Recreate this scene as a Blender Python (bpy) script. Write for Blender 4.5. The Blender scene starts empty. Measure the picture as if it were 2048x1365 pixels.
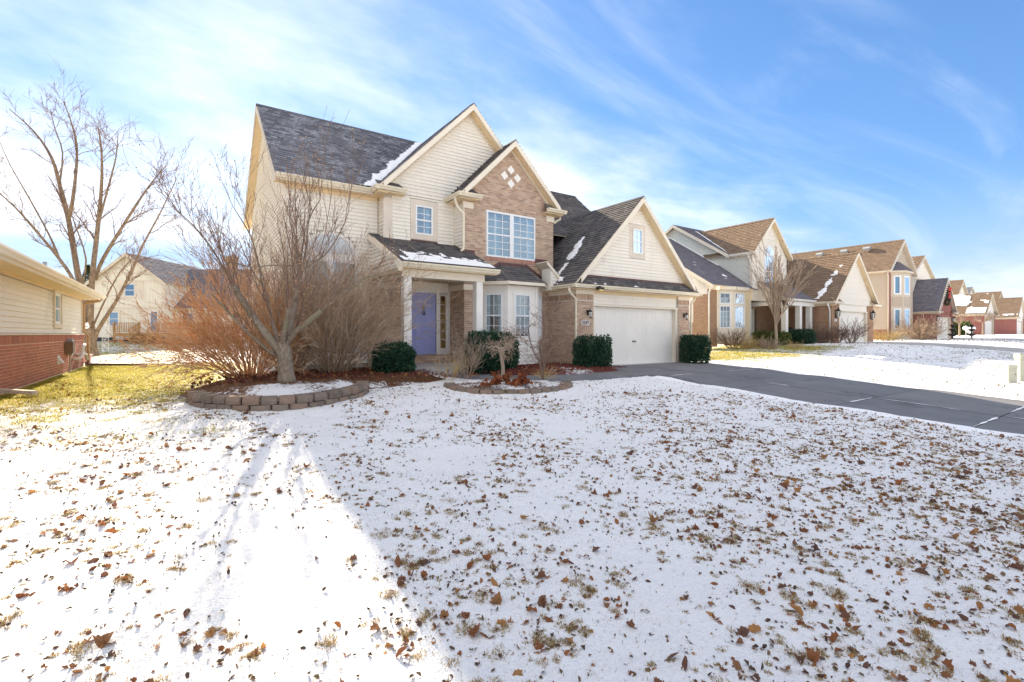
import bpy, math, random
from mathutils import Vector, Matrix, noise
R_ = math.radians
random.seed(7)
S = bpy.context.scene

# ------------------------------------------------------------------ camera
cam_d = bpy.data.cameras.new('camera'); cam = bpy.data.objects.new('camera', cam_d)
S.collection.objects.link(cam); S.camera = cam
YAW = R_(34.53)
cam.location = (0, 0, 1.17); cam.rotation_euler = (R_(90), 0, -YAW)
cam_d.sensor_fit = 'HORIZONTAL'; cam_d.sensor_width = 36; cam_d.lens = 16.96
cam_d.shift_y = -14.5 / 2048; cam_d.clip_start = 0.05; cam_d.clip_end = 3000
FW = Vector((math.sin(YAW), math.cos(YAW), 0)); RT = Vector((math.cos(YAW), -math.sin(YAW), 0))

# ------------------------------------------------------------------ sky, sun, exposure
SKY_K = (4.0, 5.2, 6.6); SKY_GAIN = (0.57, 0.69, 0.85); SKY_SAT = 1.04; CLOUD = (5.0, 4.65, 4.2); FILL_VEIL = (0.36, 0.36, 0.66, (18.0, -27.3, 0.0))
SUN_AZ = math.atan2(0.058, 1.0); SUN_EL = R_(25.6)      # azimuth measured from +Y towards +X
W = bpy.data.worlds.new('World'); S.world = W; W.use_nodes = True
nt = W.node_tree; N = nt.nodes; L = nt.links; N.clear()
def nd(t, **k):
    n = N.new(t)
    for a, b in k.items(): setattr(n, a, b)
    return n
sky = nd('ShaderNodeTexSky', sky_type='NISHITA', sun_disc=False, sun_elevation=SUN_EL, sun_rotation=SUN_AZ,
         air_density=1.0, dust_density=0.15, ozone_density=3.5, altitude=200)
tc = nd('ShaderNodeTexCoord')
sep = nd('ShaderNodeSeparateXYZ'); L.new(tc.outputs['Generated'], sep.inputs[0])
# cirrus: direction projected on a flat layer high above, stretched streaks
mx = nd('ShaderNodeMath', operation='MAXIMUM'); L.new(sep.outputs[2], mx.inputs[0]); mx.inputs[1].default_value = 0.0
ad = nd('ShaderNodeMath', operation='ADD'); L.new(mx.outputs[0], ad.inputs[0]); ad.inputs[1].default_value = 0.12
dv = nd('ShaderNodeVectorMath', operation='DIVIDE'); L.new(tc.outputs['Generated'], dv.inputs[0])
cb = nd('ShaderNodeCombineXYZ')
for i in range(3): L.new(ad.outputs[0], cb.inputs[i])
L.new(cb.outputs[0], dv.inputs[1])
def cirrus(rot, scale, nscale, lo, hi, loc, distort=0.9):
    mp = nd('ShaderNodeMapping'); mp.inputs['Rotation'].default_value = (0, 0, R_(rot)); mp.inputs['Scale'].default_value = scale
    mp.inputs['Location'].default_value = loc
    L.new(dv.outputs[0], mp.inputs[0])
    nz = nd('ShaderNodeTexNoise'); nz.inputs['Scale'].default_value = nscale; nz.inputs['Detail'].default_value = 9
    nz.inputs['Roughness'].default_value = 0.58; nz.inputs['Distortion'].default_value = distort
    L.new(mp.outputs[0], nz.inputs['Vector'])
    r = nd('ShaderNodeMapRange', interpolation_type='SMOOTHSTEP'); r.inputs['From Min'].default_value = lo; r.inputs['From Max'].default_value = hi
    L.new(nz.outputs['Fac'], r.inputs['Value'])
    return r.outputs[0]
c1 = cirrus(28, (0.55, 1.9, 1), 0.75, 0.46, 0.82, (1.3, 0.4, 0))
c2 = cirrus(-20, (0.5, 1.5, 1), 1.5, 0.53, 0.9, (5.1, 2.2, 0), 0.4)
fill_veil = cirrus(10, (0.8, 1.1, 1), FILL_VEIL[0], FILL_VEIL[1], FILL_VEIL[2], FILL_VEIL[3], 0.3)  # added cloud bank, placed bright overhead out of view to fill the shade
mx0 = nd('ShaderNodeMath', operation='MAXIMUM'); L.new(c1, mx0.inputs[0]); L.new(c2, mx0.inputs[1])
cl0 = nd('ShaderNodeMath', operation='MULTIPLY'); L.new(mx0.outputs[0], cl0.inputs[0]); cl0.inputs[1].default_value = 0.24
cl1 = nd('ShaderNodeMath', operation='MULTIPLY'); L.new(fill_veil, cl1.inputs[0]); cl1.inputs[1].default_value = 0.76
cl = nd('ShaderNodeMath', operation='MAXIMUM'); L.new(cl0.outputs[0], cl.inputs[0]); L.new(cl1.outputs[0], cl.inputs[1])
# the glare round the low sun is compressed (x / (1 + x / k)) so the blue survives next to it
def vm(op, a_, b_):
    n = nd('ShaderNodeVectorMath', operation=op)
    for i, q in enumerate((a_, b_)):
        if isinstance(q, tuple): n.inputs[i].default_value = q
        else: L.new(q, n.inputs[i])
    return n.outputs[0]
KS = SKY_K
den = vm('ADD', vm('DIVIDE', sky.outputs[0], KS), (1, 1, 1))
comp = vm('MULTIPLY', vm('DIVIDE', sky.outputs[0], den), SKY_GAIN)
hs = nd('ShaderNodeHueSaturation'); hs.inputs['Saturation'].default_value = SKY_SAT
L.new(comp, hs.inputs['Color'])
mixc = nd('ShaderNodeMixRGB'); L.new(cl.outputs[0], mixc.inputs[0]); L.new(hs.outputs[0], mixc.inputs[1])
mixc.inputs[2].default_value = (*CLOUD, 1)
hz = nd('ShaderNodeMapRange', interpolation_type='SMOOTHSTEP'); hz.inputs['From Min'].default_value = 0.0; hz.inputs['From Max'].default_value = 0.26
hz.inputs['To Min'].default_value = 0.8; hz.inputs['To Max'].default_value = 0.0; L.new(mx.outputs[0], hz.inputs['Value'])
mixh = nd('ShaderNodeMixRGB'); L.new(hz.outputs[0], mixh.inputs[0]); L.new(mixc.outputs[0], mixh.inputs[1]); mixh.inputs[2].default_value = (1.65, 1.95, 2.3, 1)
mixc = mixh
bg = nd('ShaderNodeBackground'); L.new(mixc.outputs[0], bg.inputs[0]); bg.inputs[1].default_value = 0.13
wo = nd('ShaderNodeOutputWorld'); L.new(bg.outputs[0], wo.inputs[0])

sun_d = bpy.data.lights.new('sun', 'SUN'); sun_d.energy = 4.0; sun_d.angle = R_(0.55); sun_d.color = (1.0, 0.86, 0.66)
sun = bpy.data.objects.new('sun', sun_d); S.collection.objects.link(sun)
sdir = Vector((math.sin(SUN_AZ) * math.cos(SUN_EL), math.cos(SUN_AZ) * math.cos(SUN_EL), math.sin(SUN_EL)))
sun.rotation_euler = (-sdir).to_track_quat('-Z', 'Y').to_euler()
sun.location = (0, 40, 40)
vs = S.view_settings
vs.view_transform = 'Standard'; vs.look = 'None'; vs.gamma = 1; vs.use_curve_mapping = False; vs.exposure = 1.75

# ------------------------------------------------------------------ materials
MATS = {}
def nodemat(name, rough=0.8, spec=0.3):
    m = bpy.data.materials.new(name); m.use_nodes = True
    t = m.node_tree; b = t.nodes['Principled BSDF']
    b.inputs['Roughness'].default_value = rough; b.inputs['Specular IOR Level'].default_value = spec
    MATS[name] = m
    return m, t, b
def tn(t, ty, **k):
    n = t.nodes.new(ty)
    for a, v in k.items(): setattr(n, a, v)
    return n
def ramp(t, fac, stops):
    r = tn(t, 'ShaderNodeValToRGB'); e = r.color_ramp.elements
    while len(e) < len(stops): e.new(0.5)
    for i, (p, c) in enumerate(stops): e[i].position = p; e[i].color = (*c, 1)
    t.links.new(fac, r.inputs[0]); return r.outputs[0]
def nz(t, scale, detail=4, rough=0.55, vec=None, dist=0.0):
    n = tn(t, 'ShaderNodeTexNoise'); n.inputs['Scale'].default_value = scale; n.inputs['Detail'].default_value = detail
    n.inputs['Roughness'].default_value = rough; n.inputs['Distortion'].default_value = dist
    if vec is None:
        g = tn(t, 'ShaderNodeNewGeometry'); vec = g.outputs['Position']
    t.links.new(vec, n.inputs['Vector']); return n.outputs['Fac']
def scaled_pos(t, sc):
    g = tn(t, 'ShaderNodeNewGeometry'); m = tn(t, 'ShaderNodeVectorMath', operation='MULTIPLY')
    t.links.new(g.outputs['Position'], m.inputs[0]); m.inputs[1].default_value = sc; return m.outputs[0]
def rnd(t):      # one random value for each loose piece and each object
    g = tn(t, 'ShaderNodeNewGeometry'); o = tn(t, 'ShaderNodeObjectInfo')
    a = tn(t, 'ShaderNodeMath', operation='ADD'); f = tn(t, 'ShaderNodeMath', operation='FRACT')
    t.links.new(g.outputs['Random Per Island'], a.inputs[0]); t.links.new(o.outputs['Random'], a.inputs[1]); t.links.new(a.outputs[0], f.inputs[0])
    return f.outputs[0]
def mixc_(t, fac, a, b, mode='MIX'):
    m = tn(t, 'ShaderNodeMixRGB', blend_type=mode)
    for i, v in enumerate((fac, a, b)):
        if isinstance(v, (int, float)): m.inputs[i].default_value = v if i == 0 else (v, v, v, 1)
        elif isinstance(v, tuple): m.inputs[i].default_value = (*v, 1)
        else: t.links.new(v, m.inputs[i])
    return m.outputs[0]
def bump(t, b, h, strength=0.4, dist=0.01):
    n = tn(t, 'ShaderNodeBump'); n.inputs['Strength'].default_value = strength; n.inputs['Distance'].default_value = dist
    t.links.new(h, n.inputs['Height']); t.links.new(n.outputs[0], b.inputs['Normal'])
def smooth(t, v, lo, hi, inv=False):
    r = tn(t, 'ShaderNodeMapRange', interpolation_type='SMOOTHSTEP'); r.inputs['From Min'].default_value = lo; r.inputs['From Max'].default_value = hi
    if inv: r.inputs['To Min'].default_value = 1; r.inputs['To Max'].default_value = 0
    t.links.new(v, r.inputs['Value']); return r.outputs[0]
def math_(t, op, a, b):
    m = tn(t, 'ShaderNodeMath', operation=op)
    for i, v in enumerate((a, b)):
        if isinstance(v, (int, float)): m.inputs[i].default_value = v
        else: t.links.new(v, m.inputs[i])
    return m.outputs[0]

def plain(name, col, rough=0.7, var=0.12, scale=3.0, spec=0.3, metal=0.0, bumpy=0.0):
    m, t, b = nodemat(name, rough, spec); b.inputs['Metallic'].default_value = metal
    f = nz(t, scale, 5)
    lo = tuple(c * (1 - var) for c in col); hi = tuple(min(1, c * (1 + var)) for c in col)
    t.links.new(ramp(t, f, [(0.3, lo), (0.7, hi)]), b.inputs['Base Color'])
    if bumpy: bump(t, b, nz(t, scale * 18, 4), bumpy, 0.004)
    return m
def siding_mat(name, col, stain=(0.36, 0.37, 0.29), amount=0.55):
    m, t, b = nodemat(name, 0.55, 0.35)
    base = mixc_(t, rnd(t), tuple(c * 0.955 for c in col), col)
    f = nz(t, 0.9, 6, 0.62, scaled_pos(t, (0.9, 0.9, 0.55)))
    st = smooth(t, f, 0.55, 0.78)
    f2 = nz(t, 14, 3)
    s2 = math_(t, 'MULTIPLY', st, math_(t, 'MULTIPLY', smooth(t, f2, 0.3, 0.7), amount))
    base = mixc_(t, s2, base, stain)
    streak = nz(t, 1.0, 5, 0.6, scaled_pos(t, (9, 9, 0.8)))
    base = mixc_(t, math_(t, 'MULTIPLY', smooth(t, streak, 0.5, 0.8), 0.16), base, (0.45, 0.41, 0.33))
    t.links.new(base, b.inputs['Base Color'])
    bump(t, b, nz(t, 1.0, 3, 0.6, scaled_pos(t, (3, 3, 90))), 0.12, 0.003)
    return m
def brick_mat(name, cols, stain=0.25):
    m, t, b = nodemat(name, 0.9, 0.15)
    n = len(cols); c = ramp(t, rnd(t), [(i / (n - 1), k) for i, k in enumerate(cols)])
    c = mixc_(t, math_(t, 'MULTIPLY', nz(t, 26, 5), 0.45), c, (0.55, 0.47, 0.41))
    c = mixc_(t, math_(t, 'MULTIPLY', smooth(t, nz(t, 1.3, 5), 0.5, 0.8), stain), c, (0.22, 0.17, 0.14))
    t.links.new(c, b.inputs['Base Color']); bump(t, b, nz(t, 60, 4), 0.6, 0.006)
    return m
def brick_tex_mat(name, c1, c2, mortar, u='x'):
    m, t, b = nodemat(name, 0.9, 0.15)
    g = tn(t, 'ShaderNodeNewGeometry'); s = tn(t, 'ShaderNodeSeparateXYZ'); t.links.new(g.outputs['Position'], s.inputs[0])
    cx = tn(t, 'ShaderNodeCombineXYZ'); t.links.new(math_(t, 'ADD', s.outputs[0], s.outputs[1]), cx.inputs[0]); t.links.new(s.outputs[2], cx.inputs[1])
    bt = tn(t, 'ShaderNodeTexBrick'); t.links.new(cx.outputs[0], bt.inputs['Vector'])
    bt.inputs['Color1'].default_value = (*c1, 1); bt.inputs['Color2'].default_value = (*c2, 1); bt.inputs['Mortar'].default_value = (*mortar, 1)
    bt.inputs['Scale'].default_value = 1; bt.inputs['Brick Width'].default_value = 0.2; bt.inputs['Row Height'].default_value = 0.072; bt.inputs['Mortar Size'].default_value = 0.006
    c = mixc_(t, math_(t, 'MULTIPLY', nz(t, 2.2, 5), 0.35), bt.outputs['Color'], tuple(k * 1.5 for k in c1))
    t.links.new(c, b.inputs['Base Color']); bump(t, b, bt.outputs['Fac'], -0.5, 0.008)
    return m
def shingle_mat(name, cols, frost=0.0, rough=0.95):
    m, t, b = nodemat(name, rough, 0.1)
    n = len(cols); c = ramp(t, rnd(t), [(i / (n - 1), k) for i, k in enumerate(cols)])
    c = mixc_(t, math_(t, 'MULTIPLY', nz(t, 120, 2), 0.4), c, tuple(min(1, k * 2.2) for k in cols[-1]))
    if frost:
        f = smooth(t, nz(t, 1.1, 6, 0.65, scaled_pos(t, (1.0, 0.5, 0.5))), 0.36, 0.66)
        f = math_(t, 'MULTIPLY', f, math_(t, 'MULTIPLY', smooth(t, nz(t, 16, 4, 0.6), 0.3, 0.75), frost))
        f = math_(t, 'MULTIPLY', f, smooth(t, rnd(t), 0.15, 0.75))
        c = mixc_(t, f, c, (0.56, 0.58, 0.62))
    t.links.new(c, b.inputs['Base Color']); bump(t, b, nz(t, 160, 3), 0.5, 0.004)
    return m

siding_mat('siding', (0.88, 0.82, 0.715), amount=0.75); siding_mat('siding_cool', (0.70, 0.71, 0.64), amount=0.35)
siding_mat('siding_tan', (0.55, 0.45, 0.34), amount=0.2); siding_mat('siding_back', (0.80, 0.74, 0.62), amount=0.2)
plain('sheathing', (0.5, 0.46, 0.38), 0.9); plain('trim', (0.66, 0.57, 0.44), 0.6, 0.08, 1.5); plain('trim_light', (0.82, 0.73, 0.59), 0.55, 0.05, 1.2)
plain('trim_taupe', (0.72, 0.63, 0.52), 0.7, 0.09, 2.0); plain('white_paint', (0.87, 0.83, 0.76), 0.5, 0.05, 1.5); plain('white_vinyl', (0.85, 0.85, 0.84), 0.4, 0.03, 2)
plain('gutter', (0.78, 0.69, 0.52), 0.4, 0.1, 2.2, 0.4); plain('soffit', (0.78, 0.61, 0.38), 0.6, 0.06, 1.5); plain('flashing', (0.13, 0.055, 0.055), 0.5, 0.2, 4)  # soffit orange has the warm light reflected under the eaves painted in
brick_mat('brick', [(0.36, 0.195, 0.11), (0.54, 0.345, 0.205), (0.29, 0.16, 0.095), (0.63, 0.455, 0.305), (0.45, 0.27, 0.16), (0.57, 0.40, 0.26)])
brick_mat('brick_orange', [(0.42, 0.16, 0.10), (0.5, 0.22, 0.14), (0.38, 0.14, 0.09)])
brick_mat('brick_red', [(0.42, 0.085, 0.045), (0.50, 0.125, 0.07), (0.33, 0.065, 0.04), (0.52, 0.17, 0.10)], 0.25)
plain('mortar', (0.62, 0.55, 0.48), 0.95, 0.15, 20); plain('mortar_pink', (0.74, 0.58, 0.48), 0.95, 0.15, 20)
brick_tex_mat('brick_far_brown', (0.28, 0.15, 0.085), (0.40, 0.24, 0.14), (0.5, 0.42, 0.32))
brick_tex_mat('brick_far_red', (0.24, 0.075, 0.06), (0.34, 0.12, 0.095), (0.42, 0.3, 0.26))
shingle_mat('shingle', [(0.07, 0.067, 0.07), (0.15, 0.138, 0.13), (0.095, 0.09, 0.09), (0.20, 0.182, 0.165), (0.08, 0.076, 0.08)], 0.0)
shingle_mat('shingle_frost', [(0.065, 0.068, 0.085), (0.13, 0.133, 0.152), (0.09, 0.093, 0.112), (0.18, 0.182, 0.2)], 0.9)
shingle_mat('shingle_sun_brown', [(0.12, 0.085, 0.06), (0.18, 0.125, 0.085), (0.145, 0.10, 0.07), (0.22, 0.16, 0.115)])  # for sunlit slopes, warmth of the sun put into the brown
shingle_mat('shingle_shade_navy', [(0.085, 0.082, 0.11), (0.15, 0.145, 0.165), (0.11, 0.105, 0.13), (0.19, 0.18, 0.19)])  # for shaded slopes, bluish shade put into the shingle colour
plain('door_blue', (0.36, 0.39, 0.70), 0.45, 0.05, 2, 0.4); plain('garage_white', (0.88, 0.83, 0.75), 0.5, 0.04, 1.2)
plain('black_metal', (0.02, 0.02, 0.022), 0.4, 0.2, 6); plain('brass', (0.6, 0.42, 0.14), 0.35, 0.1, 5, 0.5, 1.0); plain('galv', (0.42, 0.44, 0.45), 0.5, 0.12, 6, 0.5, 0.3)
plain('frosted_lamp', (0.75, 0.72, 0.65), 0.25, 0.05); plain('plaque', (0.68, 0.62, 0.58), 0.6, 0.08, 6); plain('ink', (0.06, 0.05, 0.05), 0.6)
plain('concrete', (0.42, 0.40, 0.38), 0.9, 0.15, 3, 0.2, 0, 0.3); plain('room_dark', (0.05, 0.055, 0.06), 0.9); plain('room_wall', (0.32, 0.25, 0.17), 0.9)
plain('curtain', (0.62, 0.66, 0.68), 0.9, 0.1, 6); plain('curtain_blue', (0.30, 0.42, 0.48), 0.9, 0.15, 6); plain('blind', (0.62, 0.57, 0.5), 0.8, 0.05, 3)
plain('pvc', (0.72, 0.70, 0.66), 0.4, 0.06); plain('pink_plastic', (0.62, 0.30, 0.30), 0.5); plain('brown_plastic', (0.20, 0.13, 0.09), 0.5); plain('downspout_tan', (0.50, 0.33, 0.19), 0.45, 0.1, 3)
plain('pedestal', (0.50, 0.49, 0.38), 0.5, 0.07, 3, 0.4); plain('wood', (0.44, 0.26, 0.12), 0.8, 0.2, 5); plain('red_ribbon', (0.7, 0.03, 0.02), 0.5); plain('bulb', (0.8, 0.8, 0.78), 0.3)
def block_mat():
    m, t, b = nodemat('block', 0.95, 0.1)
    c = ramp(t, rnd(t), [(0, (0.16, 0.13, 0.105)), (0.4, (0.25, 0.20, 0.16)), (0.7, (0.28, 0.19, 0.14)), (1, (0.20, 0.175, 0.15))])
    c = mixc_(t, math_(t, 'MULTIPLY', smooth(t, nz(t, 9, 6), 0.45, 0.75), 0.55), c, (0.34, 0.27, 0.2))
    c = mixc_(t, math_(t, 'MULTIPLY', smooth(t, nz(t, 2.6, 4), 0.62, 0.75), 0.6), c, (0.12, 0.13, 0.03))
    t.links.new(c, b.inputs['Base Color']); bump(t, b, nz(t, 38, 6, 0.65), 0.9, 0.02)
block_mat()
def bark_mat(name, c1, c2, sc=18, moss=None):
    m, t, b = nodemat(name, 0.95, 0.1)
    f = nz(t, 1, 6, 0.6, scaled_pos(t, (sc, sc, sc * 0.55)))
    c = ramp(t, f, [(0.3, c1), (0.68, c2)])
    if moss: c = mixc_(t, smooth(t, nz(t, 3.5, 4), 0.5, 0.7), c, moss)
    t.links.new(c, b.inputs['Base Color']); bump(t, b, nz(t, 1, 5, 0.6, scaled_pos(t, (sc * 3, sc * 3, sc))), 0.8, 0.015)
bark_mat('bark_pear', (0.15, 0.115, 0.085), (0.34, 0.275, 0.21), 22, (0.24, 0.22, 0.14))
bark_mat('bark_maple', (0.13, 0.09, 0.06), (0.34, 0.25, 0.17), 9)
bark_mat('bark_light', (0.30, 0.22, 0.16), (0.45, 0.36, 0.27), 16)
def twig_mat(name, a, b_):
    m, t, b = nodemat(name, 0.85, 0.15); t.links.new(mixc_(t, rnd(t), a, b_), b.inputs['Base Color'])
twig_mat('twig', (0.14, 0.085, 0.065), (0.28, 0.19, 0.14)); twig_mat('twig_red_lit', (0.44, 0.21, 0.10), (0.68, 0.45, 0.25)); twig_mat('twig_grey', (0.32, 0.22, 0.145), (0.54, 0.41, 0.29))  # red twigs brightened towards orange, sunlight on the left shrub put into the colour
twig_mat('twig_pale', (0.32, 0.23, 0.17), (0.45, 0.35, 0.26)); twig_mat('straw', (0.42, 0.28, 0.11), (0.55, 0.42, 0.2))
def leaf_mat(name, cols, rough=0.6, trans=0.0):
    m, t, b = nodemat(name, rough, 0.25); n = len(cols)
    c = ramp(t, rnd(t), [(i / (n - 1), k) for i, k in enumerate(cols)])
    c = mixc_(t, math_(t, 'MULTIPLY', nz(t, 60, 3), 0.35), c, tuple(k * 0.4 for k in cols[0]))
    t.links.new(c, b.inputs['Base Color'])
    if trans:
        tr = tn(t, 'ShaderNodeBsdfTranslucent'); t.links.new(c, tr.inputs[0]); mx = tn(t, 'ShaderNodeMixShader'); mx.inputs[0].default_value = trans
        t.links.new(b.outputs[0], mx.inputs[1]); t.links.new(tr.outputs[0], mx.inputs[2]); t.links.new(mx.outputs[0], t.nodes['Material Output'].inputs[0])
leaf_mat('yew', [(0.014, 0.045, 0.03), (0.04, 0.10, 0.055), (0.025, 0.07, 0.04), (0.08, 0.155, 0.07)], 0.5)
leaf_mat('hedge_leaf', [(0.06, 0.09, 0.02), (0.13, 0.14, 0.03), (0.09, 0.12, 0.03)], 0.6)
leaf_mat('dead_leaf', [(0.19, 0.07, 0.035), (0.38, 0.15, 0.055), (0.27, 0.115, 0.055), (0.16, 0.085, 0.065), (0.52, 0.26, 0.09), (0.11, 0.065, 0.06)], 0.7, 0.3)
leaf_mat('oak_leaf', [(0.22, 0.06, 0.025), (0.34, 0.11, 0.045), (0.26, 0.08, 0.03)], 0.7, 0.25)
leaf_mat('grass_dry', [(0.42, 0.27, 0.11), (0.60, 0.44, 0.20), (0.30, 0.20, 0.09), (0.52, 0.37, 0.16), (0.24, 0.21, 0.08)], 0.8, 0.45)
leaf_mat('grass_live', [(0.32, 0.33, 0.04), (0.52, 0.42, 0.08), (0.40, 0.38, 0.05), (0.58, 0.46, 0.14)], 0.8, 0.55)
leaf_mat('speck', [(0.07, 0.045, 0.035), (0.15, 0.09, 0.06), (0.22, 0.16, 0.08), (0.10, 0.07, 0.06)], 0.9)
leaf_mat('mulch_chip', [(0.20, 0.05, 0.04), (0.28, 0.08, 0.06), (0.14, 0.045, 0.04)], 0.9)

def glass_mat(name, tint, base, k=0.32):
    m, t, b = nodemat(name, 0.02)
    gl = tn(t, 'ShaderNodeBsdfGlossy'); gl.inputs['Color'].default_value = (*tint, 1); gl.inputs['Roughness'].default_value = 0.015
    tr = tn(t, 'ShaderNodeBsdfTransparent'); tr.inputs[0].default_value = (*base, 1)
    fr = tn(t, 'ShaderNodeFresnel'); fr.inputs[0].default_value = 1.5
    fa = math_(t, 'MINIMUM', math_(t, 'ADD', fr.outputs[0], k), 1.0)
    g2 = tn(t, 'ShaderNodeNewGeometry')
    mx = tn(t, 'ShaderNodeMixShader'); t.links.new(fa, mx.inputs[0]); t.links.new(tr.outputs[0], mx.inputs[1]); t.links.new(gl.outputs[0], mx.inputs[2])
    t.links.new(mx.outputs[0], t.nodes['Material Output'].inputs[0])
    nn = nz(t, 1.3, 2); bp = tn(t, 'ShaderNodeBump'); bp.inputs['Strength'].default_value = 0.08; bp.inputs['Distance'].default_value = 0.05
    t.links.new(nn, bp.inputs['Height']); t.links.new(bp.outputs[0], gl.inputs['Normal'])
glass_mat('glass', (0.62, 0.80, 0.97), (0.75, 0.88, 0.95), 0.13); glass_mat('glass_soft', (0.9, 0.95, 1.0), (0.92, 0.95, 0.95), 0.07); glass_mat('glass_amber', (0.9, 0.9, 0.9), (0.95, 0.85, 0.6), 0.12)

def snow_col(t):
    return mixc_(t, nz(t, 5, 4), (0.90, 0.895, 0.885), (0.94, 0.935, 0.925))
def snow_mat():
    m, t, b = nodemat('snow', 0.65, 0.3)
    t.links.new(snow_col(t), b.inputs['Base Color']); bump(t, b, nz(t, 30, 5, 0.65), 0.5, 0.02)
snow_mat()
def ground_mat():
    m, t, b = nodemat('snowy_lawn', 0.75, 0.2)
    at = tn(t, 'ShaderNodeAttribute', attribute_name='melt')
    n1 = nz(t, 2.2, 7, 0.62); n2 = nz(t, 14, 6, 0.68); n3 = nz(t, 70, 3, 0.6)
    s = math_(t, 'ADD', math_(t, 'MULTIPLY', n1, 0.42), math_(t, 'ADD', math_(t, 'MULTIPLY', n2, 0.38), math_(t, 'MULTIPLY', n3, 0.2)))
    d = math_(t, 'SUBTRACT', math_(t, 'ADD', at.outputs['Fac'], 0.0), s)
    f = smooth(t, d, -0.035, 0.06)
    g = ramp(t, nz(t, 9, 6, 0.7), [(0.25, (0.22, 0.19, 0.02)), (0.5, (0.40, 0.32, 0.04)), (0.75, (0.52, 0.40, 0.12))])
    g = mixc_(t, math_(t, 'MULTIPLY', smooth(t, nz(t, 0.55, 3), 0.45, 0.62), 0.6), g, (0.30, 0.34, 0.025))
    t.links.new(mixc_(t, f, snow_col(t), g), b.inputs['Base Color'])
    h = math_(t, 'SUBTRACT', math_(t, 'ADD', math_(t, 'MULTIPLY', nz(t, 22, 6, 0.66), 1.0), math_(t, 'MULTIPLY', nz(t, 90, 3), 0.3)), math_(t, 'MULTIPLY', f, 0.6))
    bump(t, b, h, 0.9, 0.045)
ground_mat()
def mulch_mat():
    m, t, b = nodemat('mulch', 0.95, 0.1)
    c = ramp(t, nz(t, 24, 6, 0.7), [(0.3, (0.07, 0.03, 0.025)), (0.55, (0.20, 0.065, 0.05)), (0.75, (0.27, 0.12, 0.085))])
    at = tn(t, 'ShaderNodeAttribute', attribute_name='melt')
    s = math_(t, 'ADD', math_(t, 'MULTIPLY', nz(t, 1.6, 5, 0.6), 0.5), math_(t, 'MULTIPLY', nz(t, 16, 5, 0.7), 0.5))
    f = smooth(t, math_(t, 'SUBTRACT', s, at.outputs['Fac']), -0.03, 0.05)
    t.links.new(mixc_(t, f, c, (0.87, 0.89, 0.91)), b.inputs['Base Color']); bump(t, b, nz(t, 45, 5, 0.7), 1.0, 0.04)
mulch_mat()
def litter_mat():
    m, t, b = nodemat('leaf_soil', 0.95, 0.1)
    c = ramp(t, nz(t, 30, 6, 0.7), [(0.3, (0.06, 0.032, 0.02)), (0.55, (0.17, 0.085, 0.045)), (0.75, (0.27, 0.16, 0.09))])
    at = tn(t, 'ShaderNodeAttribute', attribute_name='melt')
    s = math_(t, 'ADD', math_(t, 'MULTIPLY', nz(t, 1.6, 5, 0.6), 0.5), math_(t, 'MULTIPLY', nz(t, 16, 5, 0.7), 0.5))
    f = smooth(t, math_(t, 'SUBTRACT', s, at.outputs['Fac']), -0.03, 0.05)
    t.links.new(mixc_(t, f, c, (0.9, 0.895, 0.885)), b.inputs['Base Color']); bump(t, b, nz(t, 45, 5, 0.7), 1.0, 0.04)
litter_mat()
def drive_mat():
    m, t, b = nodemat('driveway_concrete', 0.85, 0.25)
    c = ramp(t, nz(t, 1.4, 6, 0.6), [(0.3, (0.115, 0.12, 0.135)), (0.7, (0.185, 0.19, 0.205))])
    c = mixc_(t, math_(t, 'MULTIPLY', rnd(t), 0.4), c, (0.22, 0.21, 0.205))
    c = mixc_(t, math_(t, 'MULTIPLY', nz(t, 180, 2), 0.35), c, (0.22, 0.22, 0.22))
    c = mixc_(t, math_(t, 'MULTIPLY', smooth(t, nz(t, 0.8, 5, 0.65), 0.54, 0.70), 0.6), c, (0.07, 0.07, 0.078))
    vo = tn(t, 'ShaderNodeTexVoronoi', feature='DISTANCE_TO_EDGE'); vo.inputs['Scale'].default_value = 0.42
    g = tn(t, 'ShaderNodeNewGeometry'); wv = tn(t, 'ShaderNodeVectorMath', operation='ADD'); nn_ = tn(t, 'ShaderNodeTexNoise'); nn_.inputs['Scale'].default_value = 3; nn_.inputs['Detail'].default_value = 6
    t.links.new(g.outputs['Position'], nn_.inputs['Vector']); sc = tn(t, 'ShaderNodeVectorMath', operation='SCALE'); sc.inputs['Scale'].default_value = 0.6; t.links.new(nn_.outputs['Color'], sc.inputs[0])
    t.links.new(g.outputs['Position'], wv.inputs[0]); t.links.new(sc.outputs[0], wv.inputs[1]); t.links.new(wv.outputs[0], vo.inputs['Vector'])
    crack = math_(t, 'MULTIPLY', smooth(t, vo.outputs['Distance'], 0.0, 0.006, True), smooth(t, nz(t, 0.5, 2), 0.42, 0.6))
    c = mixc_(t, math_(t, 'MULTIPLY', crack, 0.8), c, (0.03, 0.03, 0.03))
    c = mixc_(t, math_(t, 'MULTIPLY', smooth(t, nz(t, 3.5, 5, 0.7, scaled_pos(t, (1, 0.18, 1))), 0.56, 0.74), 0.35), c, (0.30, 0.30, 0.31))
    t.links.new(c, b.inputs['Base Color']); bump(t, b, nz(t, 220, 3), 0.35, 0.004)
drive_mat()

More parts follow.
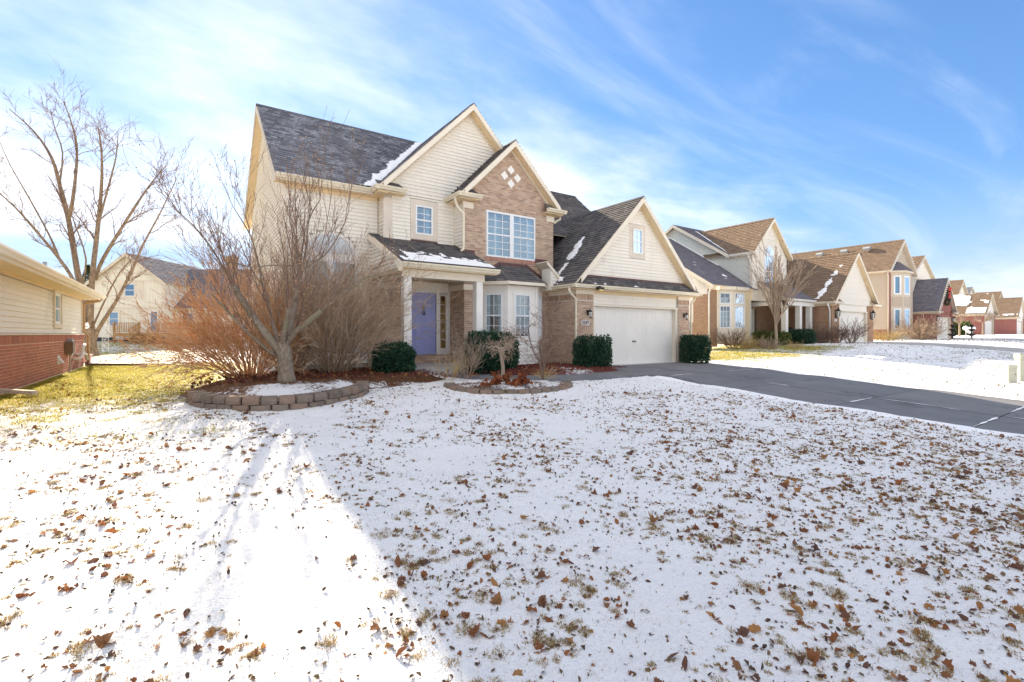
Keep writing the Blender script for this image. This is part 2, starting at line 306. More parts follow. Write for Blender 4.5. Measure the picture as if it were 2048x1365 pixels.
# ------------------------------------------------------------------ geometry helpers
class MB:
    def __init__(s, F=None): s.v = []; s.f = []; s.F = F
    def P(s, p): return tuple(s.F(*p)) if s.F else tuple(p)
    def poly(s, pts):
        b = len(s.v); s.v += [s.P(p) for p in pts]; s.f.append(tuple(range(b, b + len(pts)))); return s
    def box(s, x0, x1, y0, y1, z0, z1):
        b = len(s.v)
        s.v += [s.P(p) for p in ((x0, y0, z0), (x1, y0, z0), (x1, y1, z0), (x0, y1, z0), (x0, y0, z1), (x1, y0, z1), (x1, y1, z1), (x0, y1, z1))]
        s.f += [tuple(b + i for i in q) for q in ((0, 3, 2, 1), (4, 5, 6, 7), (0, 1, 5, 4), (1, 2, 6, 5), (2, 3, 7, 6), (3, 0, 4, 7))]
        return s
    def prism(s, pts, vec):          # extrude a polygon (3-D points) along vec
        b = len(s.v); n = len(pts); vec = Vector(vec)
        a = [Vector(s.P(p)) for p in pts]
        if s.F: vec = Vector(s.F(*vec)) - Vector(s.F(0, 0, 0))
        s.v += [tuple(p) for p in a] + [tuple(p + vec) for p in a]
        s.f.append(tuple(b + i for i in range(n))); s.f.append(tuple(b + n + i for i in reversed(range(n))))
        for i in range(n): j = (i + 1) % n; s.f.append((b + i, b + n + i, b + n + j, b + j))
        return s
    def tube(s, path, rad, sides=6, cap=True):
        path = [Vector(s.P(p)) for p in path]; n = len(path)
        if isinstance(rad, (int, float)): rad = [rad] * n
        b = len(s.v); ref = None
        for i, p in enumerate(path):
            d = (path[min(i + 1, n - 1)] - path[max(i - 1, 0)])
            if d.length < 1e-9: d = Vector((0, 0, 1))
            d.normalize()
            if ref is None: ref = d.orthogonal().normalized()
            x = (ref - d * ref.dot(d))
            x = x.normalized() if x.length > 1e-6 else d.orthogonal().normalized()
            ref = x; y = d.cross(x); r = rad[i]
            for k in range(sides):
                a = 2 * math.pi * k / sides; q = p + (x * math.cos(a) + y * math.sin(a)) * r
                s.v.append((q.x, q.y, q.z))
        for i in range(n - 1):
            for k in range(sides):
                a = b + i * sides + k; c = b + i * sides + (k + 1) % sides
                s.f.append((a, c, c + sides, a + sides))
        if cap and sides > 2:
            s.f.append(tuple(b + k for k in reversed(range(sides)))); s.f.append(tuple(b + (n - 1) * sides + k for k in range(sides)))
        return s
    def lathe(s, c, prof, sides=12):       # prof: (radius, z) from bottom to top, about a vertical axis
        b = len(s.v); n = len(prof)
        for r, z in prof:
            for k in range(sides):
                a = 2 * math.pi * k / sides; s.v.append(s.P((c[0] + r * math.cos(a), c[1] + r * math.sin(a), c[2] + z)))
        for i in range(n - 1):
            for k in range(sides):
                a = b + i * sides + k; d = b + i * sides + (k + 1) % sides; s.f.append((a, d, d + sides, a + sides))
        s.f.append(tuple(b + k for k in reversed(range(sides)))); s.f.append(tuple(b + (n - 1) * sides + k for k in range(sides)))
        return s
    def build(s, name, mat, parent=None, smooth=False, **props):
        me = bpy.data.meshes.new(name); me.from_pydata(s.v, [], s.f); me.materials.append(MATS[mat])
        if smooth: me.polygons.foreach_set('use_smooth', [True] * len(me.polygons))
        me.update()
        return link(name, me, parent, **props)
def link(name, data, parent=None, loc=None, rz=0.0, **props):
    o = bpy.data.objects.new(name, data); S.collection.objects.link(o)
    if loc is not None: o.location = loc; o.rotation_euler = (0, 0, rz)
    if parent is not None:
        o.parent = parent; o.matrix_parent_inverse = WM[parent.name].inverted()
    WM[o.name] = Matrix.LocRotScale(Vector(loc or (0, 0, 0)), Matrix.Rotation(rz, 3, 'Z'), None)
    for k, v in props.items(): o[k] = v
    return o
WM = {}
def thing(name, loc, label, category, group=None):
    o = link(name, None, None, loc); o.empty_display_size = 0.3
    o['label'] = label; o['category'] = category
    if group: o['group'] = group
    return o
def frame(o, r, n):                    # local (x along r, y outwards along n, z up) -> world
    o = Vector(o); r = Vector((*r, 0)).normalized(); n = Vector((*n, 0)).normalized()
    return lambda x, y, z: o + r * x + n * y + Vector((0, 0, z))
def front(v): return frame((0, v, 0), (1, 0), (0, -1))      # wall facing the street: x = world X
def left(u): return frame((u, 0, 0), (0, 1), (-1, 0))       # wall facing -X: x = world Y
def right(u): return frame((u, 0, 0), (0, 1), (1, 0))       # wall facing +X: x = world Y
def at(px, py, t): return Vector((0, 0, 1.17)) + FW * t + RT * ((px - 1024) / 965 * t) + Vector((0, 0, (668 - py) / 965 * t))

def lerp_tab(tab, x):
    if x <= tab[0][0]: return tab[0][1]
    for (a, b), (c, d) in zip(tab, tab[1:]):
        if x <= c: k = (x - a) / (c - a); k = k * k * (3 - 2 * k); return b + (d - b) * k
    return tab[-1][1]
FRONT = [(-12, -0.66), (-2, -0.62), (1.8, -0.54), (4.75, -0.40), (7.7, -0.22), (9.4, -0.09), (12.0, 0.0)]
RIGHT = [(19, 0), (36, 0.57), (62, 0.66), (90, 1.05), (130, 1.1)]
BACK = [(28, 0), (52, 0.62), (90, 0.9)]
def zg(u, v): return lerp_tab(FRONT, v) + lerp_tab(RIGHT, u) + (lerp_tab(BACK, v) * max(0.0, 1 - max(0.0, u - 5) / 25))

def intervals(x0, x1, z0, z1, holes):
    out = [(x0, x1)]
    for (a, b, c, d) in holes:
        if d <= z0 + 1e-4 or c >= z1 - 1e-4: continue
        nx = []
        for (p, q) in out:
            if b <= p or a >= q: nx.append((p, q)); continue
            if a > p: nx.append((p, a))
            if b < q: nx.append((b, q))
        out = nx
    return out
def wall_sheet(F, x0, x1, z0, z1, holes=(), name='wall', mat='sheathing', parent=None, y=0.0, th=0.12):
    mb = MB(F); zs = sorted({z0, z1, *[max(z0, min(z1, h[2])) for h in holes], *[max(z0, min(z1, h[3])) for h in holes]})
    for a, b in zip(zs, zs[1:]):
        for (p, q) in intervals(x0, x1, a, b, holes): mb.box(p, q, y - th, y, a, b)
    return mb.build(name, mat, parent)
def clapboards(parent, F, x0, x1, z0, z1, holes=(), mat='siding', h=0.115, clip=None, proud=0.036, joined=False):
    z = z0; J = MB(F)
    while z < z1 - 0.01:
        zt = min(z + h, z1); a, b = x0, x1
        if clip: a, b = clip(z + h * 0.5, a, b)
        if b - a > 0.04:
            parts_ = []
            for (p, q) in intervals(a, b, z, zt, holes):
                x_ = p - random.uniform(0.0, 3.6) if not joined and q - p > 2.5 else p - 100
                cuts = [p] + [c for c in (x_ + 3.66 * i for i in range(1, 5)) if p + 0.3 < c < q - 0.3] + [q]
                parts_ += [(c + (0.002 if i else 0), d - (0.002 if i < len(cuts) - 2 else 0)) for i, (c, d) in enumerate(zip(cuts, cuts[1:]))]
            for (p, q) in parts_:
                mb = J if joined else MB(F)
                k = len(mb.v)
                mb.v += [mb.P(c) for c in ((p, 0.002, z), (q, 0.002, z), (q, proud, z), (p, proud, z), (p, 0.002, zt), (q, 0.002, zt), (q, 0.006, zt), (p, 0.006, zt))]
                mb.f += [tuple(k + i for i in s_) for s_ in ((0, 3, 2, 1), (4, 5, 6, 7), (2, 3, 7, 6), (1, 2, 6, 5), (0, 4, 7, 3))]
                if not joined: mb.build('clapboard', mat, parent)
        z += h
    if joined: J.build('clapboards', mat, parent, kind='stuff')
BR_W, BR_H, BR_G = 0.205, 0.070, 0.012
BRICK_MESH = {}
def bricks(parent, F, x0, x1, z0, z1, holes=(), mat='brick', clip=None, single=0, rz=0.0, soldier=()):
    J = MB(F); row = 0; z = z0; n1 = 0
    while z + BR_H <= z1 + 0.03:
        a, b = x0, x1
        if clip: a, b = clip(z + BR_H, a, b)
        for (p, q) in intervals(a, b, z, z + BR_H, holes):
            x = p - (BR_W / 2 if row % 2 else 0) - ((p - x0) % BR_W)
            while x < q - 0.02:
                c, d = max(x, p), min(x + BR_W, q)
                if d - c > 0.03:
                    w = d - c - BR_G; y = 0.006 + random.uniform(-0.002, 0.003)
                    if n1 < single:
                        key = (round(w, 2), mat)
                        if key not in BRICK_MESH:
                            m = MB().box(-w / 2, w / 2, -0.008, 0.012, 0.0, BR_H - BR_G)
                            me = bpy.data.meshes.new('brick'); me.from_pydata(m.v, [], m.f); me.materials.append(MATS[mat]); me.update(); BRICK_MESH[key] = me
                        link('brick', BRICK_MESH[key], parent, F((c + d) / 2, random.uniform(-0.002, 0.002), z + BR_G), rz); n1 += 1
                    else: J.box(c + BR_G / 2, d - BR_G / 2, -0.01, y, z + BR_G, z + BR_H)
                x += BR_W
        z += BR_H; row += 1
    if J.v: J.build('brick_courses', mat, parent, kind='stuff')
def soldiers(parent, F, x0, x1, z0, h=0.2, mat='brick', y=0.016):
    J = MB(F); x = x0
    while x < x1 - 0.03:
        J.box(x + 0.005, min(x + 0.073, x1) - 0.005, -0.01, y + random.uniform(0, 0.003), z0 + 0.005, z0 + h - 0.005); x += 0.073
    return J.build('soldier_course', mat, parent, kind='stuff')

def shingles(parent, pts, mat, single=0, expo=0.145, cap_n=None):
    """pts: planar roof polygon, first edge = eave (left to right seen from outside). Tabs laid in courses from the eave up."""
    P = [Vector(p) for p in pts]; X = (P[1] - P[0]).normalized(); nrm = None
    for q in P[2:]:
        nrm = X.cross(q - P[0])
        if nrm.length > 1e-3: break
    nrm.normalize()
    if nrm.z < 0: nrm = -nrm
    Y = nrm.cross(X)
    if Y.z < 0: Y = -Y
    p2 = [((q - P[0]).dot(X), (q - P[0]).dot(Y)) for q in P]; ymax = max(b for _, b in p2); y = 0.0; J = MB(); cnt = 0
    def span(yy):
        xs = []
        for (a, b), (c, d) in zip(p2, p2[1:] + p2[:1]):
            if (b <= yy < d) or (d <= yy < b): xs.append(a + (c - a) * (yy - b) / (d - b))
        xs.sort(); return list(zip(xs[::2], xs[1::2]))
    while y < ymax:
        yt = min(y + expo + 0.02, ymax)
        for (a, b) in span(min(y + expo * 0.5, ymax - 1e-3)):
            x = a - random.uniform(0, 0.25)
            while x < b:
                w = random.choice((0.14, 0.19, 0.24, 0.31)); c, d = max(x, a), min(x + w, b); x += w
                if d - c < 0.02: continue
                h0 = 0.024 + random.uniform(0, 0.016); h1 = 0.004; g = 0.002
                cs = [(c + g, y, 0), (d - g, y, 0), (d - g, yt, 0), (c + g, yt, 0), (c + g, y, h0), (d - g, y, h0), (d - g, yt, h1), (c + g, yt, h1)]
                mb = J if cnt >= single else MB()
                k = len(mb.v)
                for (e, f, hh) in cs: q = P[0] + X * e + Y * f + nrm * hh; mb.v.append((q.x, q.y, q.z))
                mb.f += [tuple(k + i for i in s_) for s_ in ((4, 5, 6, 7), (0, 1, 5, 4), (1, 2, 6, 5), (3, 0, 4, 7))]
                if cnt < single: mb.build('shingle', mat, parent)
                cnt += 1
        y += expo
    if J.v: J.build('shingle_courses', mat, parent, kind='stuff')
def roof_slope(parent, pts, mat='shingle', th=0.05, single=0, name='roof_slope', deck='trim', expo=0.145):
    P = [Vector(p) for p in pts]; n = (P[1] - P[0]).cross(P[2] - P[0]).normalized()
    if n.z < 0: n = -n
    d = MB().prism([p - n * 0.004 for p in P], -n * th).build(name, deck, parent)
    shingles(d, pts, mat, single, expo)
    return d
def gutter(parent, p0, p1, out, name='gutter', mat='gutter', h=0.12, w=0.12):
    p0, p1 = Vector(p0), Vector(p1); o = Vector((*out, 0)).normalized(); Z = Vector((0, 0, 1))
    prof = [(0, 0), (w * 0.55, 0), (w * 0.7, h * 0.35), (w, h * 0.7), (w, h), (w - 0.012, h), (w - 0.012, h * 0.75), (0.012, h * 0.7), (0.012, h), (0, h)]
    mb = MB(); mb.prism([p0 + o * a + Z * b for a, b in prof], p1 - p0); return mb.build(name, mat, parent)
def board(parent, p0, p1, w, th, out, name='rake_board', mat='trim_light'):
    """a board from p0 to p1; w hangs straight down from the line, th outwards"""
    p0, p1 = Vector(p0), Vector(p1); o = Vector((*out, 0)).normalized() * th
    return MB().prism([p0, p1, p1 - Vector((0, 0, w)), p0 - Vector((0, 0, w))], o).build(name, mat, parent)
def downspout(parent, pts, r=0.045, mat='gutter', name='downspout'):
    return MB().tube(pts, r, 8).build(name, mat, parent, True)

def window(parent, F, x0, x1, z0, z1, cols=2, rows=2, sashes=2, frame_w=0.06, glass='glass', deep=0.35, curtain=None, dark='room_dark', name='window', muntin=0.018, mat='white_vinyl', sub=True):
    """double-hung window: frame + rails + muntins are the window; each light is a pane"""
    mb = MB(F); f = frame_w
    for (a, b, c, d) in ((x0, x0 + f, z0, z1), (x1 - f, x1, z0, z1), (x0 + f, x1 - f, z0, z0 + f), (x0 + f, x1 - f, z1 - f, z1)): mb.box(a, b, -0.08, 0.035, c, d)
    ix0, ix1, iz0, iz1 = x0 + f, x1 - f, z0 + f, z1 - f
    hs = (iz1 - iz0) / sashes; rects = []
    for s_ in range(sashes):
        a, b = iz0 + hs * s_, iz0 + hs * (s_ + 1); yo = 0.0 if s_ == 0 else 0.012
        if s_: mb.box(ix0, ix1, -0.05, 0.022, a - 0.024, a + 0.024)
        for c in range(1, cols): xx = ix0 + (ix1 - ix0) * c / cols; mb.box(xx - muntin / 2, xx + muntin / 2, -0.02, 0.008, a + 0.02, b - 0.02)
        for r in range(1, rows): zz = a + (b - a) * r / rows; mb.box(ix0, ix1, -0.018, 0.006, zz - muntin / 2, zz + muntin / 2)
        for c in range(cols):
            for r in range(rows):
                rects.append((ix0 + (ix1 - ix0) * c / cols, ix0 + (ix1 - ix0) * (c + 1) / cols, a + (b - a) * r / rows, a + (b - a) * (r + 1) / rows))
    w = mb.build(name, mat, parent)
    if sub:
        for (a, b, c, d) in rects: MB(F).box(a, b, -0.012, -0.006, c, d).build('pane', glass, w)
    else: MB(F).box(ix0, ix1, -0.012, -0.006, iz0, iz1).build('pane', glass, w)
    r = MB(F)
    r.poly([(x0, -deep, z0), (x1, -deep, z0), (x1, -deep, z1), (x0, -deep, z1)])
    r.poly([(x0, -deep, z0), (x0, -deep, z1), (x0, -0.06, z1), (x0, -0.06, z0)]); r.poly([(x1, -deep, z0), (x1, -0.06, z0), (x1, -0.06, z1), (x1, -deep, z1)])
    r.poly([(x0, -deep, z1), (x1, -deep, z1), (x1, -0.06, z1), (x0, -0.06, z1)]); r.poly([(x0, -deep, z0), (x0, -0.06, z0), (x1, -0.06, z0), (x1, -deep, z0)])
    r.build('room_recess', dark, w)
    if curtain:
        for (a, b, m_, c, d) in curtain:
            mb = MB(F); n = max(6, int((b - a) / 0.03)); xs = [a + (b - a) * i / n for i in range(n + 1)]
            for i in range(n):
                ya = -0.15 + 0.02 * math.sin(i * 1.7); yb = -0.15 + 0.02 * math.sin((i + 1) * 1.7)
                mb.poly([(xs[i], ya, c), (xs[i + 1], yb, c), (xs[i + 1], yb, d), (xs[i], ya, d)])
            mb.build('curtain', m_, w)
    return w
def casing(parent, F, x0, x1, z0, z1, w, mat='trim_taupe', y=0.028, name='window_casing'):
    mb = MB(F)
    mb.box(x0 - w, x0, 0.001, y, z0 - w, z1 + w); mb.box(x1, x1 + w, 0.001, y, z0 - w, z1 + w); mb.box(x0, x1, 0.001, y, z1, z1 + w); mb.box(x0, x1, 0.001, y, z0 - w, z0)
    return mb.build(name, mat, parent)

# ---- plants
def wob(d, k): return (d + Vector((random.gauss(0, k), random.gauss(0, k), random.gauss(0, k)))).normalized()
def grow(mb, p, d, Ln, r, lvl, spread=0.6, up=0.1, kids=3, jit=0.12, shrink=0.62, sides=None, buds=0.0, rmin=0.0022, budmb=None, lo=0.25):
    n = max(2, min(7, int(Ln / 0.16))) ; path = [p.copy()]; rad = [r]; q = p.copy(); dd = d.copy(); dirs = [dd.copy()]
    re = max(rmin, r * (0.5 if lvl else 0.35))
    for i in range(n):
        dd = wob(dd + Vector((0, 0, up)), jit); q = q + dd * (Ln / n); path.append(q.copy()); rad.append(r + (re - r) * (i + 1) / n); dirs.append(dd.copy())
    mb.tube(path, rad, sides or (6 if r > 0.05 else 5 if r > 0.02 else 4 if r > 0.008 else 3), cap=False)
    if budmb is not None and lvl <= 1:
        for i in range(1, n + 1):
            if random.random() < buds:
                c = path[i]; s_ = random.uniform(0.5, 1.2); a = Vector((random.gauss(0, 1), random.gauss(0, 1), random.gauss(0, 1))).normalized() * 0.022 * s_; e = a.orthogonal().normalized() * 0.012 * s_
                budmb.poly([c, c + a + e, c + a * 1.9, c + a - e])
    if lvl <= 0: return
    for k in range(kids):
        t = lo + (1 - lo) * (k + random.random()) / kids; i = min(n, max(1, int(round(t * n)))); base = path[i]; bd = dirs[i]
        ax = bd.orthogonal().normalized(); ax.rotate(Matrix.Rotation(random.uniform(0, 6.283), 3, bd))
        nd_ = (bd * math.cos(spread) + ax * math.sin(spread * random.uniform(0.7, 1.25))).normalized()
        grow(mb, base, nd_, Ln * shrink * random.uniform(0.7, 1.15), max(rmin, rad[i] * 0.62), lvl - 1, spread, up, kids, jit, shrink, None, buds, rmin, budmb, lo)
def limb(mb, pts, r0, r1, sides=8, sub=3):
    """smooth tapered limb through pts; returns its points"""
    P = [Vector(p) for p in pts]; out = []
    for i in range(len(P) - 1):
        a = P[max(i - 1, 0)]; b = P[i]; c = P[i + 1]; d = P[min(i + 2, len(P) - 1)]
        for k in range(sub):
            t = k / sub; out.append(0.5 * ((2 * b) + (c - a) * t + (2 * a - 5 * b + 4 * c - d) * t * t + (3 * b - a - 3 * c + d) * t ** 3))
    out.append(P[-1]); n = len(out); rr = [(r0 + (r1 - r0) * i / (n - 1)) * random.uniform(0.95, 1.06) for i in range(n)]
    mb.tube(out, rr, sides, cap=True); return out
def evergreen(name, c, rx, ry, h, n, label, mat='yew', box=0.6, cat='bush', leaf=0.058, group=None, sprigs=14):
    th = thing(name, c, label, cat, group); c = Vector(c); mb = MB()
    def surf(k):
        a = random.uniform(0, 6.283); zz = random.uniform(-0.92, 1.0)
        e = 2 / (2 + box * 4); rr = (1 - abs(zz) ** (2 / e)) ** (e / 2)
        ca, sa = math.cos(a), math.sin(a); q = (abs(ca) ** (2 / e) + abs(sa) ** (2 / e)) ** (-e / 2)
        lump = 1 + 0.15 * noise.noise(Vector((ca * 2.2, sa * 2.2, zz * 2.2)) + c) + 0.11 * noise.noise(Vector((ca * 6, sa * 6, zz * 6)) + c)
        return Vector((ca * q * rr * rx, sa * q * rr * ry, zz * h / 2)) * lump * k
    for i in range(n):
        k = 1 + 0.04 - abs(random.gauss(0, 0.11)); p = surf(k); nr = Vector((p.x / rx, p.y / ry, p.z * 2 / h)).normalized()
        d = wob(nr + Vector((0, 0, 0.35)), 0.45); sd = wob(d.orthogonal(), 0.9); sd = (sd - d * sd.dot(d)).normalized()
        L_ = leaf * random.uniform(0.7, 1.6); w = L_ * 0.32; q = p + c + Vector((0, 0, h / 2))
        mb.poly([q - sd * w * 0.4, q + d * L_ * 0.5 - sd * w, q + d * L_, q + d * L_ * 0.5 + sd * w])
    for i in range(sprigs):
        p = surf(0.97); p.z = abs(p.z); q = p + c + Vector((0, 0, h / 2)); d = wob(Vector((p.x / rx * 0.4, p.y / ry * 0.4, 1)), 0.2)
        Ls = random.uniform(0.06, 0.18)
        for j in range(9):
            b0 = q + d * Ls * j / 9; e = wob(d, 0.8); w = wob(e.orthogonal(), 0.3) * 0.006; mb.poly([b0 - w, b0 + e * 0.035 - w, b0 + e * 0.035 + w, b0 + w])
    mb.build('foliage', mat, th)
    core = MB(); nu, nv = 14, 9
    for j in range(nv):
        for i in range(nu):
            a = 6.283 * i / nu; b = math.pi * (j + 0.5) / nv; zz = -math.cos(b); rr = math.sin(b) ** 0.6
            core.v.append(tuple(c + Vector((math.cos(a) * rr * rx * 0.8, math.sin(a) * rr * ry * 0.8, h / 2 + zz * h * 0.42))))
    for j in range(nv - 1):
        for i in range(nu): core.f.append((j * nu + i, j * nu + (i + 1) % nu, (j + 1) * nu + (i + 1) % nu, (j + 1) * nu + i))
    core.build('inner_foliage', mat, th)
    mb = MB(); 
    for k in range(4): mb.tube([c + Vector((random.uniform(-.06, .06), random.uniform(-.06, .06), -0.03)), c + Vector((random.uniform(-.2, .2), random.uniform(-.2, .2), h * 0.4))], 0.02, 5)
    mb.build('stem', 'bark_pear', th)
    return th
# ================================================================== GROUND
DRIVE = (11.6, 17.3); DRIVE2 = (36.9, 42.2); DRIVE3 = (63.0, 67.9); DRIVE4 = (88.6, 93.4)
def steps(*segs):
    out = []
    for a, b, st in segs:
        n = max(1, int(round((b - a) / st))); out += [a + (b - a) * i / n for i in range(n)]
    return out + [segs[-1][1]]
US = steps((-700, -60, 80), (-60, -8, 2), (-8, -3, 0.25), (-3, 11.5, 0.065), (11.5, 17.5, 0.12), (17.5, 30, 0.2), (30, 100, 1.0), (100, 160, 4), (160, 900, 90))
VS = steps((-300, -20, 40), (-20, 0.5, 1.0), (0.5, 9.5, 0.065), (9.5, 16, 0.12), (16, 26, 0.3), (26, 70, 1.0), (70, 130, 5), (130, 1200, 100))
def sstep(a, b, x): k = max(0.0, min(1.0, (x - a) / (b - a))); return k * k * (3 - 2 * k)
def melt(u, v):
    m = 0.375
    m += 0.08 * sstep(8.6, 12.0, v) * (1 - sstep(21, 24, v)) * (1 - sstep(1.8, 3.0, u)) * sstep(-4.5, -2.8, u)      # sunny strip between the houses
    m += 0.085 * sstep(4.5, 9.5, v) * (1 - sstep(0.2, 1.6, u))
    m += 0.035 * sstep(3, 9, u) * (1 - sstep(4, 9, v))                                                              # thin snow towards the street
    m += 0.13 * sstep(18, 20, u) * (1 - sstep(30, 33, u)) * sstep(9.5, 13, v) * (1 - sstep(17, 19, v))
    m += 0.045 * sstep(17.4, 18.5, u) * (1 - 0.3 * sstep(36, 60, u))
    m += 0.06 * sstep(24, 28, v)
    m += 0.13 * (1 - sstep(0.2, 2.6, abs(u + 2.6))) * sstep(11, 13, v) * (1 - sstep(22, 25, v)) + 0.05 * noise.noise(Vector((u * 0.35, v * 0.35, 3.1)))
    return m
def in_drive(u, v):
    k = 0.0
    for a, b in (DRIVE, DRIVE2, DRIVE3, DRIVE4):
        vmax = {11.6: 12.45, 36.9: 14.3, 63.0: 15.6, 88.6: 17.2}[a]
        if a - 0.02 < u < b + 0.02 and v < vmax: k = 1.0
    return k
def micro(u, v): return 0.026 * noise.noise(Vector((u * 2.1, v * 2.1, 0))) + 0.012 * noise.noise(Vector((u * 5.5, v * 5.5, 5))) + 0.010 * noise.noise(Vector((u * 11, v * 11, 9)))
gm = MB(); ml = []
for v in VS:
    for u in US:
        z = zg(u, v)
        if -3 < u < 12 and 0 < v < 10: z += micro(u, v)
        if in_drive(u, v): z -= 0.07
        gm.v.append((u, v, z)); ml.append(melt(u, v))
nu = len(US)
for j in range(len(VS) - 1):
    for i in range(nu - 1):
        k = j * nu + i; gm.f.append((k, k + 1, k + nu + 1, k + nu))
ground = gm.build('ground', 'snowy_lawn', None, True, kind='structure')
ground['label'] = 'snow covered lawn running from the street past the houses'
ground.data.attributes.new('melt', 'FLOAT', 'POINT').data.foreach_set('value', ml)

# driveways: separate slabs with open joints
def drape(name, mat, us, vs, dz, parent=None, th=0.06, **props):
    mb = MB(); n = len(us)
    for v in vs:
        for u in us: mb.v.append((u, v, zg(u, v) + dz))
    for j in range(len(vs) - 1):
        for i in range(n - 1): k = j * n + i; mb.f.append((k, k + 1, k + n + 1, k + n))
    top = len(mb.v); ring = [i for i in range(n)] + [j * n + n - 1 for j in range(1, len(vs))] + [(len(vs) - 1) * n + i for i in reversed(range(n - 1))] + [j * n for j in reversed(range(1, len(vs) - 1))]
    for i in ring: x, y, z = mb.v[i]; mb.v.append((x, y, z - th))
    m = len(ring)
    for i in range(m): j = (i + 1) % m; mb.f.append((ring[i], top + i, top + j, ring[j]))
    return mb.build(name, mat, parent, **props)
drv = drape('driveway', 'room_dark', [11.62, 14, 17.28], [-6 + i * 0.7 for i in range(27)][:26] + [12.42], -0.045, None, 0.02, kind='structure')
drv['label'] = 'dark concrete driveway with snow-filled joints in front of the garage'
JV = [12.42, 9.2, 6.94, 4.69, 2.45, 0.2, -2.0, -4.2]
for a, b in zip(JV, JV[1:]):
    for c, d in ((11.61, 13.79), (13.82, 17.29)):
        drape('slab', 'driveway_concrete', [c + 0.01, (c + d) / 2, d - 0.01], [b + 0.015 + (a - b - 0.03) * i / 6 for i in range(7)], 0.012 + random.uniform(-0.004, 0.004), drv)
# ragged snow creeping over the driveway edges
for ei, (ux, sg_) in enumerate(((11.6, 1), (17.3, -1))):
    mb = MB(); n = 150; A_, A2_, B_ = [], [], []
    for i in range(n + 1):
        v = -5.5 + (11.7 + 5.5 if ei else 9.3 + 5.5) * i / n; w = 0.07 + 0.10 * noise.noise(Vector((v * 1.3, ei * 7, 0))) + 0.06 * noise.noise(Vector((v * 5, ei * 7, 3))) + 0.03 * noise.noise(Vector((v * 14, ei * 7, 8)))
        A_.append((ux - sg_ * 0.30, v, zg(ux, v) - 0.004)); A2_.append((ux - sg_ * 0.04, v, zg(ux, v) + 0.02 + 0.006 * noise.noise(Vector((v * 6, ei, 1))))); B_.append((ux + sg_ * max(0.0, w), v, zg(ux, v) + 0.019))
    for i in range(n): mb.poly([A_[i], A_[i + 1], A2_[i + 1], A2_[i]]); mb.poly([A2_[i], A2_[i + 1], B_[i + 1], B_[i]])
    mb.build('edge_snow', 'snow', drv)
# wind-packed snow left in the joints
for k, (x0, y0, x1, y1) in enumerate([(12.0, 9.19, 13.4, 9.2), (15.0, 9.2, 17.0, 9.2), (13.8, 6.6, 13.8, 7.2), (12.4, 4.69, 13.9, 4.69), (13.8, 3.0, 13.8, 4.6), (11.7, 2.45, 13.6, 2.45), (14.5, 2.45, 16.6, 2.45), (13.8, 0.9, 13.8, 2.4)]):
    mb = MB(); n = 16; c = 0.035
    lo, hi = [], []
    for i in range(n + 1):
        t = i / n; x = x0 + (x1 - x0) * t; y = y0 + (y1 - y0) * t; w = c * max(0.15, 0.6 + noise.noise(Vector((x * 3, y * 3, k)))) * min(1, 6 * t, 6 * (1 - t)); nx, ny = (0, 1) if abs(x1 - x0) > abs(y1 - y0) else (1, 0)
        lo.append((x - nx * w, y - ny * w, zg(x, y) + 0.02)); hi.append((x + nx * w, y + ny * w, zg(x, y) + 0.02))
    for i in range(n): mb.poly([lo[i], lo[i + 1], hi[i + 1], hi[i]])
    mb.build('joint_snow', 'snow', drv)
for nm, (c, d), v1, lab in (('driveway', DRIVE2, 14.4, 'concrete driveway of the beige house next door'), ('driveway', DRIVE3, 15.7, 'concrete driveway of the house with the wreath'), ('driveway', DRIVE4, 17.3, 'concrete driveway of the pink brick house')):
    o = drape(nm, 'concrete', [c, (c + d) / 2, d], [-6 + (v1 + 6) * i / 14 for i in range(15)], -0.01, None, 0.05, kind='structure'); o['label'] = lab

# front walk (pavers poured in lengths)
wk = link('front_walk', None, None, (9, 10, 0)); wk['kind'] = 'structure'; wk['label'] = 'grey concrete walk from driveway to porch'
WC = [(11.6, 10.15), (10.6, 10.1), (9.5, 10.05), (8.4, 10.2), (7.4, 10.65), (6.75, 11.3), (6.4, 12.2)]
WP = []
for i in range(len(WC)):
    a = Vector((*WC[max(i - 1, 0)], 0)); b = Vector((*WC[min(i + 1, len(WC) - 1)], 0)); d = (b - a).normalized(); nrm = Vector((-d.y, d.x, 0)); c = Vector((*WC[i], 0)); WP.append((c + nrm * 0.55, c - nrm * 0.55))
for (a, b), (c, d) in zip(WP, WP[1:]):
    pts = []
    for (p, q) in ((a, c), (b, d)): pass
    s_ = 0.008; ring = [a.lerp(c, s_), c.lerp(a, s_), d.lerp(b, s_), b.lerp(d, s_)]
    MB().prism([(p.x, p.y, zg(p.x, p.y) + 0.035) for p in ring], (0, 0, -0.09)).build('walk_slab', 'driveway_concrete', wk)

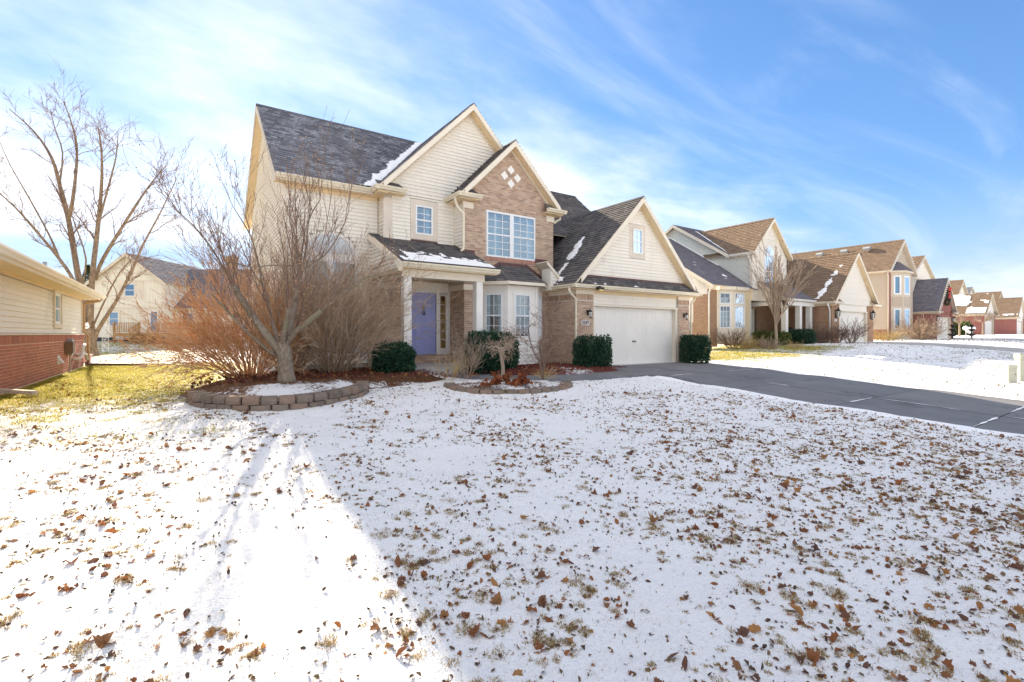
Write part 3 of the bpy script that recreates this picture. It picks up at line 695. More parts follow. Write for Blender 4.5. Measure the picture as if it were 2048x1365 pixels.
# mulch beds against the house (gentle mounds)
def bed(name, outline, h, label, melt_fn, mat='mulch', step=0.1, top=None, kind='structure'):
    from mathutils.geometry import intersect_point_line
    xs = [p[0] for p in outline]; ys = [p[1] for p in outline]; n = len(outline)
    def inside(x, y):
        r = False; j = n - 1
        for i in range(n):
            (a, b), (c, d) = outline[i], outline[j]
            if (b > y) != (d > y) and x < (c - a) * (y - b) / (d - b) + a: r = not r
            j = i
        return r
    def dist(x, y):
        m = 9
        for i in range(n):
            a = Vector((*outline[i], 0)); b = Vector((*outline[(i + 1) % n], 0)); ab = b - a; t = max(0, min(1, (Vector((x, y, 0)) - a).dot(ab) / ab.length_squared)); m = min(m, (a + ab * t - Vector((x, y, 0))).length)
        return m
    mb = MB(); idx = {}; att = []
    nx = int((max(xs) - min(xs)) / step) + 2; ny = int((max(ys) - min(ys)) / step) + 2
    def vert(i, j):
        if (i, j) not in idx:
            x = min(xs) + i * step; y = min(ys) + j * step; e = dist(x, y) if inside(x, y) else 0
            z = zg(x, y) + (top if top is not None else 0.0) + h * sstep(0, 0.6, e) + (0.01 if top is not None or e > 0 else -0.03) + 0.02 * noise.noise(Vector((x * 5, y * 5, 1))) * (1 if e > 0.05 else 0)
            idx[(i, j)] = len(mb.v); mb.v.append((x, y, z)); att.append(melt_fn(x, y))
        return idx[(i, j)]
    for i in range(nx):
        for j in range(ny):
            if inside(min(xs) + (i + 0.5) * step, min(ys) + (j + 0.5) * step): mb.f.append((vert(i, j), vert(i + 1, j), vert(i + 1, j + 1), vert(i, j + 1)))
    o = mb.build(name, mat, None, True, kind=kind); o['label'] = label
    o.data.attributes.new('melt', 'FLOAT', 'POINT').data.foreach_set('value', att); return o
bed('mulch_bed', [(6.9, 12.4), (7.4, 11.5), (8.2, 10.85), (9.4, 10.65), (11.0, 10.7), (11.58, 10.8), (12.1, 11.3), (12.0, 12.48), (11.25, 12.5), (11.25, 13.95), (7.6, 13.95), (7.62, 12.4)], 0.10, 'red mulch bed under the bay window and garage corner',
    lambda x, y: 0.72 - 0.27 * sstep(0.0, 1.0, 1 - abs(x - 9.9) / 1.8) * (1 - sstep(11.6, 12.3, y)))
bed('mulch_bed', [(-0.1, 10.9), (0.2, 12.3), (1.5, 14.9), (2.2, 15.1), (5.2, 15.1), (5.2, 12.6), (5.7, 12.2), (5.75, 11.3), (5.0, 10.9), (3.6, 10.5), (2.6, 10.6), (1.0, 10.6)], 0.16, 'leaf strewn mulch bed under the big bare shrubs', lambda x, y: 0.62 if y > 10.9 else 0.5, mat='leaf_soil')

# ---- planters of retaining blocks
def planter(name, arc, courses, label, h=0.135):
    th = thing(name, (arc[0][0], arc[0][1], zg(*arc[0])), label, 'planter wall')
    P = []
    for i in range(len(arc) - 1):
        a = Vector(arc[max(i - 1, 0)]); b = Vector(arc[i]); c = Vector(arc[i + 1]); d = Vector(arc[min(i + 2, len(arc) - 1)])
        for k in range(30): t = k / 30; P.append(0.5 * ((2 * b) + (c - a) * t + (2 * a - 5 * b + 4 * c - d) * t * t + (3 * b - a - 3 * c + d) * t ** 3))
    P.append(Vector(arc[-1])); S_ = [0]
    for p, q in zip(P, P[1:]): S_.append(S_[-1] + (q - p).length)
    def pos(s_):
        for i in range(len(P) - 1):
            if S_[i + 1] >= s_: k = (s_ - S_[i]) / max(1e-6, S_[i + 1] - S_[i]); return P[i].lerp(P[i + 1], k), (P[i + 1] - P[i]).normalized()
        return P[-1], (P[-1] - P[-2]).normalized()
    for r in range(courses):
        s_ = 0.0 if r % 2 == 0 else 0.15
        while s_ < S_[-1] - 0.12:
            w = random.uniform(0.27, 0.33); w = min(w, S_[-1] - s_); p, d = pos(s_ + w / 2); nrm = Vector((d.y, -d.x)); dep = 0.20; yo = random.uniform(-0.012, 0.012) - 0.015 * r
            z0 = zg(p.x, p.y) - 0.075 + r * h; z1 = z0 + h - 0.006 + random.uniform(-0.006, 0.004) + (0.03 if r == 0 else 0.03); z0 += 0.03 if r else 0
            mb = MB(); hw = w / 2 - 0.006; k = []
            # rough split face: chamfered, uneven front; tapered back
            ff = [(-hw, 0.0), (-hw * 0.86, 0.035), (-hw * 0.2, 0.045 + random.uniform(0, 0.014)), (hw * 0.3, 0.04 + random.uniform(0, 0.016)), (hw * 0.88, 0.032), (hw, 0.0), (hw * 0.82, -dep), (-hw * 0.82, -dep)]
            lo = [(p.x + d.x * a + nrm.x * (b + yo), p.y + d.y * a + nrm.y * (b + yo)) for a, b in ff]
            n = 8; mid = z0 + h * random.uniform(0.4, 0.6)
            for zz, sc in ((z0, 0.0), (mid, 0.012), (z1, -0.006)):
                for (a, b), (x, y) in zip(ff, lo):
                    o = sc if b > 0.01 else 0; mb.v.append((x + nrm.x * o, y + nrm.y * o, zz))
            for l in range(2):
                for i in range(n): j = (i + 1) % n; mb.f.append((l * n + i, l * n + j, (l + 1) * n + j, (l + 1) * n + i))
            mb.f.append(tuple(range(2 * n, 3 * n))); mb.f.append(tuple(reversed(range(n))))
            mb.build('block', 'block', th); s_ += w
    return th, P
pl1, P1 = planter('retaining_planter', [(0.12, 10.55), (0.25, 9.9), (0.75, 9.2), (1.4, 8.95), (2.1, 9.05), (2.8, 9.5), (3.25, 10.15), (3.3, 10.5)], 2, 'two-course curved block planter around the big bare tree')
pl2, P2 = planter('retaining_planter', [(5.2, 10.35), (5.05, 9.7), (5.2, 9.05), (5.75, 8.75), (6.5, 8.6), (7.3, 8.65), (7.9, 8.95), (8.1, 9.25)], 1, 'low one-course curved block planter with red oak leaves')
bed('snowy_soil', [(p.x, p.y) for p in P1[::8]] + [(3.4, 11.0), (1.6, 11.3), (0.0, 10.9)], 0.12, 'snow covered soil inside the large planter', lambda x, y: 0.44 + 0.16 * sstep(9.9, 10.6, y) + 0.12 * (1 - sstep(0.5, 1.2, x)), step=0.08, top=0.145, mat='leaf_soil')
bed('snowy_soil', [(p.x, p.y) for p in P2[::8]] + [(7.5, 9.9), (6.6, 10.4), (5.9, 10.7)], 0.06, 'snow and soil inside the low planter', lambda x, y: 0.47 + 0.06 * noise.noise(Vector((x, y, 0))), step=0.08, top=0.05, mat='leaf_soil')

# ================================================================== MAIN HOUSE
H = thing('brick_house', (9.5, 16, 0), 'two-storey cream and pink-brick house with purple-blue front door', 'house')
VG, VF, VSD, VD, VM = 12.5, 14.0, 14.7, 15.05, 15.17
UL, UR = 2.43, 17.63
SL = (9.08 - 5.66) / (18.74 - 14.82)          # main slope
# --- main block, left wall (gable end facing -X)
wl = wall_sheet(left(UL), VM + .125, 22.12, -0.1, 5.6, (), parent=H)
MB(left(UL)).prism([(VM, 0, 5.6), (22.3, 0, 5.6), (18.74, 0, 8.85)], (0, -0.12, 0)).build('gable_wall', 'sheathing', H)
def gclip(z, a, b):
    if z < 5.7: return a, b
    k = (8.95 - z) / SL; return max(a, 18.74 - k), min(b, 18.74 + k)
clapboards(wl, left(UL), VM + 0.09, 22.2, 0.25, 8.9, clip=gclip)
MB(left(UL)).box(VM - 0.002, VM + 0.09, 0.003, 0.0295, 0.2, 5.49).build('corner_board', 'trim_light', H)
MB(left(UL)).box(VM, 22.3, 0.0, 0.02, -0.1, 0.25).build('foundation', 'concrete', H)
# front left wall with tall round-headed window
WPAL = [(3.0, 3.55, 0.6, 3.35), (3.65, 4.5, 0.6, 3.35), (4.6, 5.0, 0.6, 3.35)]
pal_hole = (2.95, 4.55, 0.5, 3.4)
fw = wall_sheet(front(VM), UL, 5.25, -0.1, 5.6, [pal_hole], parent=H)
clapboards(fw, front(VM), UL + 0.09, 5.2, 0.25, 5.45, [(2.93, 4.57, 0.4, 3.55)] + [(3.75 - 0.82 * math.cos(math.asin(min(1, (k * 0.04 + 0.02) / 0.72))), 3.75 + 0.82 * math.cos(math.asin(min(1, (k * 0.04 + 0.02) / 0.72))), 3.55 + k * 0.04, 3.59 + k * 0.04) for k in range(18)])
MB(front(VM)).box(UL - 0.03, UL + 0.09, 0.003, 0.032, 0.2, 5.49).build('corner_board', 'trim_light', H)
MB(front(VM)).box(UL + .092, 5.22, 0.0, 0.03, 5.38, 5.5).build('frieze_board', 'soffit', H)
MB(front(VM)).box(2.85, 4.65, 0.001, 0.02, 3.4, 3.55).build('window_casing', 'white_paint', H)
MB(front(VM)).box(UL, 5.25, 0.0, 0.02, -0.1, 0.25).build('foundation', 'concrete', H)
F_ = front(VM)
window(H, F_, 2.95, 3.72, 0.5, 3.4, 2, 3, 2, glass='glass_soft', curtain=[(3.0, 3.7, 'curtain', 0.6, 3.35)])
window(H, F_, 3.78, 4.55, 0.5, 3.4, 2, 3, 2, glass='glass_soft', curtain=[(3.8, 4.5, 'curtain', 0.6, 3.35)])
MB(F_).box(3.70, 3.80, 0.0, 0.03, 0.5, 3.4).build('mullion', 'white_vinyl', H)
arc = [(3.75 + 0.82 * math.cos(a), 0.004, 3.55 + 0.72 * math.sin(a)) for a in [math.pi * i / 20 for i in range(21)]]
ar = MB(F_).prism(arc, (0, 0.022, 0)).build('arched_window', 'white_paint', H)
arc2 = [(3.75 + 0.68 * math.cos(a), 0.03, 3.6 + 0.58 * math.sin(a)) for a in [math.pi * i / 20 for i in range(21)]]
MB(F_).prism(arc2, (0, 0.004, 0))  .build('pane', 'curtain', ar)
mm = MB(F_)
for a in (45, 90, 135): mm.prism([(3.75, 0.035, 3.6), (3.76, 0.035, 3.6), (3.76 + 0.66 * math.cos(R_(a)), 0.035, 3.6 + 0.57 * math.sin(R_(a))), (3.74 + 0.66 * math.cos(R_(a)), 0.035, 3.6 + 0.57 * math.sin(R_(a)))], (0, 0.008, 0))
mm.build('muntin', 'white_vinyl', ar)
# main roof
E0 = 14.82
mr = roof_slope(H, [(2.18, E0, 5.68), (11.5, E0, 5.68), (11.5, 18.74, 9.1), (2.18, 18.74, 9.1)], 'shingle_frost')
roof_slope(H, [(11.5, 22.66, 5.68), (2.18, 22.66, 5.68), (2.18, 18.74, 9.1), (11.5, 18.74, 9.1)], 'shingle', expo=0.3)
MB().prism([(2.16, 18.62, 9.02), (2.16, 18.74, 9.135), (2.16, 18.86, 9.02)], (9.3, 0, 0)).build('ridge_cap', 'shingle', H)
gutter(H, (2.18, E0 - 0.005, 5.55), (4.86, E0 - 0.005, 5.55), (0, -1))
MB().box(2.18, 5.26, E0, VM, 5.50, 5.53).build('soffit', 'soffit', H)
MB().box(2.18, 4.95, E0 - 0.003, E0 + 0.02, 5.5, 5.67).build('fascia', 'trim_light', H)
board(H, (2.175, E0 - 0.1, 5.59), (2.175, 18.74, 9.065), 0.19, 0.03, (-1, 0), mat='trim')
board(H, (2.175, 22.7, 5.59), (2.175, 18.74, 9.065), 0.19, 0.03, (-1, 0), mat='trim')
MB().prism([(2.18, E0, 5.52), (2.18, 18.74, 8.92), (2.44, 18.74, 8.92), (2.44, E0, 5.52)], (0, 0, -0.02)).build('rake_soffit', 'soffit', H)
MB().prism([(2.18, 22.66, 5.52), (2.18, 18.74, 8.92), (2.44, 18.74, 8.92), (2.44, 22.66, 5.52)], (0, 0, -0.02)).build('rake_soffit', 'soffit', H)
# right, lower block behind the garage
roof_slope(H, [(11.4, 15.3, 5.25), (16.85, 15.3, 5.25), (16.85, 18.74, 8.26), (11.4, 18.74, 8.26)], 'shingle')
roof_slope(H, [(16.85, 22.2, 5.25), (11.4, 22.2, 5.25), (11.4, 18.74, 8.26), (16.85, 18.74, 8.26)], 'shingle', expo=0.3)
MB().prism([(11.4, 18.62, 8.19), (11.4, 18.74, 8.30), (11.4, 18.86, 8.19)], (5.47, 0, 0)).build('ridge_cap', 'shingle', H)
wall_sheet(right(16.6), 15.3, 22.2, 0, 5.2, (), parent=H, mat='siding')
MB(right(16.6)).prism([(15.4, 0, 5.2), (22.1, 0, 5.2), (18.74, 0, 8.15)], (0, -0.12, 0)).build('gable_wall', 'siding', H)
wall_sheet(frame((0, 22.25, 0), (1, 0), (0, 1)), UL + 0.01, 16.6, 0, 5.5, (), parent=H, mat='siding')
wall_sheet(right(11.45), 15.3, 22.2, 5.0, 5.6, (), parent=H, mat='siding')
MB(right(11.45)).prism([(15.0, 0, 5.6), (22.3, 0, 5.6), (18.74, 0, 8.9)], (0, -0.1, 0)).build('gable_wall', 'siding', H)

# --- siding gable over the entry
SG = (9.05 - 5.68) / (8.28 - 4.95)
sw_hole = (6.30, 6.91, 4.42, 5.36); sc_hole = (6.12, 7.09, 4.2, 5.54)
sw = wall_sheet(front(VSD), 5.256, 11.4, 2.9, 5.6, [sw_hole], parent=H)
MB(front(VSD)).prism([(5.256, 0, 5.6), (11.4, 0, 5.6), (8.28, 0, 8.82)], (0, -0.12, 0)).build('gable_wall', 'sheathing', H)
def g2(z, a, b):
    if z < 5.7: return max(a, 5.28), b
    k = (8.98 - z) / SG; return max(a, 8.28 - k), min(b, 8.28 + k)
clapboards(sw, front(VSD), 5.5, 7.72, 3.95, 5.62, [sc_hole])
clapboards(sw, front(VSD), 5.2, 11.3, 5.64, 8.95, clip=g2, mat='siding')
MB(front(VSD)).box(5.22, 5.52, 0.003, 0.035, 3.9, 5.45).build('pilaster', 'trim_taupe', H)
rw = wall_sheet(left(5.256), VSD + .125, VM, 3.2, 5.6, (), parent=H)
clapboards(rw, left(5.256), VSD + 0.0, VM - 0.09, 3.9, 5.45)
MB(left(5.256)).box(VM - 0.09, VM - 0.02, 0.003, 0.03, 3.2, 5.5).build('corner_board', 'trim_light', H)
MB(left(5.256)).box(VSD - 0.035, VM - 0.02, 0.0, 0.03, 5.4, 5.55).build('frieze_board', 'soffit', H)
window(H, front(VSD), *sw_hole, 2, 2, 2, 0.05, curtain=[(6.72, 6.88, 'curtain', 4.45, 5.3)])
casing(H, front(VSD), *sw_hole, 0.175, 'trim_taupe')
MB(front(VSD)).box(6.16, 7.05, 0.0, 0.045, 4.08, 4.22).build('flashing', 'flashing', H)
lp = [(4.95, 14.35, 5.68), (4.95, 18.7, 5.68), (8.28, 18.7, 9.05), (8.28, 14.35, 9.05)]
roof_slope(H, [(4.95, 18.7, 5.68), (4.95, 14.35, 5.68), (8.28, 14.35, 9.05), (8.28, 18.7, 9.05)], 'shingle_frost')
roof_slope(H, [(11.61, 14.35, 5.68), (11.61, 18.7, 5.68), (8.28, 18.7, 9.05), (8.28, 14.35, 9.05)], 'shingle')
MB().prism([(8.16, 14.33, 8.97), (8.28, 14.33, 9.085), (8.40, 14.33, 8.97)], (0, 4.4, 0)).build('ridge_cap', 'shingle', H)
def rakes(P, pu, pz, ul, zl, ur, zr, v, wallv, w=0.20, mat='trim_light', end=0.0):
    board(P, (ul, v, zl), (pu, v, pz), w, 0.03, (0, -1), mat=mat); board(P, (pu, v - 0.001, pz), (ur, v - 0.001, zr), w, 0.03, (0, -1), mat=mat)
    for (a, b) in ((ul, zl), (ur, zr)):
        MB().prism([(a, v, b - w + 0.03), (pu, v, pz - w + 0.03), (pu, wallv, pz - w + 0.03), (a, wallv, b - w + 0.03)], (0, 0, -0.02)).build('rake_soffit', 'soffit', P)
        MB().prism([(a, wallv - 0.03, b - w + 0.01), (pu, wallv - 0.03, pz - w + 0.01), (pu, wallv - 0.03, pz - w - 0.10), (a, wallv - 0.03, b - w - 0.10)], (0, 0.028, 0)).build('frieze_board', 'trim', P)
rakes(H, 8.28, 9.03, 5.12, 5.83, 11.44, 5.83, 14.35, VSD)
# eave return at the left foot
def eave_return(P, u0, u1, v0, v1, z, side):
    MB().box(u0, u1, v0, v1, z - 0.16, z - 0.13).build('return_soffit', 'soffit', P)
    gutter(P, (u0 - 0.11 * (side < 0), v0, z - 0.12), (u1 + 0.11 * (side > 0), v0, z - 0.12), (0, -1))
    s_ = u1 if side < 0 else u0
    MB().prism([(u0 + 0.02, v0, z), (u1 - 0.02, v0, z), (u1 - 0.02 - (0.12 if side < 0 else 0), v1, z + 0.26), (u0 + 0.02 + (0.12 if side > 0 else 0), v1, z + 0.26)], (0, 0, -0.03)).build('return_roof', 'shingle', P)
eave_return(H, 4.95, 5.85, 14.35, VSD, 5.69, -1)
gutter(H, (4.95, E0 - 0.1, 5.55), (4.95, 14.25, 5.55), (-1, 0))
MB().box(4.95, 5.26, 14.36, E0, 5.50, 5.528).build('soffit', 'soffit', H)

# --- brick gable
U0, U1 = 7.72, 11.5
bw_hole = (8.57, 10.64, 3.81, 5.37)
bay_hole = (8.4, 10.85, 0.3, 2.85)
fa = wall_sheet(front(VF), U0, U1, -0.1, 5.72, [bw_hole, (8.5, 10.75, 0.5, 2.7)], mat='mortar', parent=H)
SB = 1.0
MB(front(VF)).prism([(U0, 0, 5.72), (U1, 0, 5.72), ((U0 + U1) / 2 - 0.03, 0, 7.62)], (0, -0.12, 0)).build('gable_wall', 'mortar', H)
def g3(z, a, b):
    if z < 5.75: return a, b
    k = 7.82 - z; return max(a, 9.575 - k), min(b, 9.575 + k)
DM = [(9.575, 6.92), (9.575, 6.44), (9.30, 6.68), (9.85, 6.68)]
bricks(fa, front(VF), U0, U1, 0.0, 7.7, [(8.55, 10.66, 3.68, 5.39), bay_hole], clip=g3)
rlk = MB(front(VF))
x = 8.55
rl = soldiers(fa, front(VF), 8.53, 10.70, 3.66, 0.14, 'brick_orange', 0.035)
for (du, dz) in DM:
    s_ = 0.155; MB(front(VF)).prism([(du, 0.01, dz - s_ * 1.05), (du + s_, 0.01, dz), (du, 0.01, dz + s_ * 1.05), (du - s_, 0.01, dz)], (0, 0.018, 0)).build('stone_diamond', 'white_paint', H)
# left return of the brick gable: siding above, brick at the entry
bl = wall_sheet(left(U0), VF + 0.125, VD + 0.1, -0.1, 5.7, (), mat='mortar', parent=H, th=0.1)
clapboards(bl, left(U0), VF + 0.1, VSD - 0.02, 3.9, 5.5)
MB(left(U0)).box(VSD - 0.08, VSD - 0.02, 0.003, 0.026, 3.9, 5.5).build('corner_board', 'trim_light', H)
MB(left(U0)).box(VF - 0.012, VF + 0.1, 0.003, 0.03, 3.9, 5.5).build('corner_board', 'trim_light', H)
bricks(bl, left(U0), VF, VD - 0.02, 0.3, 2.62)
MB(left(U0)).box(VF - 0.05, VD, 0.0, 0.05, 2.62, 2.8).build('frieze_board', 'trim_light', H)
MB(front(VF)).box(U0 - 0.05, U0 + 0.45, 0.0, 0.06, 2.62, 2.8).build('frieze_board', 'trim_light', H)
br = wall_sheet(right(U1), VF + .125, 15.4, 2.5, 5.7, (), mat='brick', parent=H, th=0.1)
ru, rz_ = 9.575, 7.88
roof_slope(H, [(7.415, 17.2, 5.72), (7.415, 13.7, 5.72), (ru, 13.7, rz_), (ru, 17.2, rz_)], 'shingle')
roof_slope(H, [(11.735, 13.7, 5.72), (11.735, 17.2, 5.72), (ru, 17.2, rz_), (ru, 13.7, rz_)], 'shingle')
MB().prism([(ru - .11, 13.68, 7.80), (ru, 13.68, 7.915), (ru + .11, 13.68, 7.80)], (0, 3.4, 0)).build('ridge_cap', 'shingle', H)
rakes(H, ru, 7.86, 7.57, 5.86, 11.58, 5.86, 13.7, VF)
eave_return(H, 7.415, 8.2, 13.7, VF, 5.73, -1); eave_return(H, 10.95, 11.735, 13.7, VF, 5.73, 1)
gutter(H, (7.415, VSD, 5.60), (7.415, 13.6, 5.60), (-1, 0)); MB().box(7.42, 7.73, 13.7, VSD, 5.55, 5.58).build('soffit', 'soffit', H)
gutter(H, (11.735, 13.6, 5.60), (11.735, 15.2, 5.60), (1, 0)); MB().box(11.49, 11.73, 13.7, 15.2, 5.55, 5.58).build('soffit', 'soffit', H)
MB(front(VF)).box(7.66, 8.05, 0.0, 0.05, 5.32, 5.53).build('frieze_block', 'trim_light', H); MB(front(VF)).box(11.15, 11.52, 0.0, 0.05, 5.32, 5.53).build('frieze_block', 'trim_light', H)
downspout(H, [(7.36, 13.95, 5.6), (7.36, 13.95, 5.5), (7.46, 14.0, 5.32), (7.66, 13.93, 5.12), (7.66, 13.93, 4.05), (7.62, 13.90, 3.92), (7.5, 13.8, 3.86)])
downspout(H, [(11.79, 13.95, 5.6), (11.79, 13.95, 5.48), (11.62, 14.0, 5.38), (11.55, 14.0, 5.3)])
cu = [(8.95, 9.12, 'curtain', 3.9, 5.3), (9.66, 9.85, 'curtain', 3.9, 5.3), (10.38, 10.55, 'curtain_blue', 3.9, 5.3), (8.63, 8.72, 'curtain_blue', 3.9, 5.3)]
window(H, front(VF), 8.57, 9.585, 3.81, 5.37, 3, 3, 2, 0.055, curtain=cu[:1] + cu[3:], deep=0.8); window(H, front(VF), 9.625, 10.64, 3.81, 5.37, 3, 3, 2, 0.055, curtain=cu[1:3], deep=0.8)
MB(front(VF)).box(9.575, 9.635, -0.05, 0.04, 3.81, 5.37).build('mullion', 'white_vinyl', H)

# --- bay window
BV = 13.4; A = Vector((8.35, VF, 0)); B = Vector((9.02, BV, 0)); C = Vector((10.28, BV, 0)); D = Vector((10.95, VF, 0))
def seg(a, b):
    r = (b - a); n = Vector((r.y, -r.x, 0)); return frame(a, (r.x, r.y), (n.x, n.y)), r.length
for i, (a, b) in enumerate(((A, B), (B, C), (C, D))):
    F, ln = seg(a, b); w0 = ln / 2 - (0.33 if i == 1 else 0.29); w1 = ln - w0
    bwall = wall_sheet(F, 0, ln, 0.05, 2.8, [(w0, w1, 1.05, 2.52)], mat='white_paint', parent=H, name='bay_wall', th=0.06)
    clapboards(bwall, F, 0.09, ln - 0.09, 0.12, 0.86, mat='white_paint')
    MB(F).box(0, 0.09, 0.001, 0.026, 0.05, 2.8).build('corner_board', 'white_paint', H); MB(F).box(ln - 0.09, ln, 0.001, 0.0255, 0.05, 2.8).build('corner_board', 'white_paint', H)
    MB(F).box(w0 - 0.07, w1 + 0.07, 0.0, 0.045, 0.93, 1.05).build('window_sill', 'white_paint', H)
    casing(H, F, w0, w1, 1.05, 2.52, 0.06, 'white_paint', 0.02)
    window(H, F, w0, w1, 1.05, 2.52, 2 if i != 1 else 3, 2, 2, 0.045, glass='glass_soft', curtain=[(w0 + .03, w1 - .03, 'curtain', 1.8, 2.5)], dark='room_wall', deep=0.5)
def bay_ring(o):
    return [Vector((8.35 - o * 1.1, VF, 0)), Vector((9.02 - o * 0.42, BV - o, 0)), Vector((10.28 + o * 0.42, BV - o, 0)), Vector((10.95 + o * 1.1, VF, 0))]
ring = bay_ring(0.28); inn = bay_ring(0.0)
mb = MB()
for (a, b) in zip(ring, ring[1:]):
    d = (b - a).normalized(); n = Vector((d.y, -d.x, 0)) * -0.03
    mb.prism([(a.x, a.y, 2.79), (b.x, b.y, 2.79), (b.x, b.y, 2.915), (a.x, a.y, 2.915)], n)
mb.build('bay_fascia', 'trim_light', H)
mb = MB()
for i in range(3): mb.prism([(*ring[i][:2], 2.79), (*ring[i + 1][:2], 2.79), (*inn[i + 1][:2], 2.79), (*inn[i][:2], 2.79)], (0, 0, 0.02))
mb.build('bay_soffit', 'trim_light', H)
T0, T1 = Vector((9.1, VF - 0.02, 3.55)), Vector((10.22, VF - 0.02, 3.55))
q = [Vector((p.x, p.y, 2.92)) for p in ring]
q[0].y = q[3].y = VF - 0.02
roof_slope(H, [q[0], q[1], T0], 'shingle', 0.03); roof_slope(H, [q[1], q[2], T1, T0], 'shingle', 0.03); roof_slope(H, [q[2], q[3], T1], 'shingle', 0.03)
mb = MB()
mb.prism([(9.05, VF - 0.05, 3.5), (10.27, VF - 0.05, 3.5), (10.25, VF - 0.05, 3.64), (9.07, VF - 0.05, 3.64)], (0, 0.035, 0))
mb.prism([(q[0].x, VF - 0.05, 2.95), (9.08, VF - 0.05, 3.54), (9.08, VF - 0.05, 3.65), (q[0].x, VF - 0.05, 3.06)], (0, 0.034, 0))
mb.prism([(q[3].x, VF - 0.05, 2.95), (10.24, VF - 0.05, 3.54), (10.24, VF - 0.05, 3.65), (q[3].x, VF - 0.05, 3.06)], (0, 0.034, 0))
mb.build('flashing', 'flashing', H)

# --- porch
mb = MB(); mb.box(4.95, 7.7, 12.35, VD, -0.1, 0.22); mb.build('porch_slab', 'concrete', H)
MB().box(6.1, 7.7, 14.55, VD + 0.02, 0.221, 0.46).build('brick_step', 'brick', H)
bricks(bpy.data.objects['brick_step'], front(14.55), 6.1, 7.7, 0.22, 0.45, mat='brick')
ew = wall_sheet(front(VD), 4.9, U0, -0.1, 3.2, [(6.26, 7.7, 0.4, 2.62)], mat='mortar', parent=H, th=0.15)
bricks(ew, front(VD), 5.2, 6.2, 0.22, 2.6)
bricks(ew, front(VD), 4.9, 5.2, 0.0, 2.6)
clapboards(ew, front(VD), 5.2, 7.7, 2.64, 3.1, h=0.15, proud=0.015)
MB(front(VD)).box(6.20, 6.29, 0.0, 0.06, 0.46, 2.6).build('door_jamb', 'white_paint', H)
MB(front(VD)).box(6.20, 7.71, 0.0, 0.055, 2.55, 2.66).build('door_head', 'white_paint', H)
MB(front(VD)).box(7.20, 7.30, 0.0, 0.06, 0.46, 2.55).build('door_jamb', 'white_paint', H)
MB(front(VD)).box(7.62, 7.71, 0.0, 0.06, 0.46, 2.55).build('door_jamb', 'white_paint', H)
door = MB(front(VD)).box(6.29, 7.20, -0.06, -0.02, 0.47, 2.55).build('front_door', 'door_blue', H)
for (a, b, c, d) in ((0.12, 0.40, 1.72, 1.95), (0.51, 0.79, 1.72, 1.95), (0.12, 0.40, 0.98, 1.62), (0.51, 0.79, 0.98, 1.62), (0.12, 0.40, 0.2, 0.83), (0.51, 0.79, 0.2, 0.83)):
    mb = MB(front(VD)); x0, x1, z0, z1 = 6.29 + a, 6.29 + b, 0.47 + c, 0.47 + d
    for (e, f, g, h) in ((x0, x1, z0, z0 + 0.022), (x0, x1, z1 - 0.022, z1), (x0, x0 + 0.022, z0 + .022, z1 - .022), (x1 - 0.022, x1, z0 + .022, z1 - .022)): mb.box(e, f, -0.021, -0.008, g, h)
    mb.box(x0 + 0.05, x1 - 0.05, -0.021, -0.01, z0 + 0.05, z1 - 0.05); mb.build('door_panel', 'door_blue', door)
MB(front(VD)).lathe((6.37, 0.02, 1.42), [(0.0, -0.03), (0.03, -0.015), (0.03, 0.015), (0.0, 0.03)], 10).build('door_knob', 'brass', door)
kn = MB(front(VD)); kn.lathe((6.745, 0.0, 2.05), [(0.0, -0.07), (0.035, -0.05), (0.05, 0.0), (0.03, 0.06), (0.0, 0.09)], 8); kn.build('knocker', 'brass', door)
kn = MB(front(VD)); kn.tube([(6.745 + 0.05 * math.sin(a), 0.02, 1.93 - 0.06 * (1 - math.cos(a))) for a in [6.283 * i / 12 for i in range(13)]], 0.016, 6); kn.build('knocker_ring', 'black_metal', door)
window(H, front(VD), 7.30, 7.62, 0.62, 2.52, 1, 6, 1, 0.05, 'glass_amber', dark='room_wall', mat='white_paint', name='sidelight', curtain=[(7.33, 7.6, 'blind', 0.65, 2.3)])
MB(front(VD)).box(7.30, 7.62, -0.02, 0.02, 0.46, 0.62).build('sidelight_panel', 'white_paint', H)
for u in (5.07, 7.37):
    MB().box(u, u + 0.22, 12.6, 12.82, 0.22, 2.74).build('porch_column', 'white_paint', H)
    MB().box(u - 0.02, u + 0.24, 12.58, 12.84, 0.22, 0.40).build('column_base', 'white_paint', H)
MB().box(5.0, 7.64, 12.57, 12.85, 2.74, 2.96).build('porch_beam', 'trim_light', H)
MB().box(5.0, 5.25, 12.851, VD, 2.74, 2.96).build('porch_beam', 'trim_light', H)
MB().box(5.25, 7.62, 12.851, VD, 2.90, 2.94).build('porch_ceiling', 'soffit', H)
PS = (4.18 - 3.10) / (VSD - 12.3)
pr = roof_slope(H, [(4.9, 12.3, 3.11), (7.95, 12.3, 3.11), (7.95, VSD - 0.03, 3.11 + PS * (VSD - .03 - 12.3)), (4.9, VSD - 0.03, 3.11 + PS * (VSD - .03 - 12.3))], 'shingle', single=290)
MB().prism([(4.9, VSD - 0.03, 4.14), (5.25, VSD - .03, 4.14), (5.25, VM - 0.03, 4.36), (4.9, VM - 0.03, 4.36)], (0, 0, -0.05)).build('roof_slope', 'shingle', H)
gutter(H, (4.88, 12.3, 2.98), (7.97, 12.3, 2.98), (0, -1)); MB().box(4.9, 7.95, 12.301, 12.57, 2.95, 2.975).build('soffit', 'soffit', H)
MB().box(4.9, 7.95, 12.30, 12.33, 2.96, 3.08).build('fascia', 'trim_light', H)
board(H, (4.9, 12.3, 3.08), (4.9, VM - .03, 4.34), 0.18, 0.03, (-1, 0))
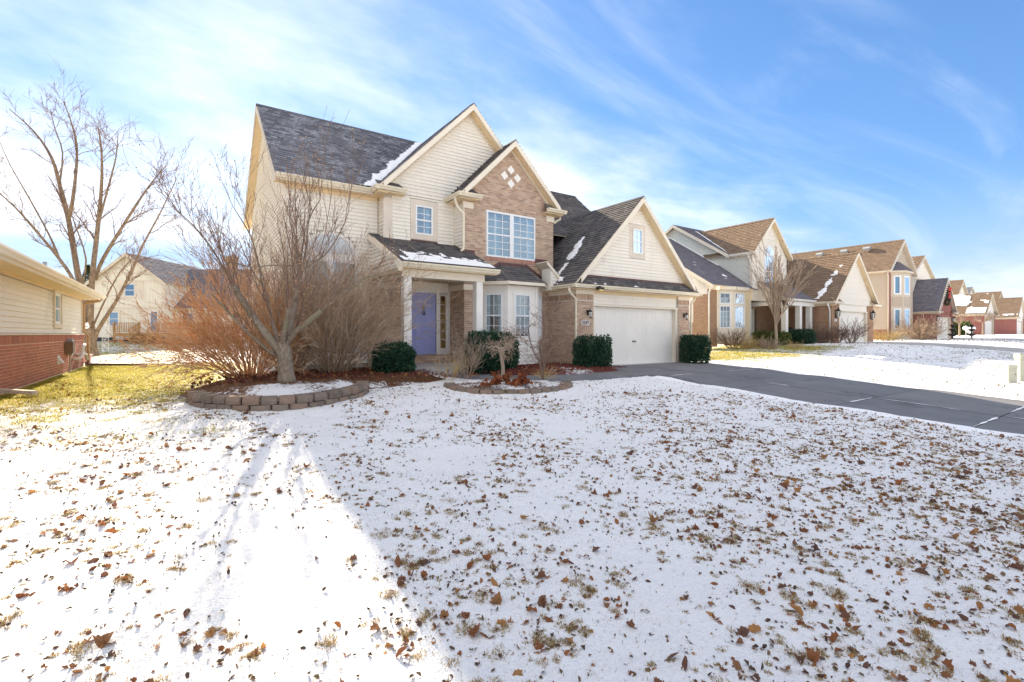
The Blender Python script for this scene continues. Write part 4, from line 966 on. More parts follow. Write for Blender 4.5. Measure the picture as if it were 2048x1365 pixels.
pw = MB(left(5.0)).prism([(12.5, 0, 2.97), (VM - 0.03, 0, 2.97), (VM - 0.03, 0, 4.28), (12.5, 0, 3.12)], (0, -0.05, 0)).build('porch_gable', 'sheathing', H)
clapboards(pw, left(5.0), 12.5, VM - 0.03, 2.98, 4.2, clip=lambda z, a, b: (max(a, 12.3 + (z - 3.02) / PS), b))
gutter(H, (4.9, VM - 0.1, 2.86), (4.9, 12.35, 2.86), (-1, 0), 'side_gutter'); MB().box(4.9, 5.0, 12.35, VM, 2.84, 2.86).build('soffit', 'soffit', H)
MB(front(VSD)).box(5.5, 6.15, 0.0, 0.03, 3.98, 4.2).build('flashing', 'flashing', H)
MB(front(VSD)).box(7.06, 7.7, 0.0, 0.03, 3.98, 4.2).build('flashing', 'flashing', H); MB(front(VF)).box(7.72, 8.1, 0.014, 0.04, 3.75, 3.95).build('flashing', 'flashing', H)
MB(left(U0)).prism([(13.9, 0.03, 3.7), (VSD, 0.03, 4.05), (VSD, 0.03, 4.22), (13.9, 0.03, 3.88)], (0, 0.005, 0)).build('flashing', 'flashing', H)

# --- garage
GL, GR = 11.3, 17.63; DL, DR = 12.12, 16.92
gs = wall_sheet(left(GL), VG + .125, VF - .002, -0.1, 2.65, (), mat='mortar', parent=H)
bricks(gs, left(GL), VG - 0.012, VF, 0.0, 2.35); soldiers(gs, left(GL), VG - 0.01, VF, 2.36, 0.2)
MB(left(GL)).box(VG - 0.03, VF, 0.0, 0.035, 2.56, 2.72).build('frieze_board', 'trim_light', H)
for (a, b, sg) in ((GL, DL, 170), (DR, GR, 125)):
    pw_ = wall_sheet(front(VG), a, b, -0.1, 2.65, (), mat='mortar', parent=H, name='pier_wall')
    bricks(pw_, front(VG), a, b, 0.0, 2.35, single=sg); soldiers(pw_, front(VG), a, b, 2.36, 0.2)
    MB(front(VG)).box(a - 0.036, b, 0.0, 0.04, 2.56, 2.72).build('frieze_board', 'trim_light', H)
wall_sheet(right(GR), VG + .125, 17, -0.1, 2.75, (), mat='brick_far_brown', parent=H)
gh = wall_sheet(front(VG + 0.06), DL, DR, 2.2, 2.72, (), parent=H, name='header_wall')
clapboards(gh, front(VG + 0.06), DL + 0.01, DR - 0.1, 2.24, 2.60, h=0.12); MB(front(VG + 0.06)).box(DL, DR, 0.0, 0.04, 2.60, 2.72).build('frieze_board', 'soffit', H)
MB(front(VG + 0.06)).box(DL, DR, 0.0, 0.05, 2.16, 2.23).build('door_head', 'trim_light', H)
for a, b in ((DL, DL + 0.09), (DR - 0.12, DR)): MB().box(a, b, VG + 0.04, VG + 0.25, -0.02, 2.16).build('garage_jamb', 'trim_light', H)
gd = MB(front(VG + 0.22)).box(DL + 0.09, DR - 0.12, -0.05, 0.0, 0.0, 2.16).build('garage_door', 'garage_white', H)
gw = (DR - 0.12 - DL - 0.09); sh = 2.16 / 4
for r in range(4):
    sec = MB(front(VG + 0.22)).box(DL + 0.09, DR - 0.12, 0.0, 0.012, r * sh + 0.006, (r + 1) * sh - 0.006).build('door_section', 'garage_white', gd)
    for c in range(8):
        x0 = DL + 0.09 + gw * c / 8 + 0.07; x1 = DL + 0.09 + gw * (c + 1) / 8 - 0.07; z0 = r * sh + 0.10; z1 = (r + 1) * sh - 0.10; mb = MB(front(VG + 0.22))
        for (e, f, g, h) in ((x0, x1, z0, z0 + 0.018), (x0, x1, z1 - 0.018, z1), (x0, x0 + 0.018, z0 + .018, z1 - .018), (x1 - 0.018, x1, z0 + .018, z1 - .018)): mb.box(e, f, 0.012, 0.0165, g, h)
        mb.box(x0 + 0.04, x1 - 0.04, 0.012, 0.016, z0 + 0.04, z1 - 0.04); mb.build('raised_panel', 'garage_white', gd)
MB(front(VG + 0.22)).box(14.43, 14.56, 0.02, 0.05, 0.86, 0.90).lathe((14.4, 0.03, 0.88), [(0, -.03), (0.03, -0.02), (0.03, 0.02), (0, 0.03)], 8).build('door_handle', 'black_metal', gd)
MB(front(VG + 0.22)).box(DL + 0.09, DR - 0.12, -0.02, 0.03, -0.03, 0.0).build('weather_strip', 'black_metal', gd)
# garage gable and roof
GS = (6.35 - 2.86) / (14.43 - 10.97)
gg_hole = (14.13, 14.66, 4.22, 5.15)
ggw = MB(front(VG)).prism([(11.2, 0, 3.0), (17.7, 0, 3.0), (14.43, 0, 6.2)], (0, -0.02, 0)).build('gable_wall', 'sheathing', H)
clapboards(ggw, front(VG), 11.0, 17.9, 3.18, 6.2, [(13.95, 14.84, 4.03, 5.33)], clip=lambda z, a, b: (max(a, 14.43 - (6.28 - z) / GS), min(b, 14.43 + (6.28 - z) / GS)), h=0.12)
window(H, front(VG - 0.03), 14.13, 14.66, 4.22, 5.15, 2, 2, 2, 0.05, deep=0.02, name='window'); casing(H, front(VG), 14.13, 14.66, 4.22, 5.15, 0.18, 'trim_taupe')
roof_slope(H, [(10.97, 17.2, 2.87), (10.97, 12.2, 2.87), (14.43, 12.2, 6.36), (14.43, 17.2, 6.36)], 'shingle')
roof_slope(H, [(17.89, 12.2, 2.87), (17.89, 17.2, 2.87), (14.43, 17.2, 6.36), (14.43, 12.2, 6.36)], 'shingle')
MB().prism([(14.31, 12.18, 6.27), (14.43, 12.18, 6.39), (14.55, 12.18, 6.27)], (0, 4.8, 0)).build('ridge_cap', 'shingle', H)
rakes(H, 14.43, 6.34, 11.25, 3.13, 17.61, 3.13, 12.2, VG, 0.22)
roof_slope(H, [(10.99, 12.19, 2.87), (17.87, 12.19, 2.87), (17.5, VG - 0.03, 3.2), (11.36, VG - 0.03, 3.2)], 'shingle', 0.03, expo=0.12, name='pent_roof')
MB(front(VG)).box(11.4, 17.45, 0.02, 0.04, 3.16, 3.25).build('flashing', 'flashing', H)
gutter(H, (10.86, 12.19, 2.74), (18.0, 12.19, 2.74), (0, -1)); MB().box(10.97, 17.89, 12.2, VG, 2.70, 2.725).build('soffit', 'soffit', H)
gutter(H, (10.97, VF - 0.02, 2.74), (10.97, 12.08, 2.74), (-1, 0)); MB().box(10.98, GL + 0.02, 12.5, VF, 2.70, 2.725).build('soffit', 'soffit', H)
gutter(H, (17.89, 12.08, 2.74), (17.89, 17, 2.74), (1, 0)); MB().box(17.6, 17.89, 12.5, 17, 2.70, 2.725).build('soffit', 'soffit', H)
downspout(H, [(10.92, 12.42, 2.74), (10.92, 12.42, 2.62), (11.05, 12.44, 2.5), (11.22, 12.44, 2.38), (11.22, 12.44, 0.22), (11.26, 12.38, 0.12), (11.75, 12.22, 0.08)])
downspout(H, [(17.95, 12.42, 2.74), (17.95, 12.42, 2.65), (17.8, 12.44, 2.52), (17.70, 12.44, 2.44), (17.70, 12.44, 0.1)])
# cricket between brick gable and garage roof
cp = [(10.66, 13.3, 3.74), (10.66, VF - .02, 3.74), (11.6, VF - .02, 2.92), (11.6, 13.3, 2.92)]
roof_slope(H, [(11.6, 13.3, 2.92), (11.6, VF - .02, 2.92), (10.66, VF - .02, 3.74), (10.66, 13.3, 3.74)], 'shingle')
MB(front(13.34)).prism([(10.84, 0, 2.72), (11.75, 0, 2.72), (11.75, 0, 2.78), (10.84, 0, 3.50)], (0, -0.5, 0)).build('cricket_wall', 'siding', H)
clapboards(bpy.data.objects['cricket_wall'], front(13.34), 10.86, 11.6, 2.84, 3.5, clip=lambda z, a, b: (a, min(b, 10.84 + (3.50 - z) / 0.8)))
board(H, (10.64, 13.3, 3.73), (11.6, 13.3, 2.90), 0.12, 0.03, (0, -1)); MB(front(VF)).box(10.62, 11.2, 0.014, 0.05, 3.72, 3.9).build('flashing', 'flashing', H)
# lamps, number plaque, floodlight
def wall_lantern(u, z, label):
    t_ = thing('wall_lantern', (u, VG - 0.02, z), label, 'lantern'); F = front(VG)
    MB(F).box(u - 0.05, u + 0.05, 0.012, 0.035, z - 0.05, z + 0.12).build('back_plate', 'black_metal', t_)
    MB(F).tube([(u, 0.03, z + 0.06), (u, 0.1, z + 0.14), (u, 0.15, z + 0.12)], 0.012, 6).build('arm', 'black_metal', t_)
    MB(F).lathe((u, 0.15, z), [(0.035, -0.12), (0.06, 0.05)], 8).build('glass_shade', 'frosted_lamp', t_)
    MB(F).lathe((u, 0.15, z), [(0.075, 0.05), (0.04, 0.10), (0.01, 0.14)], 8).build('cap', 'black_metal', t_)
    MB(F).lathe((u, 0.15, z), [(0.02, -0.16), (0.045, -0.135), (0.045, -0.12)], 8).build('finial', 'black_metal', t_)
    mb = MB(F)
    for a in range(4): c, s2 = math.cos(a * 1.5708 + .78), math.sin(a * 1.5708 + .78); mb.tube([(u + 0.037 * c, 0.15 + 0.037 * s2, z - 0.12), (u + 0.062 * c, 0.15 + 0.062 * s2, z + 0.05)], 0.006, 4)
    mb.build('bars', 'black_metal', t_)
wall_lantern(11.83, 1.88, 'black wall lantern above the house number'); wall_lantern(17.28, 1.90, 'black wall lantern on the far garage pier')
pq = thing('number_plaque', (11.7, VG, 1.47), 'pale stone plaque reading 2597 on garage pier', 'number plaque')
MB(front(VG)).box(11.51, 11.90, 0.01, 0.035, 1.465, 1.65).build('plate', 'plaque', pq)
tx = bpy.data.curves.new('number', 'FONT'); tx.body = '2597'; tx.size = 0.16; tx.align_x = 'CENTER'; tx.align_y = 'CENTER'; tx.extrude = 0.003; tx.offset = 0.002; tx.materials.append(MATS['ink'])
_t = bpy.data.objects.new('tmp', tx); S.collection.objects.link(_t); bpy.context.view_layer.update(); _m = bpy.data.meshes.new_from_object(_t.evaluated_get(bpy.context.evaluated_depsgraph_get())); bpy.data.objects.remove(_t); bpy.data.curves.remove(tx)
to = link('number', _m, pq); to.location = (11.705, VG - 0.038, 1.557); to.rotation_euler = (R_(90), 0, 0)
fl = thing('floodlight', (11.95, 12.0, 2.72), 'small black floodlight under the garage gutter corner', 'floodlight')
MB().box(11.85, 12.1, 11.95, 12.1, 2.70, 2.78).build('hood', 'black_metal', fl); MB().box(11.88, 12.07, 11.955, 12.09, 2.66, 2.70).build('lamp_face', 'brass', fl); MB().box(11.95, 12.0, 12.0, 12.19, 2.78, 2.82).build('bracket', 'black_metal', fl)

# snow lying on the roofs: uneven sheets a few centimetres thick
def snow_sheet(P, O, X, Y, w, h, fn, step=0.06, th=0.03, name='snow_patch'):
    """cells of the roof plane kept where fn(x, y) > 0"""
    O, X, Y = Vector(O), Vector(X).normalized(), Vector(Y).normalized(); n = X.cross(Y); n = n if n.z > 0 else -n; mb = MB(); idx = {}
    def vt(i, j):
        if (i, j) not in idx:
            k = max(0.0, min(1.0, fn(i * step, j * step) * 4)); q_ = O + X * i * step + Y * j * step + n * (0.012 + th * k); idx[(i, j)] = len(mb.v); mb.v.append(tuple(q_))
        return idx[(i, j)]
    for i in range(int(w / step)):
        for j in range(int(h / step)):
            if fn((i + .5) * step, (j + .5) * step) > 0: mb.f.append((vt(i, j), vt(i + 1, j), vt(i + 1, j + 1), vt(i, j + 1)))
    if mb.f: return mb.build(name, 'snow', P, True)
def nn(x, y, s=3.0, o=0): return noise.noise(Vector((x * s, y * s, o))) + 0.5 * noise.noise(Vector((x * s * 2.3, y * s * 2.3, o + 4)))
snow_sheet(H, (4.95, 12.32, 3.125), (1, 0, 0), (0, 1, PS), 2.95, 1.7, lambda x, y: 0.80 - y / (1.25 - 0.12 * x) + 0.62 * nn(x, y * 2.0, 3.4, 1) - 0.35 * (x < 0.25) - 0.1 * (math.sin(y * 43) > 0.4), 0.045)
def val(x, y): return 1
# valley snow beside the siding gable, on the main slope
yv = Vector((0, 1, SL)).normalized(); 
def vs_main(x, y):        # x from u=3.9, y up the slope from the eave ; valley line where z equals the gable slope
    u = 3.9 + x; v = E0 + y * yv.y; z = 5.68 + (v - E0) * SL; uv = 4.95 + (z - 5.68) / SG; d = uv - u
    return 0.36 + 0.16 * nn(u, v, 2.2, 2) - 0.02 * y - d if d > -0.05 else -1
snow_sheet(H, (3.9, E0, 5.70), (1, 0, 0), yv, 4.6, 5.1, vs_main, 0.06, 0.05)
gx = Vector((1, 0, GS)).normalized()
snow_sheet(H, (11.2, 13.2, 3.12), (0, 1, 0), gx, 1.6, 2.6, lambda x, y: 0.11 + 0.10 * nn(x, y, 2.5, 5) - abs(x - 0.32 - 0.16 * y) - 0.8 * (0.95 < y < 1.12) + (0.1 if 1.2 < y < 2.2 else 0), 0.04, 0.04)
snow_sheet(H, (12.2, 12.3, 4.1), (0, 1, 0), gx, 2.2, 3.1, lambda x, y: 0.3 * nn(x, y * 1.3, 3, 8) - 0.18 - 3 * max(0, 2.05 - y) - 4 * max(0, y - 2.5) - 2 * abs(x - 1.1), 0.04, 0.02)
snow_sheet(H, (11.2, 12.2, 2.885), (1, 0, 0), (0, 0.3, 0.32), 6.4, 0.16, lambda x, y: 0.5 * nn(x, y, 2.0, 11) - y * 3 - 0.02, 0.03, 0.02)
snow_sheet(H, (4.4, 14.72, 5.67), (1, 0, 0), (0, 1, 0.1), 0.75, 0.3, lambda x, y: 0.2 + 0.3 * nn(x, y, 6, 3), 0.03, 0.06)
snow_sheet(H, (11.0, 13.0, 2.9), (0, 1, 0), gx, 0.5, 0.4, lambda x, y: 0.1 + 0.4 * nn(x, y, 5, 6), 0.03, 0.05)
# ================================================================== NEIGHBOUR ON THE LEFT (single storey, red brick base)
LU = -2.9
Q = thing('ranch_house', (-8, 15, 0), 'single-storey house with red brick base and cream siding at the frame edge', 'house')
Fq = right(LU)
whole = (18.2, 19.05, 1.45, 2.32)
qb = wall_sheet(right(LU + 0.06), 8.0, 22.85, -0.1, 1.13, (), parent=Q, mat='mortar_pink')
bricks(qb, right(LU + 0.06), 13.4, 16.2, 0.02, 0.93, mat='brick_red', single=185, rz=R_(90))
bricks(qb, right(LU + 0.06), 16.2, 22.85, 0.02, 0.93, mat='brick_red'); bricks(qb, right(LU + 0.06), 8.0, 13.4, 0.02, 0.93, mat='brick_red')
soldiers(qb, right(LU + 0.06), 8.0, 22.85, 0.95, 0.19, 'brick_red')
MB(Fq).box(8.0, 22.85, 0.0, 0.10, 1.14, 1.18).build('brick_ledge', 'trim_taupe', Q)
qs = wall_sheet(Fq, 8.0, 22.8, 1.18, 2.5, [whole], parent=Q)
clapboards(qs, Fq, 8.0, 22.7, 1.19, 2.36, [(18.07, 19.18, 1.32, 2.5)])
MB(Fq).box(22.7, 22.82, 0.003, 0.04, 1.18, 2.4).build('corner_board', 'trim', Q)
window(Q, Fq, *whole, 1, 1, 2, 0.07, curtain=[(18.3, 18.95, 'curtain_blue', 1.5, 2.3)]); casing(Q, Fq, *whole, 0.12, 'trim_taupe', 0.06)
MB(Fq).box(8.0, 22.8, 0.0, 0.03, 2.34, 2.42).build('frieze_board', 'soffit', Q)
MB().box(LU, LU + 0.5, 7.6, 23.2, 2.40, 2.43).build('soffit', 'soffit', Q)
MB().box(LU + 0.5, LU + 0.53, 7.6, 23.2, 2.38, 2.55).build('fascia', 'trim_light', Q)
wall_sheet(frame((0, 22.8, 0), (1, 0), (0, 1)), -11.8, LU - .13, 0, 2.45, (), parent=Q, mat='siding'); wall_sheet(front(7.99), -11.8, LU - .13, 0, 2.45, (), parent=Q, mat='siding'); wall_sheet(left(-12), 8, 22.8, 0, 2.45, (), parent=Q, mat='siding')
e0, e1, ea, eb = LU + 0.52, -12.5, 7.6, 23.25; rg = -7.4; rz2 = 2.56 + (e0 - rg) * 0.42; hp = (e0 - rg) * 1.0
roof_slope(Q, [(e0, ea, 2.56), (e0, eb, 2.56), (rg, eb - hp, rz2), (rg, ea + hp, rz2)], 'shingle_sun_brown')
roof_slope(Q, [(e0, eb, 2.56), (e1, eb, 2.56), (rg, eb - hp, rz2)], 'shingle_sun_brown'); roof_slope(Q, [(e1, ea, 2.56), (e0, ea, 2.56), (rg, ea + hp, rz2)], 'shingle_sun_brown')
roof_slope(Q, [(e1, eb, 2.56), (e1, ea, 2.56), (rg, ea + hp, rz2), (rg, eb - hp, rz2)], 'shingle_sun_brown', expo=0.3)
gutter(Q, (e0 + 0.01, 7.5, 2.44), (e0 + 0.01, 23.3, 2.44), (1, 0), mat='trim_light')
downspout(Q, [(-2.35, 22.9, 2.45), (-2.4, 22.9, 2.36), (-2.75, 22.88, 2.28), (-2.84, 22.88, 2.2), (-2.84, 22.88, 1.25), (-2.72, 22.9, 1.1), (-2.72, 22.9, 0.12)], 0.05, 'downspout_tan')
vp = at(88, 524, 22); MB().tube([(-3.7, 22.0, 3.0), (-3.7, 22.0, 3.56)], 0.055, 10).build('roof_vent_pipe', 'galv', Q); MB().lathe((-3.7, 22.0, 3.14), [(0.16, -0.06), (0.07, 0.12)], 10).build('vent_boot', 'black_metal', Q)
snow_sheet(Q, (e0 - 0.1, 9, 2.60), (0, 1, 0), (-1, 0, 0.42), 13.8, 4.0, lambda x, y: 0.35 * nn(x, y, 0.9, 21) - 0.12, 0.12, 0.03)
mt = thing('utility_meter', (-2.75, 19.5, 0.6), 'grey utility meter box on the red brick wall', 'meter')
MB(right(LU + 0.06)).box(19.35, 19.7, 0.01, 0.20, 0.58, 0.93).build('box', 'brown_plastic', mt); MB(right(LU + 0.06)).box(19.72, 19.92, 0.01, 0.13, 0.52, 1.02).build('panel', 'galv', mt)
MB(right(LU + 0.06)).tube([(19.8, 0.07, 0.52), (19.8, 0.07, 0.0)], 0.02, 6).build('conduit', 'galv', mt)
dvv = thing('dryer_vent', (-2.8, 18.6, 0.4), 'white hooded dryer vent low on brick wall', 'vent'); MB(right(LU + 0.06)).prism([(18.4, 0.01, 0.32), (18.4, 0.01, 0.52), (18.4, 0.13, 0.34)], (0.22, 0, 0)).build('hood', 'pvc', dvv); MB(right(LU + 0.06)).box(18.36, 18.66, 0.005, 0.012, 0.30, 0.55).build('flange', 'pvc', dvv)
pv = thing('furnace_vent', (-2.7, 21.3, 0.4), 'white bent plastic furnace vent pipes by the corner', 'vent pipe')
Fp = right(LU + 0.06)
MB(Fp).tube([(20.6, 0.0, 0.36), (20.6, 0.14, 0.36), (20.75, 0.2, 0.4), (21.05, 0.2, 0.52), (21.1, 0.2, 0.7), (21.15, 0.2, 0.78), (21.5, 0.2, 0.8)], 0.045, 10).build('pipe', 'pvc', pv, True)
MB(Fp).tube([(21.0, 0.0, 0.5), (21.0, 0.14, 0.5), (21.4, 0.2, 0.5), (21.8, 0.2, 0.46), (21.9, 0.2, 0.34), (21.9, 0.22, 0.26)], 0.045, 10).build('pipe', 'pvc', pv, True)
ex = thing('downspout_extension', (-2.5, 12.55, 0.02), 'grey-brown downspout extension lying on the grass', 'downspout'); 
mb = MB(); p0, p1 = Vector((-2.95, 12.85, 0.10)), Vector((-2.2, 12.36, 0.045)); d = (p1 - p0).normalized(); n2 = Vector((-d.y, d.x, 0)) * 0.055
for k in range(24):
    a = p0.lerp(p1, k / 24); b = p0.lerp(p1, (k + 0.7) / 24); mb.prism([a - n2, a + n2, a + n2 * 0.9 + Vector((0, 0, 0.07)), a - n2 * 0.9 + Vector((0, 0, 0.07))], b - a)
mb.tube([p0 + Vector((0, 0, 0.033)), p1 + Vector((0, 0, 0.033))], 0.034, 8); mb.build('corrugated_tube', 'trim_taupe', ex)
ex2 = thing('downspout_extension', (-2.0, 23.0, 0.02), 'long brown downspout extension at the back corner', 'downspout'); MB().prism([(-2.75, 22.85, 0.03), (-2.75, 22.95, 0.03), (-2.75, 22.95, 0.11), (-2.75, 22.85, 0.11)], (1.75, -0.6, -0.03)).build('tube', 'brown_plastic', ex2); MB().box(-2.80, -2.70, 22.84, 22.96, 0.02, 0.18).build('elbow', 'brown_plastic', ex2)
c = at(167, 722, 19.5); bx = thing('plastic_tub', (c.x, c.y, 0), 'pink plastic tub at the foot of the tree', 'tub'); MB().prism([(c.x - .2, c.y - .15, 0.0), (c.x + .2, c.y - .15, 0.0), (c.x + .24, c.y - .18, 0.3), (c.x - .24, c.y - .18, 0.3)], (0.0, 0.34, 0)).build('tub', 'pink_plastic', bx); MB().box(c.x - .27, c.x + .27, c.y - .21, c.y + .19, 0.3, 0.34).build('lid', 'trim_taupe', bx)
c = at(173, 653, 21); sg = thing('hanging_sign', c, 'small white teardrop sign hanging in front of the trunk', 'sign')
Fs = frame(c, (RT.x, RT.y), (-FW.x, -FW.y)); MB(Fs).prism([(0.13 * math.cos(a), 0, 0.11 * math.sin(a) * (1.35 if math.sin(a) > 0.8 else 1)) for a in [6.283 * i / 20 for i in range(20)]], (0, 0.02, 0)).build('plate', 'white_vinyl', sg); MB(Fs).box(-0.09, 0.09, 0.02, 0.026, -0.03, 0.02).build('band', 'galv', sg); MB(Fs).tube([(0, 0.01, 0.14), (0.1, 0.0, 0.5)], 0.006, 4).build('hanger', 'black_metal', sg)
# white wire trellis arch with leafy scrolls
c = at(203, 721, 27.5); c.z = zg(c.x, c.y); Ft = frame(c, (RT.x, RT.y), (-FW.x, -FW.y)); tr = thing('garden_trellis', c, 'white filigree garden trellis standing beside the tree', 'trellis')
for xx, wd in ((-0.38, 0.12), (0.22, 0.36)):
    mb = MB(Ft)
    for e in (-wd / 2, wd / 2): mb.tube([(xx + e, 0, 0), (xx + e, 0, 1.45)], 0.012, 5)
    for k in range(150):
        x1 = xx + random.uniform(-wd / 2, wd / 2); z1 = random.uniform(0.02, 1.5); a = random.uniform(0, 6.28); l = random.uniform(0.03, 0.06)
        mb.poly([(x1, 0.0, z1), (x1 + l * math.cos(a), 0.02, z1 + l * math.sin(a)), (x1 + 1.6 * l * math.cos(a + .5), 0.0, z1 + 1.6 * l * math.sin(a + .5)), (x1 + l * math.cos(a + 1), -0.02, z1 + l * math.sin(a + 1))])
    mb.build('filigree_post', 'white_vinyl', tr)
MB(Ft).tube([(-0.4, 0, 1.42), (0.1, 0, 1.46), (0.4, 0, 1.45)], 0.025, 6).build('top_bar', 'white_vinyl', tr)

# ================================================================== HOUSE BEHIND (left background)
T = 37.0; KB = 37 / 47; bo = FW * T; bo.z = 0.70
def bframe(o): return lambda x, y, z: o + RT * (x * KB) - FW * (y * KB) + Vector((0, 0, z * KB))
Fb = bframe(bo)
Bk = thing('rear_house', Fb(-36, 0, 0), 'cream board-sided house with purple-brown roof beyond the back yard', 'house')
x0, x1, xp = -41.0, -33.8, -37.4
bhole = [(-38.3, -36.1, 4.25, 5.45), (-39.25, -38.3, 1.35, 2.75), (-35.3, -34.45, 0.7, 2.85)]
bw = wall_sheet(Fb, x0, x1, 0.0, 5.6, bhole, parent=Bk, mat='siding_back')
MB(Fb).prism([(x0, 0, 5.6), (x1, 0, 5.6), (xp, 0, 8.3)], (0, -0.12, 0)).build('gable_wall', 'siding_back', Bk)
x = x0 + 0.3
while x < x1:
    for (p, q_) in intervals(0.25, 5.55, x, x + 0.05, [(h[2] - .15, h[3] + .15, h[0] - .15, h[1] + .15) for h in bhole]): MB(Fb).box(x, x + 0.05, 0.001, 0.02, p, q_).build('batten', 'siding_back', Bk)
    x += 0.41
for z in (3.0, 5.65, 6.4): 
    k = 1.0 if z < 5.7 else (8.3 - z) / 2.7; MB(Fb).box(xp + (x0 - xp) * k, xp + (x1 - xp) * k, 0.002, 0.04, z, z + 0.2).build('belt_board', 'trim_taupe', Bk)
MB(Fb).box(x1 - 0.22, x1 + 0.02, 0.003, 0.045, 0.25, 5.6).build('corner_board', 'trim_taupe', Bk)
MB(Fb).box(x0, x1, 0.0, 0.02, -0.3, 0.25).build('foundation', 'room_dark', Bk)
for h in bhole[:2]: casing(Bk, Fb, *h, 0.18, 'trim_taupe', 0.05)
window(Bk, Fb, -37.75, -36.75, 4.25, 5.45, 1, 1, 2, 0.06, sub=False); 
for a in (-38.3, -36.7): MB(Fb).box(a, a + 0.58, 0.0, 0.05, 4.25, 5.45).build('shutter', 'trim_taupe', Bk)
window(Bk, Fb, *bhole[1], 1, 1, 2, 0.07, sub=False); window(Bk, Fb, *bhole[2], 1, 1, 1, 0.12, sub=False, name='back_door')
sl = (8.35 - 5.7) / 3.9
roof_slope(Bk, [Fb(x0 - .3, -10, 5.5), Fb(x0 - .3, 0.35, 5.5), Fb(xp, 0.35, 8.45), Fb(xp, -10, 8.45)], 'shingle_shade_navy', expo=0.22); roof_slope(Bk, [Fb(x1 + .3, 0.35, 5.5), Fb(x1 + .3, -10, 5.5), Fb(xp, -10, 8.45), Fb(xp, 0.35, 8.45)], 'shingle_shade_navy', expo=0.22)
for (a, b) in ((x0 - .3, xp), (x1 + .3, xp)):
    P0 = Fb(a, 0.35, 5.48); P1_ = Fb(b, 0.35, 8.43); MB().prism([P0, P1_, P1_ - Vector((0, 0, .25)), P0 - Vector((0, 0, .25))], -FW * 0.05).build('rake_board', 'trim', Bk)
xw = -27.0
Fw = bframe(bo + FW * 1.5 * KB)
wall_sheet(Fw, x1, xw, 0, 3.2, [(-33.2, -32.0, 0.8, 2.7)], parent=Bk, mat='siding_back')
casing(Bk, Fw, -33.2, -32.0, 0.8, 2.7, 0.2, 'trim_taupe', 0.05); window(Bk, Fw, -33.2, -32.0, 0.8, 2.7, 2, 1, 1, 0.08, sub=False); window(Bk, Fw, -30.6, -29.4, 0.8, 2.7, 2, 1, 1, 0.08, sub=False)
x = x1 + 0.3
while x < xw:
    if not (-33.4 < x < -31.8): MB(Fw).box(x, x + 0.05, 0.001, 0.02, 0.2, 3.1).build('batten', 'siding_back', Bk)
    x += 0.41
roof_slope(Bk, [Fb(x1 - .1, -1.1, 3.1), Fb(xw, -1.1, 3.1), Fb(xw, -6.5, 7.75), Fb(x1 - 2.0, -6.5, 7.75)], 'shingle_shade_navy', expo=0.22)
roof_slope(Bk, [Fb(xw, -12, 3.1), Fb(x1 - 2, -12, 3.1), Fb(x1 - 2, -6.5, 7.75), Fb(xw, -6.5, 7.75)], 'shingle_shade_navy', expo=0.4)
MB(Fw).box(x1, xw, -0.05, 0.5, 3.0, 3.12).build('eave_board', 'trim', Bk); MB(Fb).prism([(xw - .2, -1.5, 0), (xw - .2, -12, 0), (xw - .2, -12, 3), (xw - .2, -6.5, 7.6), (xw - .2, -1.5, 3)], (0.1, 0, 0)).build('gable_wall', 'siding_back', Bk)
MB(Fb).box(x0, x0 + .1, -10, -.13, 0, 5.6).build('side_wall', 'siding_back', Bk); MB(Fb).box(x1 - .1, x1, -10, -.13, 0, 5.6).build('side_wall', 'siding_back', Bk); MB(Fb).box(x0, x1, -10.1, -10, 0, 5.6).build('back_wall', 'siding_back', Bk); MB(Fb).box(x0, xw, -12.1, -12, 0, 3.2).build('back_wall', 'siding_back', Bk)
chm = MB(Fb).box(-31.2, -30.3, -6.4, -5.6, 6.5, 8.9).build('chimney', 'brick_far_brown', Bk); MB(Fb).box(-31.3, -30.2, -6.5, -5.5, 8.9, 9.05).build('chimney_cap', 'concrete', chm)
dk = thing('wooden_deck', Fb(-34, 2, 0), 'orange-brown wooden deck with stairs at the rear house', 'deck')
for k in range(20): MB(Fb).box(-36.3, -28.0, 0.1 + k * 0.15, 0.24 + k * 0.15, 0.62, 0.66).build('deck_board', 'wood', dk)
MB(Fb).box(-36.3, -28.0, 3.06, 3.1, 0.38, 0.62).build('rim_joist', 'wood', dk)
def rail(xa, xb, y, z=0.66):
    MB(Fb).box(xa, xb, y - 0.06, y + 0.06, z + 0.92, z + 0.96).build('rail', 'wood', dk); MB(Fb).box(xa, xb, y - 0.03, y + 0.03, z + 0.1, z + 0.15).build('rail', 'wood', dk)
    n = int((xb - xa) / 0.16)
    for k in range(n + 1): xx = xa + (xb - xa) * k / n; MB(Fb).box(xx - 0.025, xx + 0.025, y - 0.02, y + 0.02, z + 0.15, z + 0.92).build('baluster', 'wood', dk)
    for xx in (xa, xb): MB(Fb).box(xx - 0.06, xx + 0.06, y - 0.06, y + 0.06, 0, z + 1.02).build('post', 'wood', dk)
rail(-36.3, -34.0, 3.0); rail(-32.3, -30.3, 3.0); rail(-30.2, -28.2, 3.0)
for k in range(4): MB(Fb).box(-34.0, -32.4, 3.1 + k * 0.28, 3.42 + k * 0.28, 0.48 - k * 0.15, 0.53 - k * 0.15).build('tread', 'wood', dk); MB(Fb).box(-34.0, -32.4, 3.1 + k * 0.28, 3.13 + k * 0.28, 0.36 - k * 0.15, 0.48 - k * 0.15).build('riser', 'wood', dk)
